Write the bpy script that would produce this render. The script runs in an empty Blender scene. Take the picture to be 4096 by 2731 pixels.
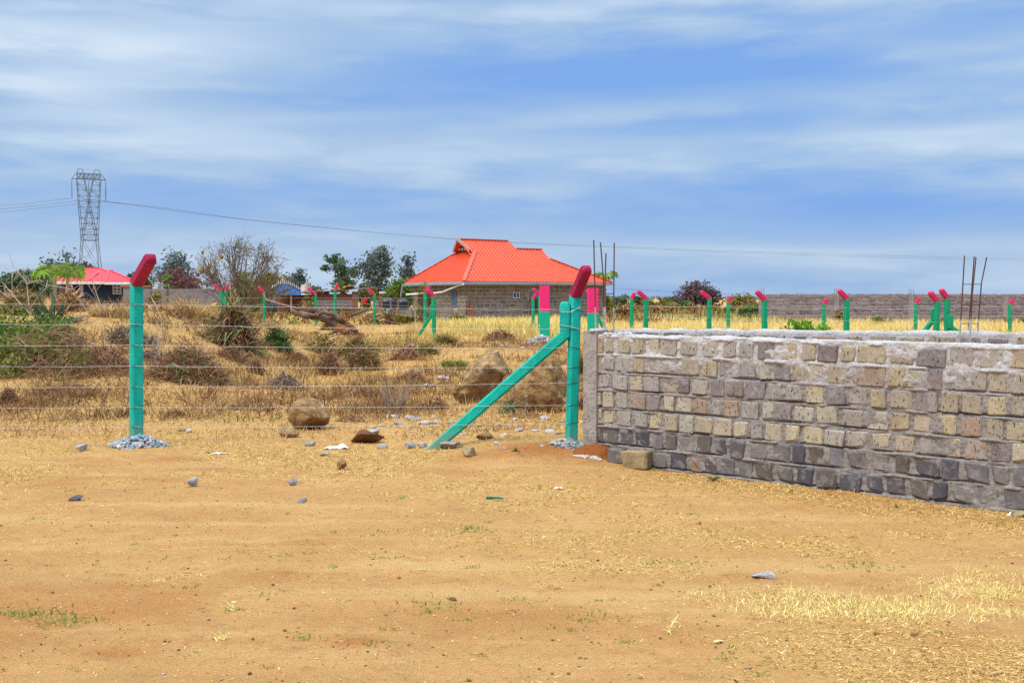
import bpy, math, random
import numpy as np
from mathutils import Vector, Matrix

random.seed(11)
RNG = np.random.default_rng(11)
SC = bpy.context.scene
COL = SC.collection
F = 4400.0          # focal length in photo pixels (photo 4096 x 2731)
EYE = 1.5
HOR = 1190.0        # horizon row

# ------------------------------------------------------------------ camera
cam_data = bpy.data.cameras.new('camera')
cam = bpy.data.objects.new('camera', cam_data)
COL.objects.link(cam)
PITCH = math.atan((1365.5 - HOR) / F)
cam.location = (0, 0, EYE)
cam.rotation_euler = (math.pi / 2 - PITCH, 0, 0)
cam_data.sensor_width = 36.0
cam_data.lens = 36.0 * F / 4096.0
cam_data.clip_start = 0.1
cam_data.clip_end = 20000
SC.camera = cam

# ------------------------------------------------------------------ exposure
SC.view_settings.view_transform = 'Standard'
SC.view_settings.look = 'None'
SC.view_settings.exposure = 1.2
SC.view_settings.gamma = 1.0
SC.view_settings.use_curve_mapping = False
try:
    SC.cycles.use_denoising = False
    SC.cycles.max_bounces = 6
    SC.cycles.diffuse_bounces = 3
    SC.cycles.transparent_max_bounces = 8
except Exception:
    pass

# ------------------------------------------------------------------ node helper
class NT:
    def __init__(self, tree):
        self.t = tree; self.n = tree.nodes; self.l = tree.links
    def new(self, typ, **kw):
        nd = self.n.new(typ)
        for k, v in kw.items(): setattr(nd, k, v)
        return nd
    def put(self, sock, v):
        if v is None: return
        if isinstance(v, bpy.types.NodeSocket): self.l.new(v, sock)
        elif isinstance(v, (tuple, list)):
            if len(sock.default_value) == 4 and len(v) == 3: v = tuple(v) + (1.0,)
            sock.default_value = v
        else: sock.default_value = v
    def math(self, op, a, b=None, c=None, clamp=False):
        nd = self.new('ShaderNodeMath', operation=op, use_clamp=clamp)
        self.put(nd.inputs[0], a); self.put(nd.inputs[1], b)
        if c is not None: self.put(nd.inputs[2], c)
        return nd.outputs[0]
    def mix(self, f, a, b, blend='MIX'):
        nd = self.new('ShaderNodeMix', data_type='RGBA', blend_type=blend)
        nd.clamp_factor = True
        self.put(nd.inputs[0], f); self.put(nd.inputs[6], a); self.put(nd.inputs[7], b)
        return nd.outputs[2]
    def noise(self, vec, scale, detail=3, rough=0.55, dist=0.0):
        nd = self.new('ShaderNodeTexNoise')
        self.put(nd.inputs['Vector'], vec)
        nd.inputs['Scale'].default_value = scale; nd.inputs['Detail'].default_value = detail
        nd.inputs['Roughness'].default_value = rough; nd.inputs['Distortion'].default_value = dist
        return nd.outputs['Fac']
    def mapping(self, vec, scale=(1, 1, 1), rot=(0, 0, 0)):
        nd = self.new('ShaderNodeMapping')
        self.put(nd.inputs['Vector'], vec)
        nd.inputs['Scale'].default_value = scale; nd.inputs['Rotation'].default_value = rot
        return nd.outputs[0]
    def ramp(self, f, stops, interp='LINEAR'):
        nd = self.new('ShaderNodeValToRGB')
        cr = nd.color_ramp; cr.interpolation = interp
        while len(cr.elements) < len(stops): cr.elements.new(0.5)
        for e, (p, c) in zip(cr.elements, stops):
            e.position = p
            e.color = (c, c, c, 1) if isinstance(c, (int, float)) else (*c[:3], 1)
        self.put(nd.inputs[0], f)
        return nd.outputs[0]
    def sstep(self, x, a, b):
        nd = self.new('ShaderNodeMapRange', interpolation_type='SMOOTHSTEP')
        self.put(nd.inputs[0], x)
        nd.inputs[1].default_value = a; nd.inputs[2].default_value = b
        return nd.outputs[0]

# ------------------------------------------------------------------ world: overcast sky
SUN_TO = Vector((-0.55, -0.55, 1.05)).normalized()
world = bpy.data.worlds.new('World')
SC.world = world
world.use_nodes = True
wt = NT(world.node_tree)
world.node_tree.nodes.clear()
geo = wt.new('ShaderNodeTexCoord')
sep = wt.new('ShaderNodeSeparateXYZ'); wt.l.new(geo.outputs['Generated'], sep.inputs[0])
dx, dy, dz = sep.outputs[0], sep.outputs[1], sep.outputs[2]
el = wt.math('ARCSINE', dz)
az = wt.math('ARCTAN2', dx, dy)
elp = wt.math('MAXIMUM', dz, 0.0)
den = wt.math('ADD', elp, 0.10)
cmb = wt.new('ShaderNodeCombineXYZ')
wt.l.new(wt.math('DIVIDE', dx, den), cmb.inputs[0]); wt.l.new(wt.math('DIVIDE', dy, den), cmb.inputs[1])
plane = cmb.outputs[0]
cm2 = wt.new('ShaderNodeCombineXYZ')
wt.l.new(wt.math('MULTIPLY', az, 3.0), cm2.inputs[0]); wt.l.new(wt.math('MULTIPLY', el, 12.5), cm2.inputs[1])
skyuv = cm2.outputs[0]
n_big = wt.noise(plane, 0.75, 4, 0.5, 0.2)
n_band = wt.noise(skyuv, 1.25, 5, 0.5, 0.25)
n_fine = wt.noise(wt.mapping(skyuv, (1.0, 1.5, 1), (0, 0, 0.03)), 2.6, 6, 0.52, 0.3)
f = wt.math('MULTIPLY_ADD', wt.math('SUBTRACT', n_band, 0.5), 0.75, 0.43)
f = wt.math('MULTIPLY_ADD', wt.math('SUBTRACT', n_big, 0.5), 0.15, f)
f = wt.math('MULTIPLY_ADD', wt.math('SUBTRACT', n_fine, 0.5), 0.62, f)
# cloud banks and blue gaps at their bearings (azimuth, elevation)
wob = wt.math('MULTIPLY_ADD', wt.math('SUBTRACT', n_fine, 0.5), 0.05, wt.math('MULTIPLY', wt.math('SUBTRACT', n_band, 0.5), 0.10))
azw = wt.math('ADD', az, wt.math('MULTIPLY', wob, 3.0)); elw = wt.math('ADD', el, wt.math('MULTIPLY', wob, 0.55))
BANKS = [(550, 260, 700, 100, .40), (250, 400, 420, 60, .22), (600, 40, 520, 55, .28), (2900, 70, 900, 60, .26),
         (3850, 590, 650, 80, .20), (2600, 655, 260, 38, .12), (1400, 640, 1300, 90, .14), (500, 560, 600, 100, .18),
         (2500, 320, 1200, 85, -.55), (1450, 425, 560, 34, -.22), (350, 130, 300, 22, -.10), (4000, 170, 500, 75, -.22),
         (2600, 790, 1400, 80, -.12), (3900, 500, 500, 40, -.22), (2700, 545, 500, 30, -.18), (3400, 880, 1000, 80, -.26), (2100, 1120, 3000, 90, .14),
         (1100, 850, 900, 70, -.12), (2200, 1010, 2600, 55, .10), (2200, 1150, 2600, 50, -.04), (750, 740, 420, 32, .12), (1900, 760, 500, 26, .10), (3100, 700, 420, 24, .10), (1250, 930, 500, 22, .10), (3000, 1000, 700, 22, .08)]
for (bx, by, sx, sy, amp) in BANKS:
    a0 = math.atan((bx - 2048) / F); e0 = (HOR - by) / F
    u = wt.math('MULTIPLY', wt.math('SUBTRACT', azw, a0), F / sx)
    v = wt.math('MULTIPLY', wt.math('SUBTRACT', elw, e0), F / sy)
    q = wt.math('MULTIPLY_ADD', u, u, wt.math('MULTIPLY', v, v))
    g = wt.math('POWER', 2.718, wt.math('MULTIPLY', q, -1.0))
    f = wt.math('MULTIPLY_ADD', g, amp, f)
thick = wt.math('MULTIPLY', wt.sstep(el, 0.30, 1.1), 0.45)      # thinner, whiter cloud overhead
f = wt.math('ADD', f, thick)
cloud = wt.ramp(f, [(0.0, (0.090, 0.180, 0.375)), (0.30, (0.130, 0.214, 0.365)), (0.50, (0.182, 0.255, 0.362)), (0.75, (0.262, 0.325, 0.405)), (1.0, (0.37, 0.400, 0.445))])
lum = wt.math('MULTIPLY_ADD', wt.sstep(el, 0.28, 1.2), 2.2, 1.0)
bg_c = wt.new('ShaderNodeBackground'); wt.put(bg_c.inputs[0], cloud); wt.put(bg_c.inputs[1], lum)
sky = wt.new('ShaderNodeTexSky', sky_type='NISHITA')
sky.sun_disc = False
sky.sun_elevation = math.asin(SUN_TO.z)
sky.sun_rotation = math.atan2(SUN_TO.x, SUN_TO.y)
sky.air_density = 1.2; sky.dust_density = 2.0
bg_s = wt.new('ShaderNodeBackground'); wt.l.new(sky.outputs[0], bg_s.inputs[0]); bg_s.inputs[1].default_value = 0.05
mixw = wt.new('ShaderNodeMixShader'); mixw.inputs[0].default_value = 0.9
wt.l.new(bg_s.outputs[0], mixw.inputs[1]); wt.l.new(bg_c.outputs[0], mixw.inputs[2])
wo = wt.new('ShaderNodeOutputWorld'); wt.l.new(mixw.outputs[0], wo.inputs[0])

# ------------------------------------------------------------------ sun behind thin cloud
sun_d = bpy.data.lights.new('sun', 'SUN')
sun_d.energy = 1.35; sun_d.angle = math.radians(24); sun_d.color = (1.0, 0.90, 0.74)
sun = bpy.data.objects.new('sun', sun_d); COL.objects.link(sun)
sun.rotation_euler = SUN_TO.to_track_quat('Z', 'Y').to_euler()

# ------------------------------------------------------------------ noise and ground height
def _h(ix, iy, seed):
    n = (ix.astype(np.int64) * 374761393 + iy.astype(np.int64) * 668265263 + seed * 1274126177) & 0x7fffffff
    n = ((n ^ (n >> 13)) * 1274126177) & 0x7fffffff
    n = n ^ (n >> 16)
    return (n & 0xffff) / 65535.0
def vnoise(x, y, seed=0):
    x = np.asarray(x, float); y = np.asarray(y, float)
    ix = np.floor(x); iy = np.floor(y); fx = x - ix; fy = y - iy
    fx = fx * fx * (3 - 2 * fx); fy = fy * fy * (3 - 2 * fy)
    a = _h(ix, iy, seed); b = _h(ix + 1, iy, seed); c = _h(ix, iy + 1, seed); d = _h(ix + 1, iy + 1, seed)
    return (a * (1 - fx) + b * fx) * (1 - fy) + (c * (1 - fx) + d * fx) * fy
def fbm(x, y, seed=0, oct=4):
    s = 0; a = 0.5; t = 0
    for o in range(oct):
        s = s + a * vnoise(np.asarray(x) * 2 ** o, np.asarray(y) * 2 ** o, seed + o * 17); t += a; a *= 0.5
    return s / t
def ss(x, a, b):
    t = np.clip((np.asarray(x, float) - a) / (b - a), 0, 1)
    return t * t * (3 - 2 * t)
WA = np.array([0.737, 10.07]); WD = np.array([0.7545, -0.6563])     # near wall: corner and direction
def H(X, Y):
    X = np.asarray(X, float); Y = np.asarray(Y, float)
    z = (fbm(X * 0.9, Y * 0.9, 3, 3) - 0.5) * 0.05 * ss(Y, 1, 4)
    z = z + (fbm(X * 3.1, Y * 3.1, 5, 3) - 0.5) * 0.035 * (1 - ss(Y, 25, 50))
    z = z + (fbm(X * 0.12, Y * 0.12, 9, 2) - 0.5) * 0.35 * ss(Y, 30, 90)
    # earth mound behind the fence
    front = ss(Y, 12.6, 21.5)
    back = 1 - ss(Y, 25, 44)
    side = 1 - ss(X + 0.10 * (Y - 22), -7.6, -3.2)
    z = z + 1.30 * front * back * side * (0.86 + 0.3 * fbm(X * 0.35, Y * 0.35, 21, 3))
    z = z + 0.22 * (1 - ss(np.hypot(X - 0.3, (Y - 10.9) * 0.8), 0.2, 1.6)) * (1 - 0.0 * X) * 0.6
    z = z + 0.35 * ss(Y, 17, 22) * (1 - ss(Y, 26, 36)) * (1 - ss(np.abs(X + 0.5), 1.5, 5)) * fbm(X * .5, Y * .5, 31, 2)
    return z
def ray(px, py):
    cx = (px - 2048.0) / F; cy = -(py - 1365.5) / F
    cp, sp = math.cos(PITCH), math.sin(PITCH)
    return Vector((cx, cp + cy * sp, -sp + cy * cp))
def at(px, py, Y):
    d = ray(px, py); t = Y / d.y
    return Vector((d.x * t, Y, EYE + d.z * t))
def gp(px, py, y0=2.5):
    d = ray(px, py); d = d / d.y
    Y = np.concatenate([np.arange(y0, 40, 0.02), np.arange(40, 400, 0.15)])
    diff = EYE + d.z * Y - H(d.x * Y, Y)
    i = np.argmax(diff < 0)
    if not diff[i] < 0: i = len(Y) - 1
    Yv = float(Y[i]); X = d.x * Yv
    return Vector((X, Yv, float(H(X, Yv))))
def gz(x, y): return float(H(x, y))
def ppm(Y): return F / Y          # photo pixels per metre at depth Y

# ------------------------------------------------------------------ objects
def mesh_np(name, V, Fc, mat=None, tint=None, smooth=False, vcols=None):
    """V (N,3); Fc (M,k) array, or a list of arrays with their own k"""
    me = bpy.data.meshes.new(name)
    V = np.asarray(V, np.float32)
    fl = Fc if isinstance(Fc, list) else [Fc]
    fl = [np.asarray(a, np.int32) for a in fl if len(a)]
    me.vertices.add(len(V)); me.vertices.foreach_set('co', V.ravel())
    loops = np.concatenate([a.ravel() for a in fl]); cnt = np.concatenate([np.full(len(a), a.shape[1], np.int32) for a in fl])
    me.loops.add(len(loops)); me.loops.foreach_set('vertex_index', loops)
    me.polygons.add(len(cnt)); st = np.zeros(len(cnt), np.int32); st[1:] = np.cumsum(cnt)[:-1]
    me.polygons.foreach_set('loop_start', st)
    try: me.polygons.foreach_set('loop_total', cnt)
    except Exception: pass
    if smooth: me.polygons.foreach_set('use_smooth', np.ones(len(cnt), bool))
    me.update(calc_edges=True)
    if tint is not None:
        at_ = me.attributes.new('tint', 'FLOAT', 'POINT'); at_.data.foreach_set('value', np.asarray(tint, np.float32))
    if vcols:
        for k, arr in vcols.items():
            at_ = me.attributes.new(k, 'FLOAT', 'POINT'); at_.data.foreach_set('value', np.asarray(arr, np.float32))
    if mat: me.materials.append(mat)
    return me
def wloc(o):
    v = Vector((0, 0, 0))
    while o is not None: v += o.location; o = o.parent
    return v
def ob(name, me, parent=None, loc=None):
    """mesh vertices are in world metres; the object's origin goes to loc (or its parent's)"""
    o = bpy.data.objects.new(name, me); COL.objects.link(o)
    if parent is not None:
        o.parent = parent
        if me is not None and loc is None: me.transform(Matrix.Translation(-wloc(parent)))
        if loc is not None:
            me.transform(Matrix.Translation(-Vector(loc))); o.location = Vector(loc) - wloc(parent)
    elif loc is not None:
        me.transform(Matrix.Translation(-Vector(loc))); o.location = Vector(loc)
    return o
def tag(o, label, cat, group=None, kind=None):
    o['label'] = label; o['category'] = cat
    if group: o['group'] = group
    if kind: o['kind'] = kind
    return o
def thing(name, label, cat, loc, group=None):
    o = bpy.data.objects.new(name, None); COL.objects.link(o); o.location = loc
    o.empty_display_size = 0.2
    return tag(o, label, cat, group)

class Acc:
    """collects world-space geometry for one mesh"""
    def __init__(self): self.V = []; self.Q = []; self.T = []; self.N = []; self.n = 0; self.tint = []
    def add(self, V, Q=None, T=None, N=None, tint=0.5):
        V = [tuple(v) for v in V]
        if Q: self.Q += [tuple(i + self.n for i in q) for q in Q]
        if T: self.T += [tuple(i + self.n for i in q) for q in T]
        if N: self.N += [tuple(i + self.n for i in q) for q in N]
        self.V += V; self.n += len(V); self.tint += [tint] * len(V)
    def tube(self, pts, rad, sides=5, cap=True, tint=0.5, phase=0.0, squash=1.0):
        pts = [Vector(p) for p in pts]
        if not isinstance(rad, (list, tuple)): rad = [rad] * len(pts)
        V = []; Q = []; N = []
        up = None
        for i, p in enumerate(pts):
            d = (pts[min(i + 1, len(pts) - 1)] - pts[max(i - 1, 0)])
            if d.length < 1e-9: d = Vector((0, 0, 1))
            d.normalize()
            if up is None:
                up = Vector((0, 0, 1)) if abs(d.z) < 0.9 else Vector((0, -1, 0))
            a = d.cross(up)
            if a.length < 1e-6: a = d.orthogonal()
            a.normalize(); b = a.cross(d); up = b
            for k in range(sides):
                t = 2 * math.pi * k / sides + phase
                V.append(p + a * (math.cos(t) * rad[i]) + b * (math.sin(t) * rad[i] * squash))
        for i in range(len(pts) - 1):
            for k in range(sides):
                k2 = (k + 1) % sides
                Q.append((i * sides + k, i * sides + k2, (i + 1) * sides + k2, (i + 1) * sides + k))
        if cap:
            N = [tuple(range(sides - 1, -1, -1)), tuple(range((len(pts) - 1) * sides, len(pts) * sides))]
        self.add(V, Q, None, N, tint)
    def box(self, c, ex, ey, ez, tint=0.5):
        """centre and three half-axis vectors"""
        c = Vector(c); V = []
        for sz in (-1, 1):
            for sy in (-1, 1):
                for sx in (-1, 1): V.append(c + ex * sx + ey * sy + ez * sz)
        self.add(V, [(0, 2, 3, 1), (4, 5, 7, 6), (0, 1, 5, 4), (2, 6, 7, 3), (0, 4, 6, 2), (1, 3, 7, 5)], tint=tint)
    def bar(self, a, b, w, d=None, tint=0.5):
        a = Vector(a); b = Vector(b); d = d or w
        x = (b - a); L = x.length; x.normalize()
        y = Vector((0, 0, 1)).cross(x)
        if y.length < 1e-4: y = Vector((1, 0, 0))
        y.normalize(); z = x.cross(y)
        self.box((a + b) / 2, x * L / 2, y * w / 2, z * d / 2, tint)
    def poly(self, pts, thick=None, nrm=None):
        """flat polygon, extruded by thick along -nrm"""
        pts = [Vector(p) for p in pts]; n = len(pts)
        if thick is None: self.add(pts, N=[tuple(range(n))]); return
        nrm = nrm or (pts[1] - pts[0]).cross(pts[2] - pts[0]).normalized()
        V = pts + [p - nrm * thick for p in pts]
        self.add(V, [(i, i + n, (i + 1) % n + n, (i + 1) % n) for i in range(n)], None, [tuple(range(n)), tuple(range(2 * n - 1, n - 1, -1))])
    def mesh(self, name, mat, smooth=False):
        me = bpy.data.meshes.new(name)
        me.from_pydata([tuple(v) for v in self.V], [], self.Q + self.T + self.N)
        at_ = me.attributes.new('tint', 'FLOAT', 'POINT'); at_.data.foreach_set('value', np.asarray(self.tint, np.float32))
        if mat: me.materials.append(mat)
        if smooth: me.polygons.foreach_set('use_smooth', np.ones(len(me.polygons), bool))
        me.update()
        return me
    def obj(self, name, mat, parent=None, loc=None, smooth=False):
        return ob(name, self.mesh(name, mat, smooth), parent, loc)

# ------------------------------------------------------------------ materials
def newmat(name):
    m = bpy.data.materials.new(name); m.use_nodes = True
    t = NT(m.node_tree); b = t.n['Principled BSDF']
    return m, t, b
def bump(t, b, h, strength=0.5, dist=0.01):
    nd = t.new('ShaderNodeBump'); nd.inputs['Strength'].default_value = strength; nd.inputs['Distance'].default_value = dist
    t.put(nd.inputs['Height'], h); t.l.new(nd.outputs[0], b.inputs['Normal'])
def M(name, c1, c2, scale=8.0, rough=0.85, bs=0.3, bd=0.01, bscale=None, spec=0.3, detail=5, speck=None, stretch=(1, 1, 1), metal=0.0, rand=0.0):
    m, t, b = newmat(name)
    pos = t.mapping(t.new('ShaderNodeNewGeometry').outputs['Position'], stretch)
    n = t.noise(pos, scale, detail, 0.6)
    col = t.ramp(n, [(0.3, c1), (0.7, c2)])
    if speck:
        n2 = t.noise(pos, speck[0], 4, 0.65)
        col = t.mix(t.sstep(n2, speck[1], speck[1] + 0.06), col, speck[2])
    if rand:
        r = t.new('ShaderNodeObjectInfo').outputs['Random']
        k = t.math('MULTIPLY_ADD', r, 2 * rand, 1 - rand)
        cc = t.new('ShaderNodeCombineXYZ')
        for i in range(3): t.l.new(k, cc.inputs[i])
        col = t.mix(1.0, col, cc.outputs[0], 'MULTIPLY')
    t.put(b.inputs['Base Color'], col)
    b.inputs['Roughness'].default_value = rough; b.inputs['Metallic'].default_value = metal
    b.inputs['Specular IOR Level'].default_value = spec
    if bs: bump(t, b, t.noise(pos, bscale or scale * 3, 5, 0.65), bs, bd)
    return m
def MT(name, stops, rough=0.9, spec=0.1, trans=0.0):
    """colour from the 'tint' attribute of each blade, leaf or twig"""
    m, t, b = newmat(name)
    a = t.new('ShaderNodeAttribute', attribute_name='tint')
    col = t.ramp(a.outputs['Fac'], stops)
    t.put(b.inputs['Base Color'], col)
    b.inputs['Roughness'].default_value = rough; b.inputs['Specular IOR Level'].default_value = spec
    if trans:
        tr = t.new('ShaderNodeBsdfTranslucent'); t.put(tr.inputs[0], col)
        mx = t.new('ShaderNodeMixShader'); mx.inputs[0].default_value = trans
        out = [n for n in t.n if n.type == 'OUTPUT_MATERIAL'][0]
        t.l.new(b.outputs[0], mx.inputs[1]); t.l.new(tr.outputs[0], mx.inputs[2]); t.l.new(mx.outputs[0], out.inputs[0])
    return m
# ================================================================== GROUND
def ell(X, Y, px, py, wx, wy):
    """soft ellipse on the ground whose centre and half-size are taken from the photo"""
    c = gp(px, py); e = gp(px, py - wy); s = wx / ppm(c.y); d = abs(e.y - c.y) + 0.05
    return np.exp(-(((X - c.x) / s) ** 2 + ((Y - c.y) / d) ** 2))
def straw_mask(X, Y):
    a = fbm(X * 0.55, Y * 1.3, 41, 4); b = fbm(X * 2.2, Y * 3.6, 43, 3)
    s = 0.50 + (a - 0.5) * 1.7 + (b - 0.5) * 0.9
    s = s + 0.30 * ss(Y, 8.2, 9.6) * (1 - 0.35 * ss(X, -1.0, 0.6))
    s = s - 0.55 * ell(X, Y, 900, 2180, 1300, 190)
    s = s - 0.45 * ell(X, Y, 3300, 2090, 900, 55) - 0.35 * ell(X, Y, 2300, 1885, 500, 45)
    s = s - 0.35 * ell(X, Y, 1300, 2560, 1500, 90) - 0.35 * ell(X, Y, 500, 1900, 420, 40)
    s = s - 0.30 * ell(X, Y, 1700, 2290, 700, 60)
    s = s + 0.22 * ell(X, Y, 2600, 2330, 620, 110) + 0.18 * ell(X, Y, 3550, 2430, 700, 55)
    w = (X - WA[0]) * WD[1] - (Y - WA[1]) * WD[0]          # distance in front of the wall
    s = s + 0.55 * np.exp(-((w - 0.30) / 0.35) ** 2) * ss(X, 1.2, 2.2)
    s = s - 0.7 * ell(X, Y, 2130, 1790, 260, 30) - 0.5 * ell(X, Y, 700, 1835, 130, 18)
    s = s + 0.35 * ell(X, Y, 300, 2440, 420, 45) + 0.08 * ell(X, Y, 3600, 2660, 900, 60) + .2 * ell(X, Y, 1500, 1990, 500, 50)
    return np.clip(s, 0, 1)
def red_mask(X, Y):
    r = 0.55 * ss(fbm(X * 0.8, Y * 1.6, 61, 4), 0.55, 0.8)
    r = r + 0.55 * ss(Y, 12.5, 15) * (1 - ss(Y, 34, 42)) * ss(fbm(X * .5, Y * .35, 67, 4), .46, .62)
    for (px, py, wx, wy, k) in [(3640, 2540, 170, 14, 1.0), (3900, 2565, 160, 14, .9), (470, 2615, 190, 8, .9), (2200, 1790, 230, 28, 1.0), (700, 1835, 110, 16, .7),
                                (2750, 2560, 200, 10, .5), (1400, 2565, 90, 10, .7), (2150, 2178, 60, 6, .6), (1200, 1325, 260, 30, .6), (560, 1310, 240, 40, .5)]:
        r = r + k * ell(X, Y, px, py, wx, wy) * (0.6 + 0.6 * fbm(X * 5, Y * 5, 63, 3))
    return np.clip(r, 0, 1)
rows = [-80, -40, -18, -8, -3, 0]
y = 0.8
while y < 60: rows.append(y); y *= 1.0085
while y < 7000: rows.append(y); y *= 1.045
rows = np.array(rows); ns = 401
sv = np.linspace(-1, 1, ns); tv = np.sign(sv) * np.abs(sv) ** 1.6
GX = tv[None, :] * (np.abs(rows)[:, None] * 1.1 + 10); GY = np.repeat(rows[:, None], ns, 1)
GZ = H(GX, GY)
micro = (fbm(GX * 9, GY * 9, 71, 3) - 0.5) * 0.022 * (1 - ss(GY, 10, 20)) * (GY > 1)
straw_v = straw_mask(GX, GY); red_v = red_mask(GX, GY)
GZ = GZ + micro
nr = len(rows)
idx = np.arange(nr * ns).reshape(nr, ns)
quads = np.stack([idx[:-1, :-1].ravel(), idx[:-1, 1:].ravel(), idx[1:, 1:].ravel(), idx[1:, :-1].ravel()], 1)

m_soil, t, b = newmat('dry_soil')
pos = t.new('ShaderNodeNewGeometry').outputs['Position']
n1 = t.noise(pos, 1.1, 6, 0.6); n2 = t.noise(pos, 9.0, 6, 0.65); nT = t.noise(t.mapping(pos, (0.22, 3.2, 1), (0, 0, 0.04)), 1.0, 5, 0.6); n3 = t.noise(t.mapping(pos, (1, 2.4, 1), (0, 0, 0.2)), 45.0, 4, 0.7); n4 = t.noise(pos, 120.0, 3, 0.6)
soil = t.ramp(n1, [(0.30, (0.43, 0.225, 0.078)), (0.52, (0.50, 0.272, 0.098)), (0.72, (0.56, 0.328, 0.132))])
soil = t.mix(t.math('MULTIPLY', t.sstep(n2, 0.48, 0.70), 0.5), soil, (0.32, 0.15, 0.055))
soil = t.mix(t.math('MULTIPLY', t.sstep(n3, 0.56, 0.70), 0.55), soil, (0.54, 0.33, 0.15))
soil = t.mix(t.math('MULTIPLY', t.sstep(n4, 0.60, 0.70), 0.6), soil, (0.20, 0.10, 0.05))
soil = t.mix(t.math('MULTIPLY', t.sstep(nT, 0.50, 0.66), 0.6), soil, (0.43, 0.235, 0.085))
soil = t.mix(t.math('MULTIPLY', t.sstep(nT, 0.48, 0.34), 0.5), soil, (0.57, 0.37, 0.15))
red = t.new('ShaderNodeAttribute', attribute_name='red').outputs['Fac']
soil = t.mix(t.math('MULTIPLY', red, 0.85), soil, (0.34, 0.115, 0.028))
st_ = t.new('ShaderNodeAttribute', attribute_name='straw').outputs['Fac']
nf = t.noise(t.mapping(pos, (1.0, 2.2, 1), (0, 0, -0.3)), 22.0, 6, 0.75)
strawc = t.ramp(n3, [(0.3, (0.36, 0.20, 0.065)), (0.5, (0.50, 0.30, 0.095)), (0.68, (0.62, 0.42, 0.155))])
cover = t.sstep(t.math('ADD', t.math('MULTIPLY', st_, 0.75), t.math('MULTIPLY', nf, 0.75)), 0.62, 0.98)
col = t.mix(t.math('MULTIPLY', cover, 0.8), soil, strawc)
t.put(b.inputs['Base Color'], col); b.inputs['Roughness'].default_value = 0.95; b.inputs['Specular IOR Level'].default_value = 0.1
n5 = t.noise(t.mapping(pos, (1, 3.0, 1), (0, 0, 0.5)), 75.0, 5, 0.8)
col = t.mix(t.math('MULTIPLY', t.sstep(n5, 0.54, 0.64), 0.6), col, (0.66, 0.46, 0.20))
n6 = t.noise(t.mapping(pos, (1, 2.6, 1), (0, 0, -0.4)), 60.0, 5, 0.8)
col = t.mix(t.math('MULTIPLY', t.sstep(n6, 0.55, 0.65), 0.75), col, (0.16, 0.078, 0.032))
t.put(b.inputs['Base Color'], col)
hgt = t.math('ADD', t.math('MULTIPLY', n3, 0.6), t.math('ADD', n2, t.math('MULTIPLY', n4, 0.35)))
bump(t, b, hgt, 0.75, 0.035)
g = ob('ground', mesh_np('ground', np.stack([GX, GY, GZ], -1).reshape(-1, 3), quads, m_soil, None, True, {'straw': straw_v.ravel(), 'red': red_v.ravel()}))
tag(g, 'bare orange tan earth with straw litter, rising to a mound beyond the fence', 'ground', kind='structure')

# ------------------------------------------------------------------ ground cover
def blades(P, az, tilt, L, W, droop, tint):
    """each blade: 5 vertices, a quad and a tip triangle. tilt = angle from the ground (rad)"""
    n = len(P)
    d = np.stack([np.cos(az) * np.cos(tilt), np.sin(az) * np.cos(tilt), np.sin(tilt)], 1)
    sd = RNG.uniform(0, 2 * np.pi, n)
    s = np.stack([np.cos(sd), np.sin(sd), RNG.uniform(-.3, .3, n)], 1)
    s = s - d * (s * d).sum(1, keepdims=True); s /= np.linalg.norm(s, axis=1, keepdims=True) + 1e-9
    w = (W * 0.5)[:, None] * s
    mid = P + d * (L * 0.55)[:, None]
    tip = P + d * L[:, None]; tip[:, 2] -= droop * L
    tip[:, 0] += np.cos(az) * droop * L * .4; tip[:, 1] += np.sin(az) * droop * L * .4
    V = np.stack([P - w, P + w, mid + w * .8, mid - w * .8, tip], 1).reshape(-1, 3)
    k = np.arange(n)[:, None] * 5
    return V, [k + np.array([[0, 1, 2, 3]]), k + np.array([[3, 2, 4]])], np.repeat(tint, 5)
def frustum(n, y0, y1, pw=1.0, margin=1.6):
    u = RNG.random(n)
    if pw == 1.0: Y = y0 * (y1 / y0) ** u
    else: Y = (y0 ** (1 - pw) + u * (y1 ** (1 - pw) - y0 ** (1 - pw))) ** (1 / (1 - pw))
    X = RNG.uniform(-1, 1, n) * (0.475 * Y + margin)
    return X, Y
def behind_wall(X, Y):
    """inside the near enclosure or its footing: nothing is strewn there"""
    w = (X - WA[0]) * WD[1] - (Y - WA[1]) * WD[0]
    return (w < 0.03) & (X > 0.6) & (Y < 12.0)
m_straw = MT('straw_blades', [(0.0, (0.22, 0.105, 0.038)), (0.25, (0.42, 0.22, 0.075)), (0.6, (0.60, 0.37, 0.12)), (1.0, (0.82, 0.62, 0.30))])
X, Y = frustum(420000, 3.2, 16.5, 1.0, 1.4)
S = straw_mask(X, Y); keep = (RNG.random(len(X)) < np.clip((S - 0.42) * 1.7, 0.04, 1)) & ~behind_wall(X, Y)
X, Y, S = X[keep], Y[keep], S[keep]; n = len(X)
P = np.stack([X, Y, H(X, Y) + (fbm(X * 9, Y * 9, 71, 3) - 0.5) * 0.022 * (1 - ss(Y, 10, 20)) + 0.003], 1)
up = RNG.random(n) < 0.30
tilt = np.where(up, RNG.uniform(0.3, 1.3, n), RNG.uniform(0.0, 0.22, n))
L = np.where(up, RNG.uniform(0.012, 0.045, n), RNG.uniform(0.015, 0.06, n)) * (0.7 + 0.5 * S) * (0.62 + 0.38 * ss(Y, 5, 9))
W = RNG.uniform(0.0018, 0.0038, n) * (1 + Y * 0.05)
V, Fc, tt = blades(P, RNG.uniform(0, 2 * np.pi, n), tilt, L, W, np.where(up, 0.15, 0.0), np.clip(RNG.normal(0.55, 0.24, n), 0, 1))
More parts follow.
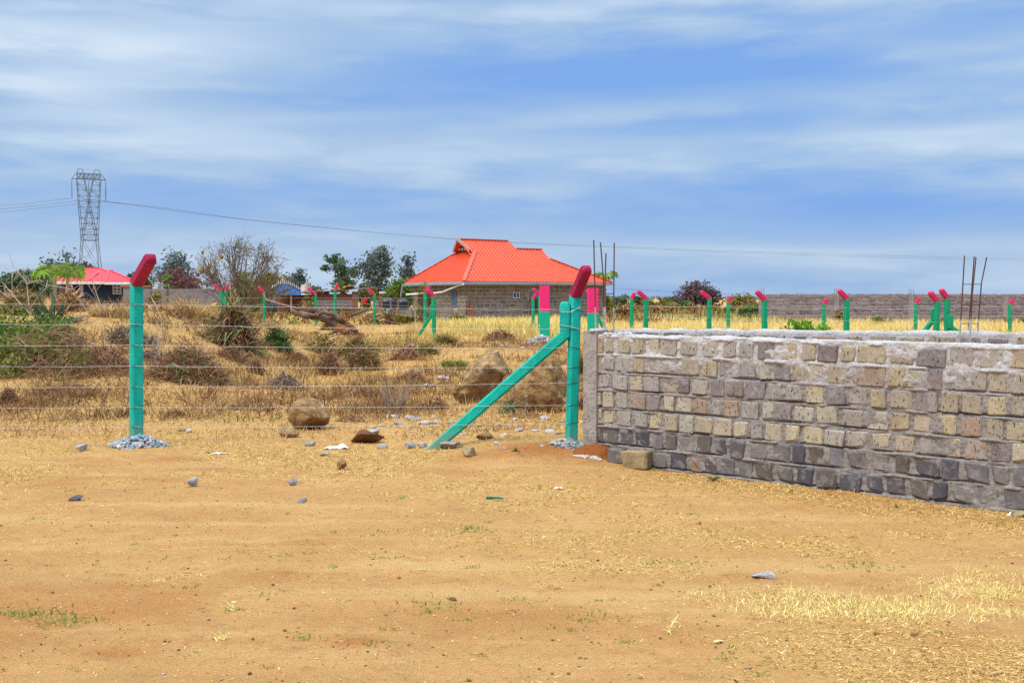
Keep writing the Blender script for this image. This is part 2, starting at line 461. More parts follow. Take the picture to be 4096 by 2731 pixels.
tag(ob('straw_litter', mesh_np('straw_litter', V, Fc, m_straw, tt)), 'short dry straw strewn over the bare earth', 'straw', kind='stuff')

# pale yellow tussocks before the wall
m_yel = MT('yellow_grass', [(0.0, (0.55, 0.42, 0.12)), (0.4, (0.78, 0.68, 0.24)), (1.0, (0.90, 0.86, 0.42))])
X, Y = frustum(330000, 4.3, 8.0, 0.0, 1.4)
Ms = 1.7 * ell(X, Y, 3500, 2425, 560, 38) + 1.0 * ell(X, Y, 4020, 2335, 200, 32) + 0.7 * ell(X, Y, 3180, 2400, 240, 36) + 0.16 * ell(X, Y, 3700, 2400, 600, 90)
Ms = Ms * (0.35 + 1.1 * fbm(X * 4, Y * 4, 81, 3))
keep = RNG.random(len(X)) < np.clip(Ms * (.4 + 1.2 * ss(fbm(X * 2.2, Y * 5, 83, 3), .35, .7)) - 0.12, 0, 1) * .55
X, Y = X[keep], Y[keep]; n = len(X)
P = np.stack([X, Y, H(X, Y)], 1)
V, Fc, tt = blades(P, RNG.uniform(0, 2 * np.pi, n), RNG.uniform(0.35, 1.5, n), RNG.uniform(0.012, 0.042, n) * RNG.choice([1, 1, 1, 1.8], n), RNG.uniform(0.0014, 0.0028, n), 0.25 * RNG.random(n), np.clip(RNG.normal(0.55, 0.24, n), 0, 1))
tag(ob('yellow_grass', mesh_np('yellow_grass', V, Fc, m_yel, tt)), 'pale yellow dry grass patch on the earth before the stone wall', 'grass', kind='stuff')

# tall dry grass of the field, thick and golden beyond the near wall
m_field = MT('field_grass', [(0.0, (0.30, 0.17, 0.05)), (0.18, (0.46, 0.29, 0.10)), (0.5, (0.66, 0.49, 0.16)), (0.85, (0.82, 0.68, 0.25)), (1.0, (0.30, 0.34, 0.07))])
X, Y = frustum(230000, 17.0, 120.0, 1.15, 5)
bandR = ss(X / Y, 0.02, 0.10) * ss(Y, 20, 27) * (1 - 0.55 * ss(Y, 64, 70))
bandH = ss(X / Y, -0.13, -0.05) * (1 - ss(X / Y, 0.02, 0.1)) * ss(Y, 34, 44)
bandL = 0.35 * ss(Y, 40, 50) * (1 - ss(X / Y, -0.16, -0.06))
patch = fbm(X * 0.30, Y * 0.16, 91, 4)
mound = ss(H(X, Y), 0.35, 0.8)
dens = np.clip(np.maximum.reduce([bandR, bandH, bandL]) * (0.55 + 0.9 * (patch - 0.3)) + 0.32 * ss(patch, 0.50, 0.62) * (1 - mound) + 0.06, 0, 1) * (1 - .9 * ss(H(X, Y), .25, .6) * (X < 0))
HC = at(1855, 1124, 69.0); HF = Vector((0.8107, 0.5855, 0)); HL = Vector((-0.5855, 0.8107, 0))
ha = (X - HC.x) * HF.x + (Y - HC.y) * HF.y; hb = (X - HC.x) * HL.x + (Y - HC.y) * HL.y
dens = dens * (1 - .70 * np.exp(-(((X + 6.6) / 3.2) ** 2 + ((Y - 41.5) / 3.5) ** 2)))
dens = np.where((ha > 0.2) & (ha < 12.2) & (hb > 0.2) & (hb < 7.3), 0, dens)
keep = RNG.random(len(X)) < dens
X, Y, dens, mound = X[keep], Y[keep], dens[keep], mound[keep]; n = len(X)
P = np.stack([X, Y, H(X, Y)], 1)
tall = 0.16 + 0.34 * np.clip(dens, 0, 1) * ss(Y, 18, 34) * (1 - .6 * mound)
greenish = (fbm(X * .25, Y * .12, 95, 3) > 0.62) & (RNG.random(n) < 0.35)
tt_ = np.where(greenish, 1.0, np.clip(0.30 - 0.22 * (X / Y < 0.02) * (fbm(X * .2, Y * .1, 97, 3) > .47) + 0.45 * np.clip(dens, 0, 1) + RNG.normal(0, 0.16, n), 0, 0.86))
V, Fc, tt = blades(P, RNG.uniform(0, 2 * np.pi, n), RNG.uniform(0.75, 1.5, n), tall * RNG.uniform(0.6, 1.3, n), RNG.uniform(0.006, 0.012, n) * (0.7 + Y / 55), 0.2 * RNG.random(n), tt_)
tag(ob('field_grass', mesh_np('field_grass', V, Fc, m_field, tt)), 'tall golden dry grass of the field around the houses', 'grass', kind='stuff')

# low dry grass and twigs on the mound and round the boulders
m_rough = MT('mound_grass', [(0.0, (0.16, 0.075, 0.03)), (0.22, (0.34, 0.18, 0.07)), (0.5, (0.49, 0.295, 0.115)), (0.88, (0.66, 0.47, 0.21)), (1.0, (0.20, 0.26, 0.05))])
X, Y = frustum(240000, 11.5, 46.0, 1.25, 2.5)
patch = fbm(X * 0.55, Y * 0.40, 101, 4); p2 = fbm(X * 1.8, Y * 1.2, 103, 3)
keep = (RNG.random(len(X)) < np.clip(0.10 + 1.9 * (patch - 0.40) + 0.8 * (p2 - .5), 0.05, 1)) & ~behind_wall(X, Y)
X, Y, patch, p2 = X[keep], Y[keep], patch[keep], p2[keep]; n = len(X)
P = np.stack([X, Y, H(X, Y)], 1)
up = RNG.random(n) < 0.55
tt_ = np.clip(0.36 + 1.3 * (p2 - 0.5) + RNG.normal(0, 0.17, n), 0, 0.9)
tt_ = np.where((RNG.random(n) < 0.10) & (fbm(X * .4, Y * .4, 107, 3) > 0.55), 1.0, tt_)
L = RNG.uniform(0.04, 0.15, n) * (0.55 + .45 * ss(Y, 13, 17)) * (0.7 + 0.9 * p2) * np.where(RNG.random(n) < .06, 2.0, 1)
V, Fc, tt = blades(P, RNG.uniform(0, 2 * np.pi, n), np.where(up, RNG.uniform(.5, 1.45, n), RNG.uniform(0.0, 0.3, n)), L, RNG.uniform(0.004, 0.008, n) * (0.6 + Y / 22), 0.2 * RNG.random(n), tt_)
tag(ob('mound_grass', mesh_np('mound_grass', V, Fc, m_rough, tt)), 'rough brown and straw coloured grass over the mound and among the boulders', 'grass', kind='stuff')

# dead weeds in drifts over the mound and between the shrubs
m_dead = MT('dead_weeds', [(0.0, (0.12, 0.055, 0.03)), (0.5, (0.24, 0.13, 0.062)), (0.85, (0.36, 0.25, 0.12)), (1.0, (0.19, 0.21, 0.07))])
cx_, cy_ = frustum(2300, 13.2, 46.0, 1.3, 2.0)
kp = (fbm(cx_ * .45, cy_ * .28, 111, 3) > .50 - .05 * (cx_ < -2)) & ~behind_wall(cx_, cy_); cx_, cy_ = cx_[kp], cy_[kp]
nb = 46; X = np.repeat(cx_, nb) + RNG.normal(0, .20, len(cx_) * nb) * np.repeat(RNG.uniform(.4, 1.3, len(cx_)), nb); Y = np.repeat(cy_, nb) + RNG.normal(0, .16, len(cx_) * nb)
n = len(X); P = np.stack([X, Y, H(X, Y)], 1)
V, Fc, tt = blades(P, RNG.uniform(0, 2 * np.pi, n), RNG.uniform(0.2, 1.4, n), RNG.uniform(.06, .28, n) * np.repeat(RNG.uniform(.4, 1.6, len(cx_)), nb), RNG.uniform(.004, .009, n) * (.6 + Y / 22), .2 * RNG.random(n), np.clip(np.repeat(RNG.normal(.42, .2, len(cx_)), nb) + RNG.normal(0, .15, n), 0, 1))
tag(ob('dead_weeds', mesh_np('dead_weeds', V, Fc, m_dead, tt)), 'brown dead weeds in drifts over the mound and the slope beyond the fence', 'weeds', kind='stuff')
# scrub along the far side of the field
m_scrub = MT('far_scrub', [(0.0, (0.13, 0.065, 0.035)), (0.3, (0.27, 0.15, 0.06)), (0.55, (0.34, 0.27, 0.08)), (0.8, (0.21, 0.22, 0.05)), (1.0, (0.08, 0.13, 0.04))])
X, Y = frustum(30000, 62.0, 112.0, 1.0, 2.0); r_ = X / Y
pt = fbm(X * .16, Y * .10, 115, 3); p2 = fbm(X * .5, Y * .3, 117, 3)
kp = (((r_ > .082) & (r_ < .226)) | (r_ < -.10)) & (RNG.random(len(X)) < np.clip(.15 + 2.2 * (p2 - .35), 0, 1)); X, Y, pt, p2 = X[kp], Y[kp], pt[kp], p2[kp]; n = len(X)
P = np.stack([X, Y, H(X, Y)], 1)
V, Fc, tt = blades(P, RNG.uniform(0, 2 * np.pi, n), RNG.uniform(.5, 1.5, n), RNG.uniform(.35, 1.05, n) * (.35 + 1.1 * p2), RNG.uniform(.05, .13, n), .25 * RNG.random(n), np.clip(.5 + 2.4 * (pt - .5) + RNG.normal(0, .16, n), 0, 1))
tag(ob('far_scrub', mesh_np('far_scrub', V, Fc, m_scrub, tt)), 'low brown and olive scrub along the far side of the yellow field', 'scrub', kind='stuff')

# small green weeds
m_weed = MT('green_weeds', [(0.0, (0.09, 0.17, 0.03)), (0.5, (0.18, 0.28, 0.05)), (1.0, (0.36, 0.40, 0.10))], trans=0.25)
X, Y = frustum(330, 3.8, 14.0, 1.1, 1.4)
cent = np.stack([X, Y], 1); cl = []
for i in range(len(X)):
    k = int(RNG.integers(6, 20)); r = RNG.uniform(0.006, 0.022)
    for _ in range(k): cl.append((X[i] + RNG.normal(0, r) * 1.6, Y[i] + RNG.normal(0, r), r))
for (px, py, wx, nb) in [(130, 2455, 110, 150), (250, 2490, 70, 80), (1740, 2425, 60, 70), (2700, 2250, 90, 60), (2350, 2475, 70, 50), (1880, 2118, 40, 90), (3460, 2260, 60, 80), (80, 1720, 60, 60), (700, 1735, 60, 60)]:
    c = gp(px, py)
    for _ in range(nb): cl.append((c.x + RNG.normal(0, wx / ppm(c.y)), c.y + RNG.normal(0, .06), 0.03))
cl = np.array(cl); cl = cl[~behind_wall(cl[:, 0], cl[:, 1])]; n = len(cl)
P = np.stack([cl[:, 0], cl[:, 1], H(cl[:, 0], cl[:, 1])], 1)
V, Fc, tt = blades(P, RNG.uniform(0, 2 * np.pi, n), RNG.uniform(0.15, 1.3, n), cl[:, 2] * RNG.uniform(0.5, 1.1, n) + .006, RNG.uniform(0.003, 0.007, n), 0.3 * RNG.random(n), RNG.random(n))
tag(ob('green_weeds', mesh_np('green_weeds', V, Fc, m_weed, tt)), 'tiny green weeds dotted over the bare earth', 'weeds', kind='stuff')

# ------------------------------------------------------------------ stones
def icos(sub):
    ph = (1 + 5 ** .5) / 2
    V = [(-1, ph, 0), (1, ph, 0), (-1, -ph, 0), (1, -ph, 0), (0, -1, ph), (0, 1, ph), (0, -1, -ph), (0, 1, -ph), (ph, 0, -1), (ph, 0, 1), (-ph, 0, -1), (-ph, 0, 1)]
    T = [(0, 11, 5), (0, 5, 1), (0, 1, 7), (0, 7, 10), (0, 10, 11), (1, 5, 9), (5, 11, 4), (11, 10, 2), (10, 7, 6), (7, 1, 8), (3, 9, 4), (3, 4, 2), (3, 2, 6), (3, 6, 8), (3, 8, 9), (4, 9, 5), (2, 4, 11), (6, 2, 10), (8, 6, 7), (9, 8, 1)]
    V = [Vector(v).normalized() for v in V]
    for _ in range(sub):
        mid = {}; T2 = []
        def m(a, b):
            k = (min(a, b), max(a, b))
            if k not in mid: mid[k] = len(V); V.append((V[a] + V[b]).normalized())
            return mid[k]
        for a, b_, c in T:
            ab, bc, ca = m(a, b_), m(b_, c), m(c, a)
            T2 += [(a, ab, ca), (b_, bc, ab), (c, ca, bc), (ab, bc, ca)]
        T = T2
    return np.array([tuple(v) for v in V]), np.array(T)
ICO = {k: icos(k) for k in (1, 2, 3, 4)}
def rock_verts(seed, sub, cuts=7, rough=0.10, flat=0.0):
    r = np.random.default_rng(seed)
    V, T = ICO[sub]; V = V.copy()
    for _ in range(cuts):                      # cleave with planes
        n = r.normal(size=3); n /= np.linalg.norm(n); d = r.uniform(0.38, 0.78)
        e = V @ n - d
        V = V - np.clip(e, 0, None)[:, None] * n * 0.92
    s = r.uniform(0, 50)
    nz = fbm(V[:, 0] * 2.3 + s + V[:, 2], V[:, 1] * 2.3 + V[:, 2] * 1.7 + s, seed, 4) - 0.5
    n2 = fbm(V[:, 0] * 9 + s + V[:, 2] * 5, V[:, 1] * 9 - V[:, 2] * 6, seed + 3, 3) - 0.5
    V = V * (1 + rough * 2 * nz + rough * 0.9 * n2)[:, None]
    lo, hi = V.min(0), V.max(0)
    return (V - (lo + hi) / 2) / ((hi - lo) / 2), T
def rock(name, px, py, wp, hp, label, mat, seed, cat='stone', sub=3, depth=0.8, group=None, rough=0.10, rot=0.0, smooth=False, sink=0.10, tilt=0.0, prof=None, cuts=12):
    """px, py: middle of the foot in the photo; wp, hp: its width and height there"""
    c = gp(px, py); k = 1 / ppm(c.y)
    hw = wp * k / 2; hh = hp * k / 2 * (1 + sink)
    V, T = rock_verts(seed, sub, cuts, rough)
    V = V * np.array([hw, hw * depth, hh])
    if tilt:
        ca, sa = math.cos(tilt), math.sin(tilt); x, z = V[:, 0].copy(), V[:, 2].copy()
        V[:, 0] = x * ca + z * sa; V[:, 2] = -x * sa + z * ca
        V[:, 0] *= hw / np.abs(V[:, 0]).max(); V[:, 2] *= hh / np.abs(V[:, 2]).max()
    if prof:
        xs = [p[0] for p in prof]; ys = [p[1] for p in prof]
        V[:, 2] = -hh + (V[:, 2] + hh) * np.interp(V[:, 0] / hw, xs, ys); V[:, 2] = -hh + (V[:, 2] + hh) * 2 * hh / (V[:, 2] + hh).max()
    cy = c.y + hw * depth * 0.8
    V = V + np.array([c.x * cy / c.y, cy, c.z + hh * (1 - 2 * sink)])
    o = ob(name, mesh_np(name, V, T, mat, None, smooth), loc=(c.x, cy, c.z))
    return tag(o, label, cat, group)
m_rockbrown = M('rock_brown', (0.12, 0.06, 0.024), (0.46, 0.285, 0.125), 8.0, 0.95, 1.0, 0.09, 11, 0.1, 8, (7, 0.60, (0.44, 0.37, 0.27)))
m_rockpale = M('rock_pale', (0.14, 0.078, 0.036), (0.50, 0.33, 0.165), 7.0, 0.95, 1.0, 0.10, 10, 0.1, 8, (6, 0.59, (0.48, 0.39, 0.28)))
m_rockgrey = M('rock_grey', (0.17, 0.15, 0.15), (0.36, 0.33, 0.32), 9.0, 0.95, 0.6, 0.02, 26, 0.15, 6, rand=0.15)
m_rockdark = M('rock_dark', (0.055, 0.045, 0.055), (0.14, 0.115, 0.12), 12.0, 0.8, 0.5, 0.01, 40, 0.3, 5)
m_rocktan = M('rock_tan', (0.22, 0.165, 0.085), (0.44, 0.35, 0.20), 8.0, 0.95, 0.7, 0.02, 26, 0.1, 6, (30, 0.62, (0.08, 0.06, 0.05)))
m_rubble = M('rubble_lime', (0.24, 0.225, 0.225), (0.46, 0.445, 0.455), 12.0, 0.95, 0.5, 0.01, 40, 0.1, 5, rand=0.25)
m_clod = M('clod_brown', (0.10, 0.05, 0.025), (0.26, 0.13, 0.055), 9.0, 0.95, 0.8, 0.02, 30, 0.1, 6)

rock('boulder', 1925, 1622, 236, 226, 'tall sloping brown boulder leaning behind the teal brace', m_rockpale, 5, 'boulder', 4, 0.8, 'big boulders behind the fence', 0.20, prof=[(-1, .35), (-.6, .55), (-.1, .85), (.25, 1.0), (.6, 1.05), (1, .9)], cuts=7)
rock('boulder', 2158, 1652, 245, 226, 'massive rounded brown boulder behind the corner post', m_rockbrown, 9, 'boulder', 4, 0.8, 'big boulders behind the fence', 0.14, prof=[(-1, .75), (-.5, .92), (.0, 1.0), (.5, 1.02), (1, 1.1)], cuts=2)
rock('boulder', 1236, 1722, 170, 126, 'squat brown boulder with pale grey top, alone on the straw', m_rockbrown, 14, 'boulder', 4, 0.85, None, 0.12, cuts=3, prof=[(-1, .85), (-.3, 1.0), (.3, 1.02), (1, .8)])
rock('stone', 1157, 1752, 86, 44, 'low flat brown stone in front of the squat boulder', m_rockpale, 22, 'stone', 3)
rock('stone', 2086, 1650, 95, 76, 'smooth tan stone under the brace against the massive boulder', m_rocktan, 23, 'stone', 3)
rock('stone', 2225, 1652, 95, 78, 'dark brown stone propped against the massive boulder by the post', m_rockbrown, 24, 'stone', 3)
rock('stone', 1470, 1775, 140, 58, 'rust brown slab of rock topped with white plaster', m_clod, 31, 'stone', 3, 0.7)
rock('plaster_chunk', 1482, 1738, 72, 20, 'flake of white plaster lying on the rust brown slab', m_rubble, 32, 'plaster', 2, 0.6, sink=0)
rock('stone', 305, 2006, 56, 24, 'dark oval pebble like stone alone on bare earth', m_rockdark, 33, 'stone', 3, 0.8, None, 0.05)
rock('stone', 772, 1946, 42, 36, 'upright grey stone on bare earth beyond the dark oval one', m_rockgrey, 34, 'stone', 3)
rock('stone', 1172, 1944, 44, 32, 'pale topped grey stone on bare earth below the squat boulder', m_rockgrey, 35, 'stone', 3)
rock('stone', 1366, 1880, 42, 44, 'small upright brown stone below the plaster topped slab', m_rockbrown, 36, 'stone', 3)
rock('stone', 1210, 2012, 40, 22, 'low grey stone half sunk in bare earth', m_rockgrey, 37, 'stone', 2)
rock('stone', 1875, 1830, 60, 40, 'pale tan stone just past the brace foot', m_rocktan, 38, 'stone', 3)
rock('stone', 1800, 1796, 90, 30, 'dark flat stone tucked under the brace foot', m_rockgrey, 39, 'stone', 3)
rock('stone', 1940, 1760, 74, 30, 'flat brown stone between brace and corner post', m_rockbrown, 40, 'stone', 3)
rock('stone', 322, 1805, 46, 28, 'pale grey stone next to the painted rubble heap', m_rubble, 41, 'stone', 2)
rock('stone', 725, 1728, 36, 16, 'tan stone beside a white pebble near the near post', m_rocktan, 42, 'stone', 2)
rock('stone', 757, 1730, 22, 14, 'white pebble beside the tan stone', m_rubble, 43, 'stone', 2)
rock('stone', 1240, 1785, 48, 22, 'blue grey stone next to the white bag', m_rockgrey, 44, 'stone', 2)
rock('stone', 1300, 1826, 40, 16, 'flat lavender grey stone below the white bag', m_rockgrey, 45, 'stone', 2)
rock('stone', 1640, 1795, 50, 26, 'pale lump of plaster short of the brace foot', m_rubble, 46, 'stone', 2)
rock('stone', 1690, 1790, 44, 22, 'chalky lump touching the brace foot', m_rubble, 47, 'stone', 2)
rock('stone', 1530, 1795, 44, 20, 'pale rubble lump next to the rust brown slab', m_rubble, 48, 'stone', 2)
rock('clod', 3033, 2318, 56, 22, 'smaller of two grey topped dirt clods before the yellow grass', m_rubble, 49, 'clod', 2)
rock('clod', 3080, 2318, 52, 32, 'larger of two grey topped dirt clods before the yellow grass', m_rubble, 50, 'clod', 3)
rock('clod', 1810, 2406, 34, 14, 'dark dung like clod on bare earth in the near middle', m_clod, 51, 'clod', 2)
rock('clod', 3507, 2542, 26, 10, 'dark clod at the head of the red soil streak', m_clod, 52, 'clod', 2)
rock('clod', 3655, 2545, 28, 8, 'flat dark clod beside the red soil streak', m_clod, 53, 'clod', 2)
# chalky rubble strewn behind the brace and on past the corner post
RUB = [(1575, 1670, 70), (1650, 1680, 80), (1735, 1670, 40), (1745, 1690, 50), (1800, 1692, 40), (1530, 1705, 44), (1600, 1695, 60), (1700, 1695, 60), (2180, 1675, 60), (2060, 1680, 36), (1920, 1705, 40), (1990, 1700, 36), (2040, 1705, 30),
       (2075, 1725, 44), (2140, 1725, 50), (2200, 1728, 60), (2235, 1735, 40), (2015, 1740, 36), (2250, 1690, 40), (2325, 1690, 40), (2340, 1720, 30), (1850, 1740, 40), (1990, 1775, 44), (2020, 1795, 26), (1960, 1725, 34), (1890, 1720, 30),
       (1690, 1405, 50), (1735, 1400, 40), (1650, 1385, 46), (2010, 1385, 34), (2040, 1390, 40), (2090, 1395, 36), (2140, 1370, 56), (2165, 1375, 60), (2185, 1380, 40), (2240, 1390, 30), (2000, 1395, 30), (2070, 1345, 30), (2120, 1440, 44), (2270, 1440, 36), (1720, 1545, 60), (1770, 1515, 70), (1560, 1440, 50)]
RUBM = []
for q in range(6):
    V, T = rock_verts(200 + q, 1, 5, 0.12)
    RUBM.append(mesh_np('rubble_lump', V, T, m_rubble, None, False))
for q, (px, py, w) in enumerate(RUB):
    c = gp(px, py); s = w / ppm(c.y) / 2 * .88
    o = bpy.data.objects.new('rubble_lump', RUBM[q % 6]); COL.objects.link(o)
    o.location = (c.x, c.y, c.z + s * .15); o.scale = (s, s * .8, s * random.uniform(.25, .5)); o.rotation_euler = (random.uniform(-.2, .2), random.uniform(-.2, .2), random.uniform(0, 6))
    where = 'strewn under the brace and by the corner post' if py > 1600 else 'strewn about the gate pillar and the far brace'
    tag(o, 'chalky rubble lump ' + where, 'rubble', 'chalky rubble lumps ' + where)
# pebbles too many to count
X, Y = frustum(3600, 3.6, 14.0, 1.0, 1.4); keep = ~behind_wall(X, Y); X, Y = X[keep], Y[keep]
V0, T0 = ICO[1]; n = len(X); s = np.minimum(RNG.gamma(1.6, 0.0014, n) + 0.002, 0.009)
off = np.stack([X, Y, H(X, Y) + s * .3], 1)
jit = RNG.uniform(0.65, 1.25, (n, len(V0), 1))
V = (V0[None] * jit * (s[:, None, None]) * np.array([1, .9, .6]) + off[:, None, :]).reshape(-1, 3)
T = (T0[None] + (np.arange(n) * len(V0))[:, None, None]).reshape(-1, 3)
m_peb = MT('pebbles', [(0.0, (0.10, 0.06, 0.04)), (0.5, (0.26, 0.15, 0.08)), (0.9, (0.34, 0.22, 0.13)), (1.0, (0.45, 0.40, 0.36))])
tag(ob('pebbles', mesh_np('pebbles', V, T, m_peb, np.repeat(RNG.random(n), len(V0)))), 'small pebbles and soil crumbs scattered over the earth', 'pebbles', kind='stuff')
# ================================================================== MASONRY
def chamfer_box(seed, c=0.10, jit=0.05):
    """unit block, 24 vertices, 44 triangles, slightly uneven"""
    r = np.random.default_rng(seed); V = []; ix = {}; cm = {(a, b, d): r.uniform(.5, 1.5) * (2.6 if r.random() < .18 else 1) for a in (-1, 1) for b in (-1, 1) for d in (-1, 1)}
    for sx in (-1, 1):
        for sy in (-1, 1):
            for sz in (-1, 1):
                for a in range(3):
                    v = np.array([sx, sy, sz], float) * (1 - c * cm[(sx, sy, sz)])
                    v[a] = (sx, sy, sz)[a]
                    ix[(sx, sy, sz, a)] = len(V); V.append(v * 0.5)
    V = np.array(V)
    cj = {k: r.normal(0, jit, 3) * 0.5 for k in [(a, b, d) for a in (-1, 1) for b in (-1, 1) for d in (-1, 1)]}
    for (sx, sy, sz, a), i in ix.items(): V[i] += cj[(sx, sy, sz)] + r.normal(0, jit * .25, 3)
    N = []
    for a in range(3):
        o1, o2 = (a + 1) % 3, (a + 2) % 3
        for s in (-1, 1):
            q = []
            for (u, v) in ((-1, -1), (1, -1), (1, 1), (-1, 1)):
                k = [0, 0, 0]; k[a] = s; k[o1] = u; k[o2] = v; q.append(ix[(k[0], k[1], k[2], a)])
            N.append(q if s > 0 else q[::-1])
    for a in range(3):
        o1, o2 = (a + 1) % 3, (a + 2) % 3
        for s1 in (-1, 1):
            for s2 in (-1, 1):
                k = [0, 0, 0]; k[o1] = s1; k[o2] = s2; q = []
                for (e, w) in ((-1, o1), (1, o1), (1, o2), (-1, o2)):
                    k[a] = e; q.append(ix[(k[0], k[1], k[2], w)])
                N.append(q if s1 * s2 > 0 else q[::-1])
    T = []
    for sx in (-1, 1):
        for sy in (-1, 1):
            for sz in (-1, 1):
                tri = [ix[(sx, sy, sz, 0)], ix[(sx, sy, sz, 1)], ix[(sx, sy, sz, 2)]]
                T.append(tri if sx * sy * sz > 0 else tri[::-1])
    return V, N, T
def block_meshes(name, mat, n, c, jit, seed):
    out = []
    for q in range(n):
        V, N, T = chamfer_box(seed + q, c, jit)
        me = bpy.data.meshes.new(name); me.from_pydata([tuple(v) for v in V], [], N + T); me.materials.append(mat); me.update()
        out.append(me)
    return out
def stone_mat(name, palette, pits=True, vary=0.22, smear=0.0, rough=0.95):
    m, t, b = newmat(name)
    pos = t.new('ShaderNodeNewGeometry').outputs['Position']
    r = t.new('ShaderNodeObjectInfo').outputs['Random']
    col = t.ramp(r, [(i / len(palette), c) for i, c in enumerate(palette)], 'CONSTANT')
    n1 = t.noise(pos, 7.0, 6, 0.65); n2 = t.noise(pos, 34.0, 5, 0.65)
    k = t.math('MULTIPLY_ADD', t.math('ADD', n1, t.math('MULTIPLY', n2, 0.6)), vary * 2.2, 1 - vary * 1.75)
    cc = t.new('ShaderNodeCombineXYZ')
    for i in range(3): t.l.new(k, cc.inputs[i])
    col = t.mix(1.0, col, cc.outputs[0], 'MULTIPLY')
    h = t.math('ADD', n1, t.math('MULTIPLY', n2, 0.7))
    if pits:
        n3 = t.noise(t.mapping(pos, (1, 1, 0.42), (0.1, 0.08, 0)), 68.0, 2, 0.5)
        pit = t.sstep(n3, 0.63, 0.68)
        col = t.mix(t.math('MULTIPLY', pit, 0.85), col, (0.045, 0.035, 0.04))
        h = t.math('SUBTRACT', h, t.math('MULTIPLY', pit, 1.2))
    if smear:
        n4 = t.noise(pos, 9.0, 6, 0.7)
        col = t.mix(t.math('MULTIPLY', t.sstep(n4, 0.50, 0.62), smear), col, (0.37, 0.345, 0.335))
    t.put(b.inputs['Base Color'], col); b.inputs['Roughness'].default_value = rough; b.inputs['Specular IOR Level'].default_value = 0.15
    bump(t, b, h, 0.8, 0.012)
    return m
TUFF = [(.275, .245, .22), (.30, .26, .20), (.20, .17, .165), (.325, .28, .205), (.285, .26, .245), (.345, .295, .205), (.175, .145, .145), (.31, .28, .24), (.33, .27, .185), (.22, .19, .18), (.285, .215, .17), (.20, .18, .185)]
TUFFY = [(.365, .32, .24), (.29, .26, .23), (.34, .285, .20), (.26, .235, .215), (.385, .335, .24), (.32, .29, .235), (.22, .19, .175), (.375, .315, .20), (.29, .215, .16)]
BASALT = [(.10, .088, .095), (.14, .12, .11), (.075, .07, .085), (.18, .16, .15), (.12, .10, .09), (.085, .08, .095), (.155, .14, .145)]
RUST = [(.33, .165, .075), (.24, .155, .105), (.36, .19, .085)]
m_tuff = stone_mat('stone_tuff', [(a * 1.04, b * 1.02, c * 1.0) for a, b, c in TUFF], True, .40, 0.45)
m_tuffy = stone_mat('stone_tuff_yellow', [(a * 1.08, b * 1.08, c * 1.12) for a, b, c in TUFFY], True, .38, 0.3)
m_basalt = stone_mat('stone_basalt', BASALT, False, .36, 0.35, 0.8)
m_rust = stone_mat('stone_rust', RUST, False, .30, 0.2)
def mortar_mat(name, lo, hi, zsplit):
    m, t, b = newmat(name)
    g_ = t.new('ShaderNodeNewGeometry'); pos = g_.outputs['Position']
    sp = t.new('ShaderNodeSeparateXYZ'); t.l.new(pos, sp.inputs[0])
    n1 = t.noise(pos, 6.0, 6, 0.65); n2 = t.noise(pos, 38.0, 6, 0.7)
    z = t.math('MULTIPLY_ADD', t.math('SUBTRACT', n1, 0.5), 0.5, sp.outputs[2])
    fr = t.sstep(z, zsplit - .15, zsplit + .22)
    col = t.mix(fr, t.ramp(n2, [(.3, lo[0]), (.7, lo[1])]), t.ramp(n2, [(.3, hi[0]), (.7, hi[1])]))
    col = t.mix(t.math('MULTIPLY', t.sstep(n1, .58, .70), .4), col, (.20, .165, .14))
    t.put(b.inputs['Base Color'], col); b.inputs['Roughness'].default_value = 0.97; b.inputs['Specular IOR Level'].default_value = 0.08
    bump(t, b, t.math('ADD', n2, n1), 0.9, 0.02)
    return m
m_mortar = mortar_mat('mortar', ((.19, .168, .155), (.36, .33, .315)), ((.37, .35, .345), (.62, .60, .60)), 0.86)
m_concrete = M('rough_concrete', (.25, .22, .20), (.40, .365, .34), 9, .97, .9, .02, 38, .08, 7, (34, .60, (.14, .12, .11)))

def wall_rows(L, zt, n, rowh, w0, w1, gap, seed, slant=0.0):
    """[(row, s0, s1, zc, h)] from the top down"""
    r = random.Random(seed); out = []
    for i in range(n):
        s = -r.uniform(0, w1 * .6)
        zc = zt - 0.018 - rowh * (i + .5)
        while s < L:
            w = r.uniform(w0, w1) * (1.5 if r.random() < .06 else 1)
            a, e = max(s, 0.012), min(s + w, L)
            if e - a > 0.05: out.append((i, a, e, zc + r.uniform(-.006, .006), (rowh - gap * r.uniform(.8, 1.35))))
            s += w + gap * r.uniform(.7, 1.6)
    return out

# ------------------------------------------------------------------ near stone wall
NN = np.array([-0.6563, -0.7545]); WL = 5.4; ZT = 1.165; TH = 0.20
wall = thing('stone_wall', 'unfinished grey and tan stone block wall with pale mortar, meeting a concrete corner pillar', 'wall', (WA[0], WA[1], 0))
wall['kind'] = 'thing'
rows_n = wall_rows(WL, ZT, 8, 0.163, 0.100, 0.175, 0.026, 3)
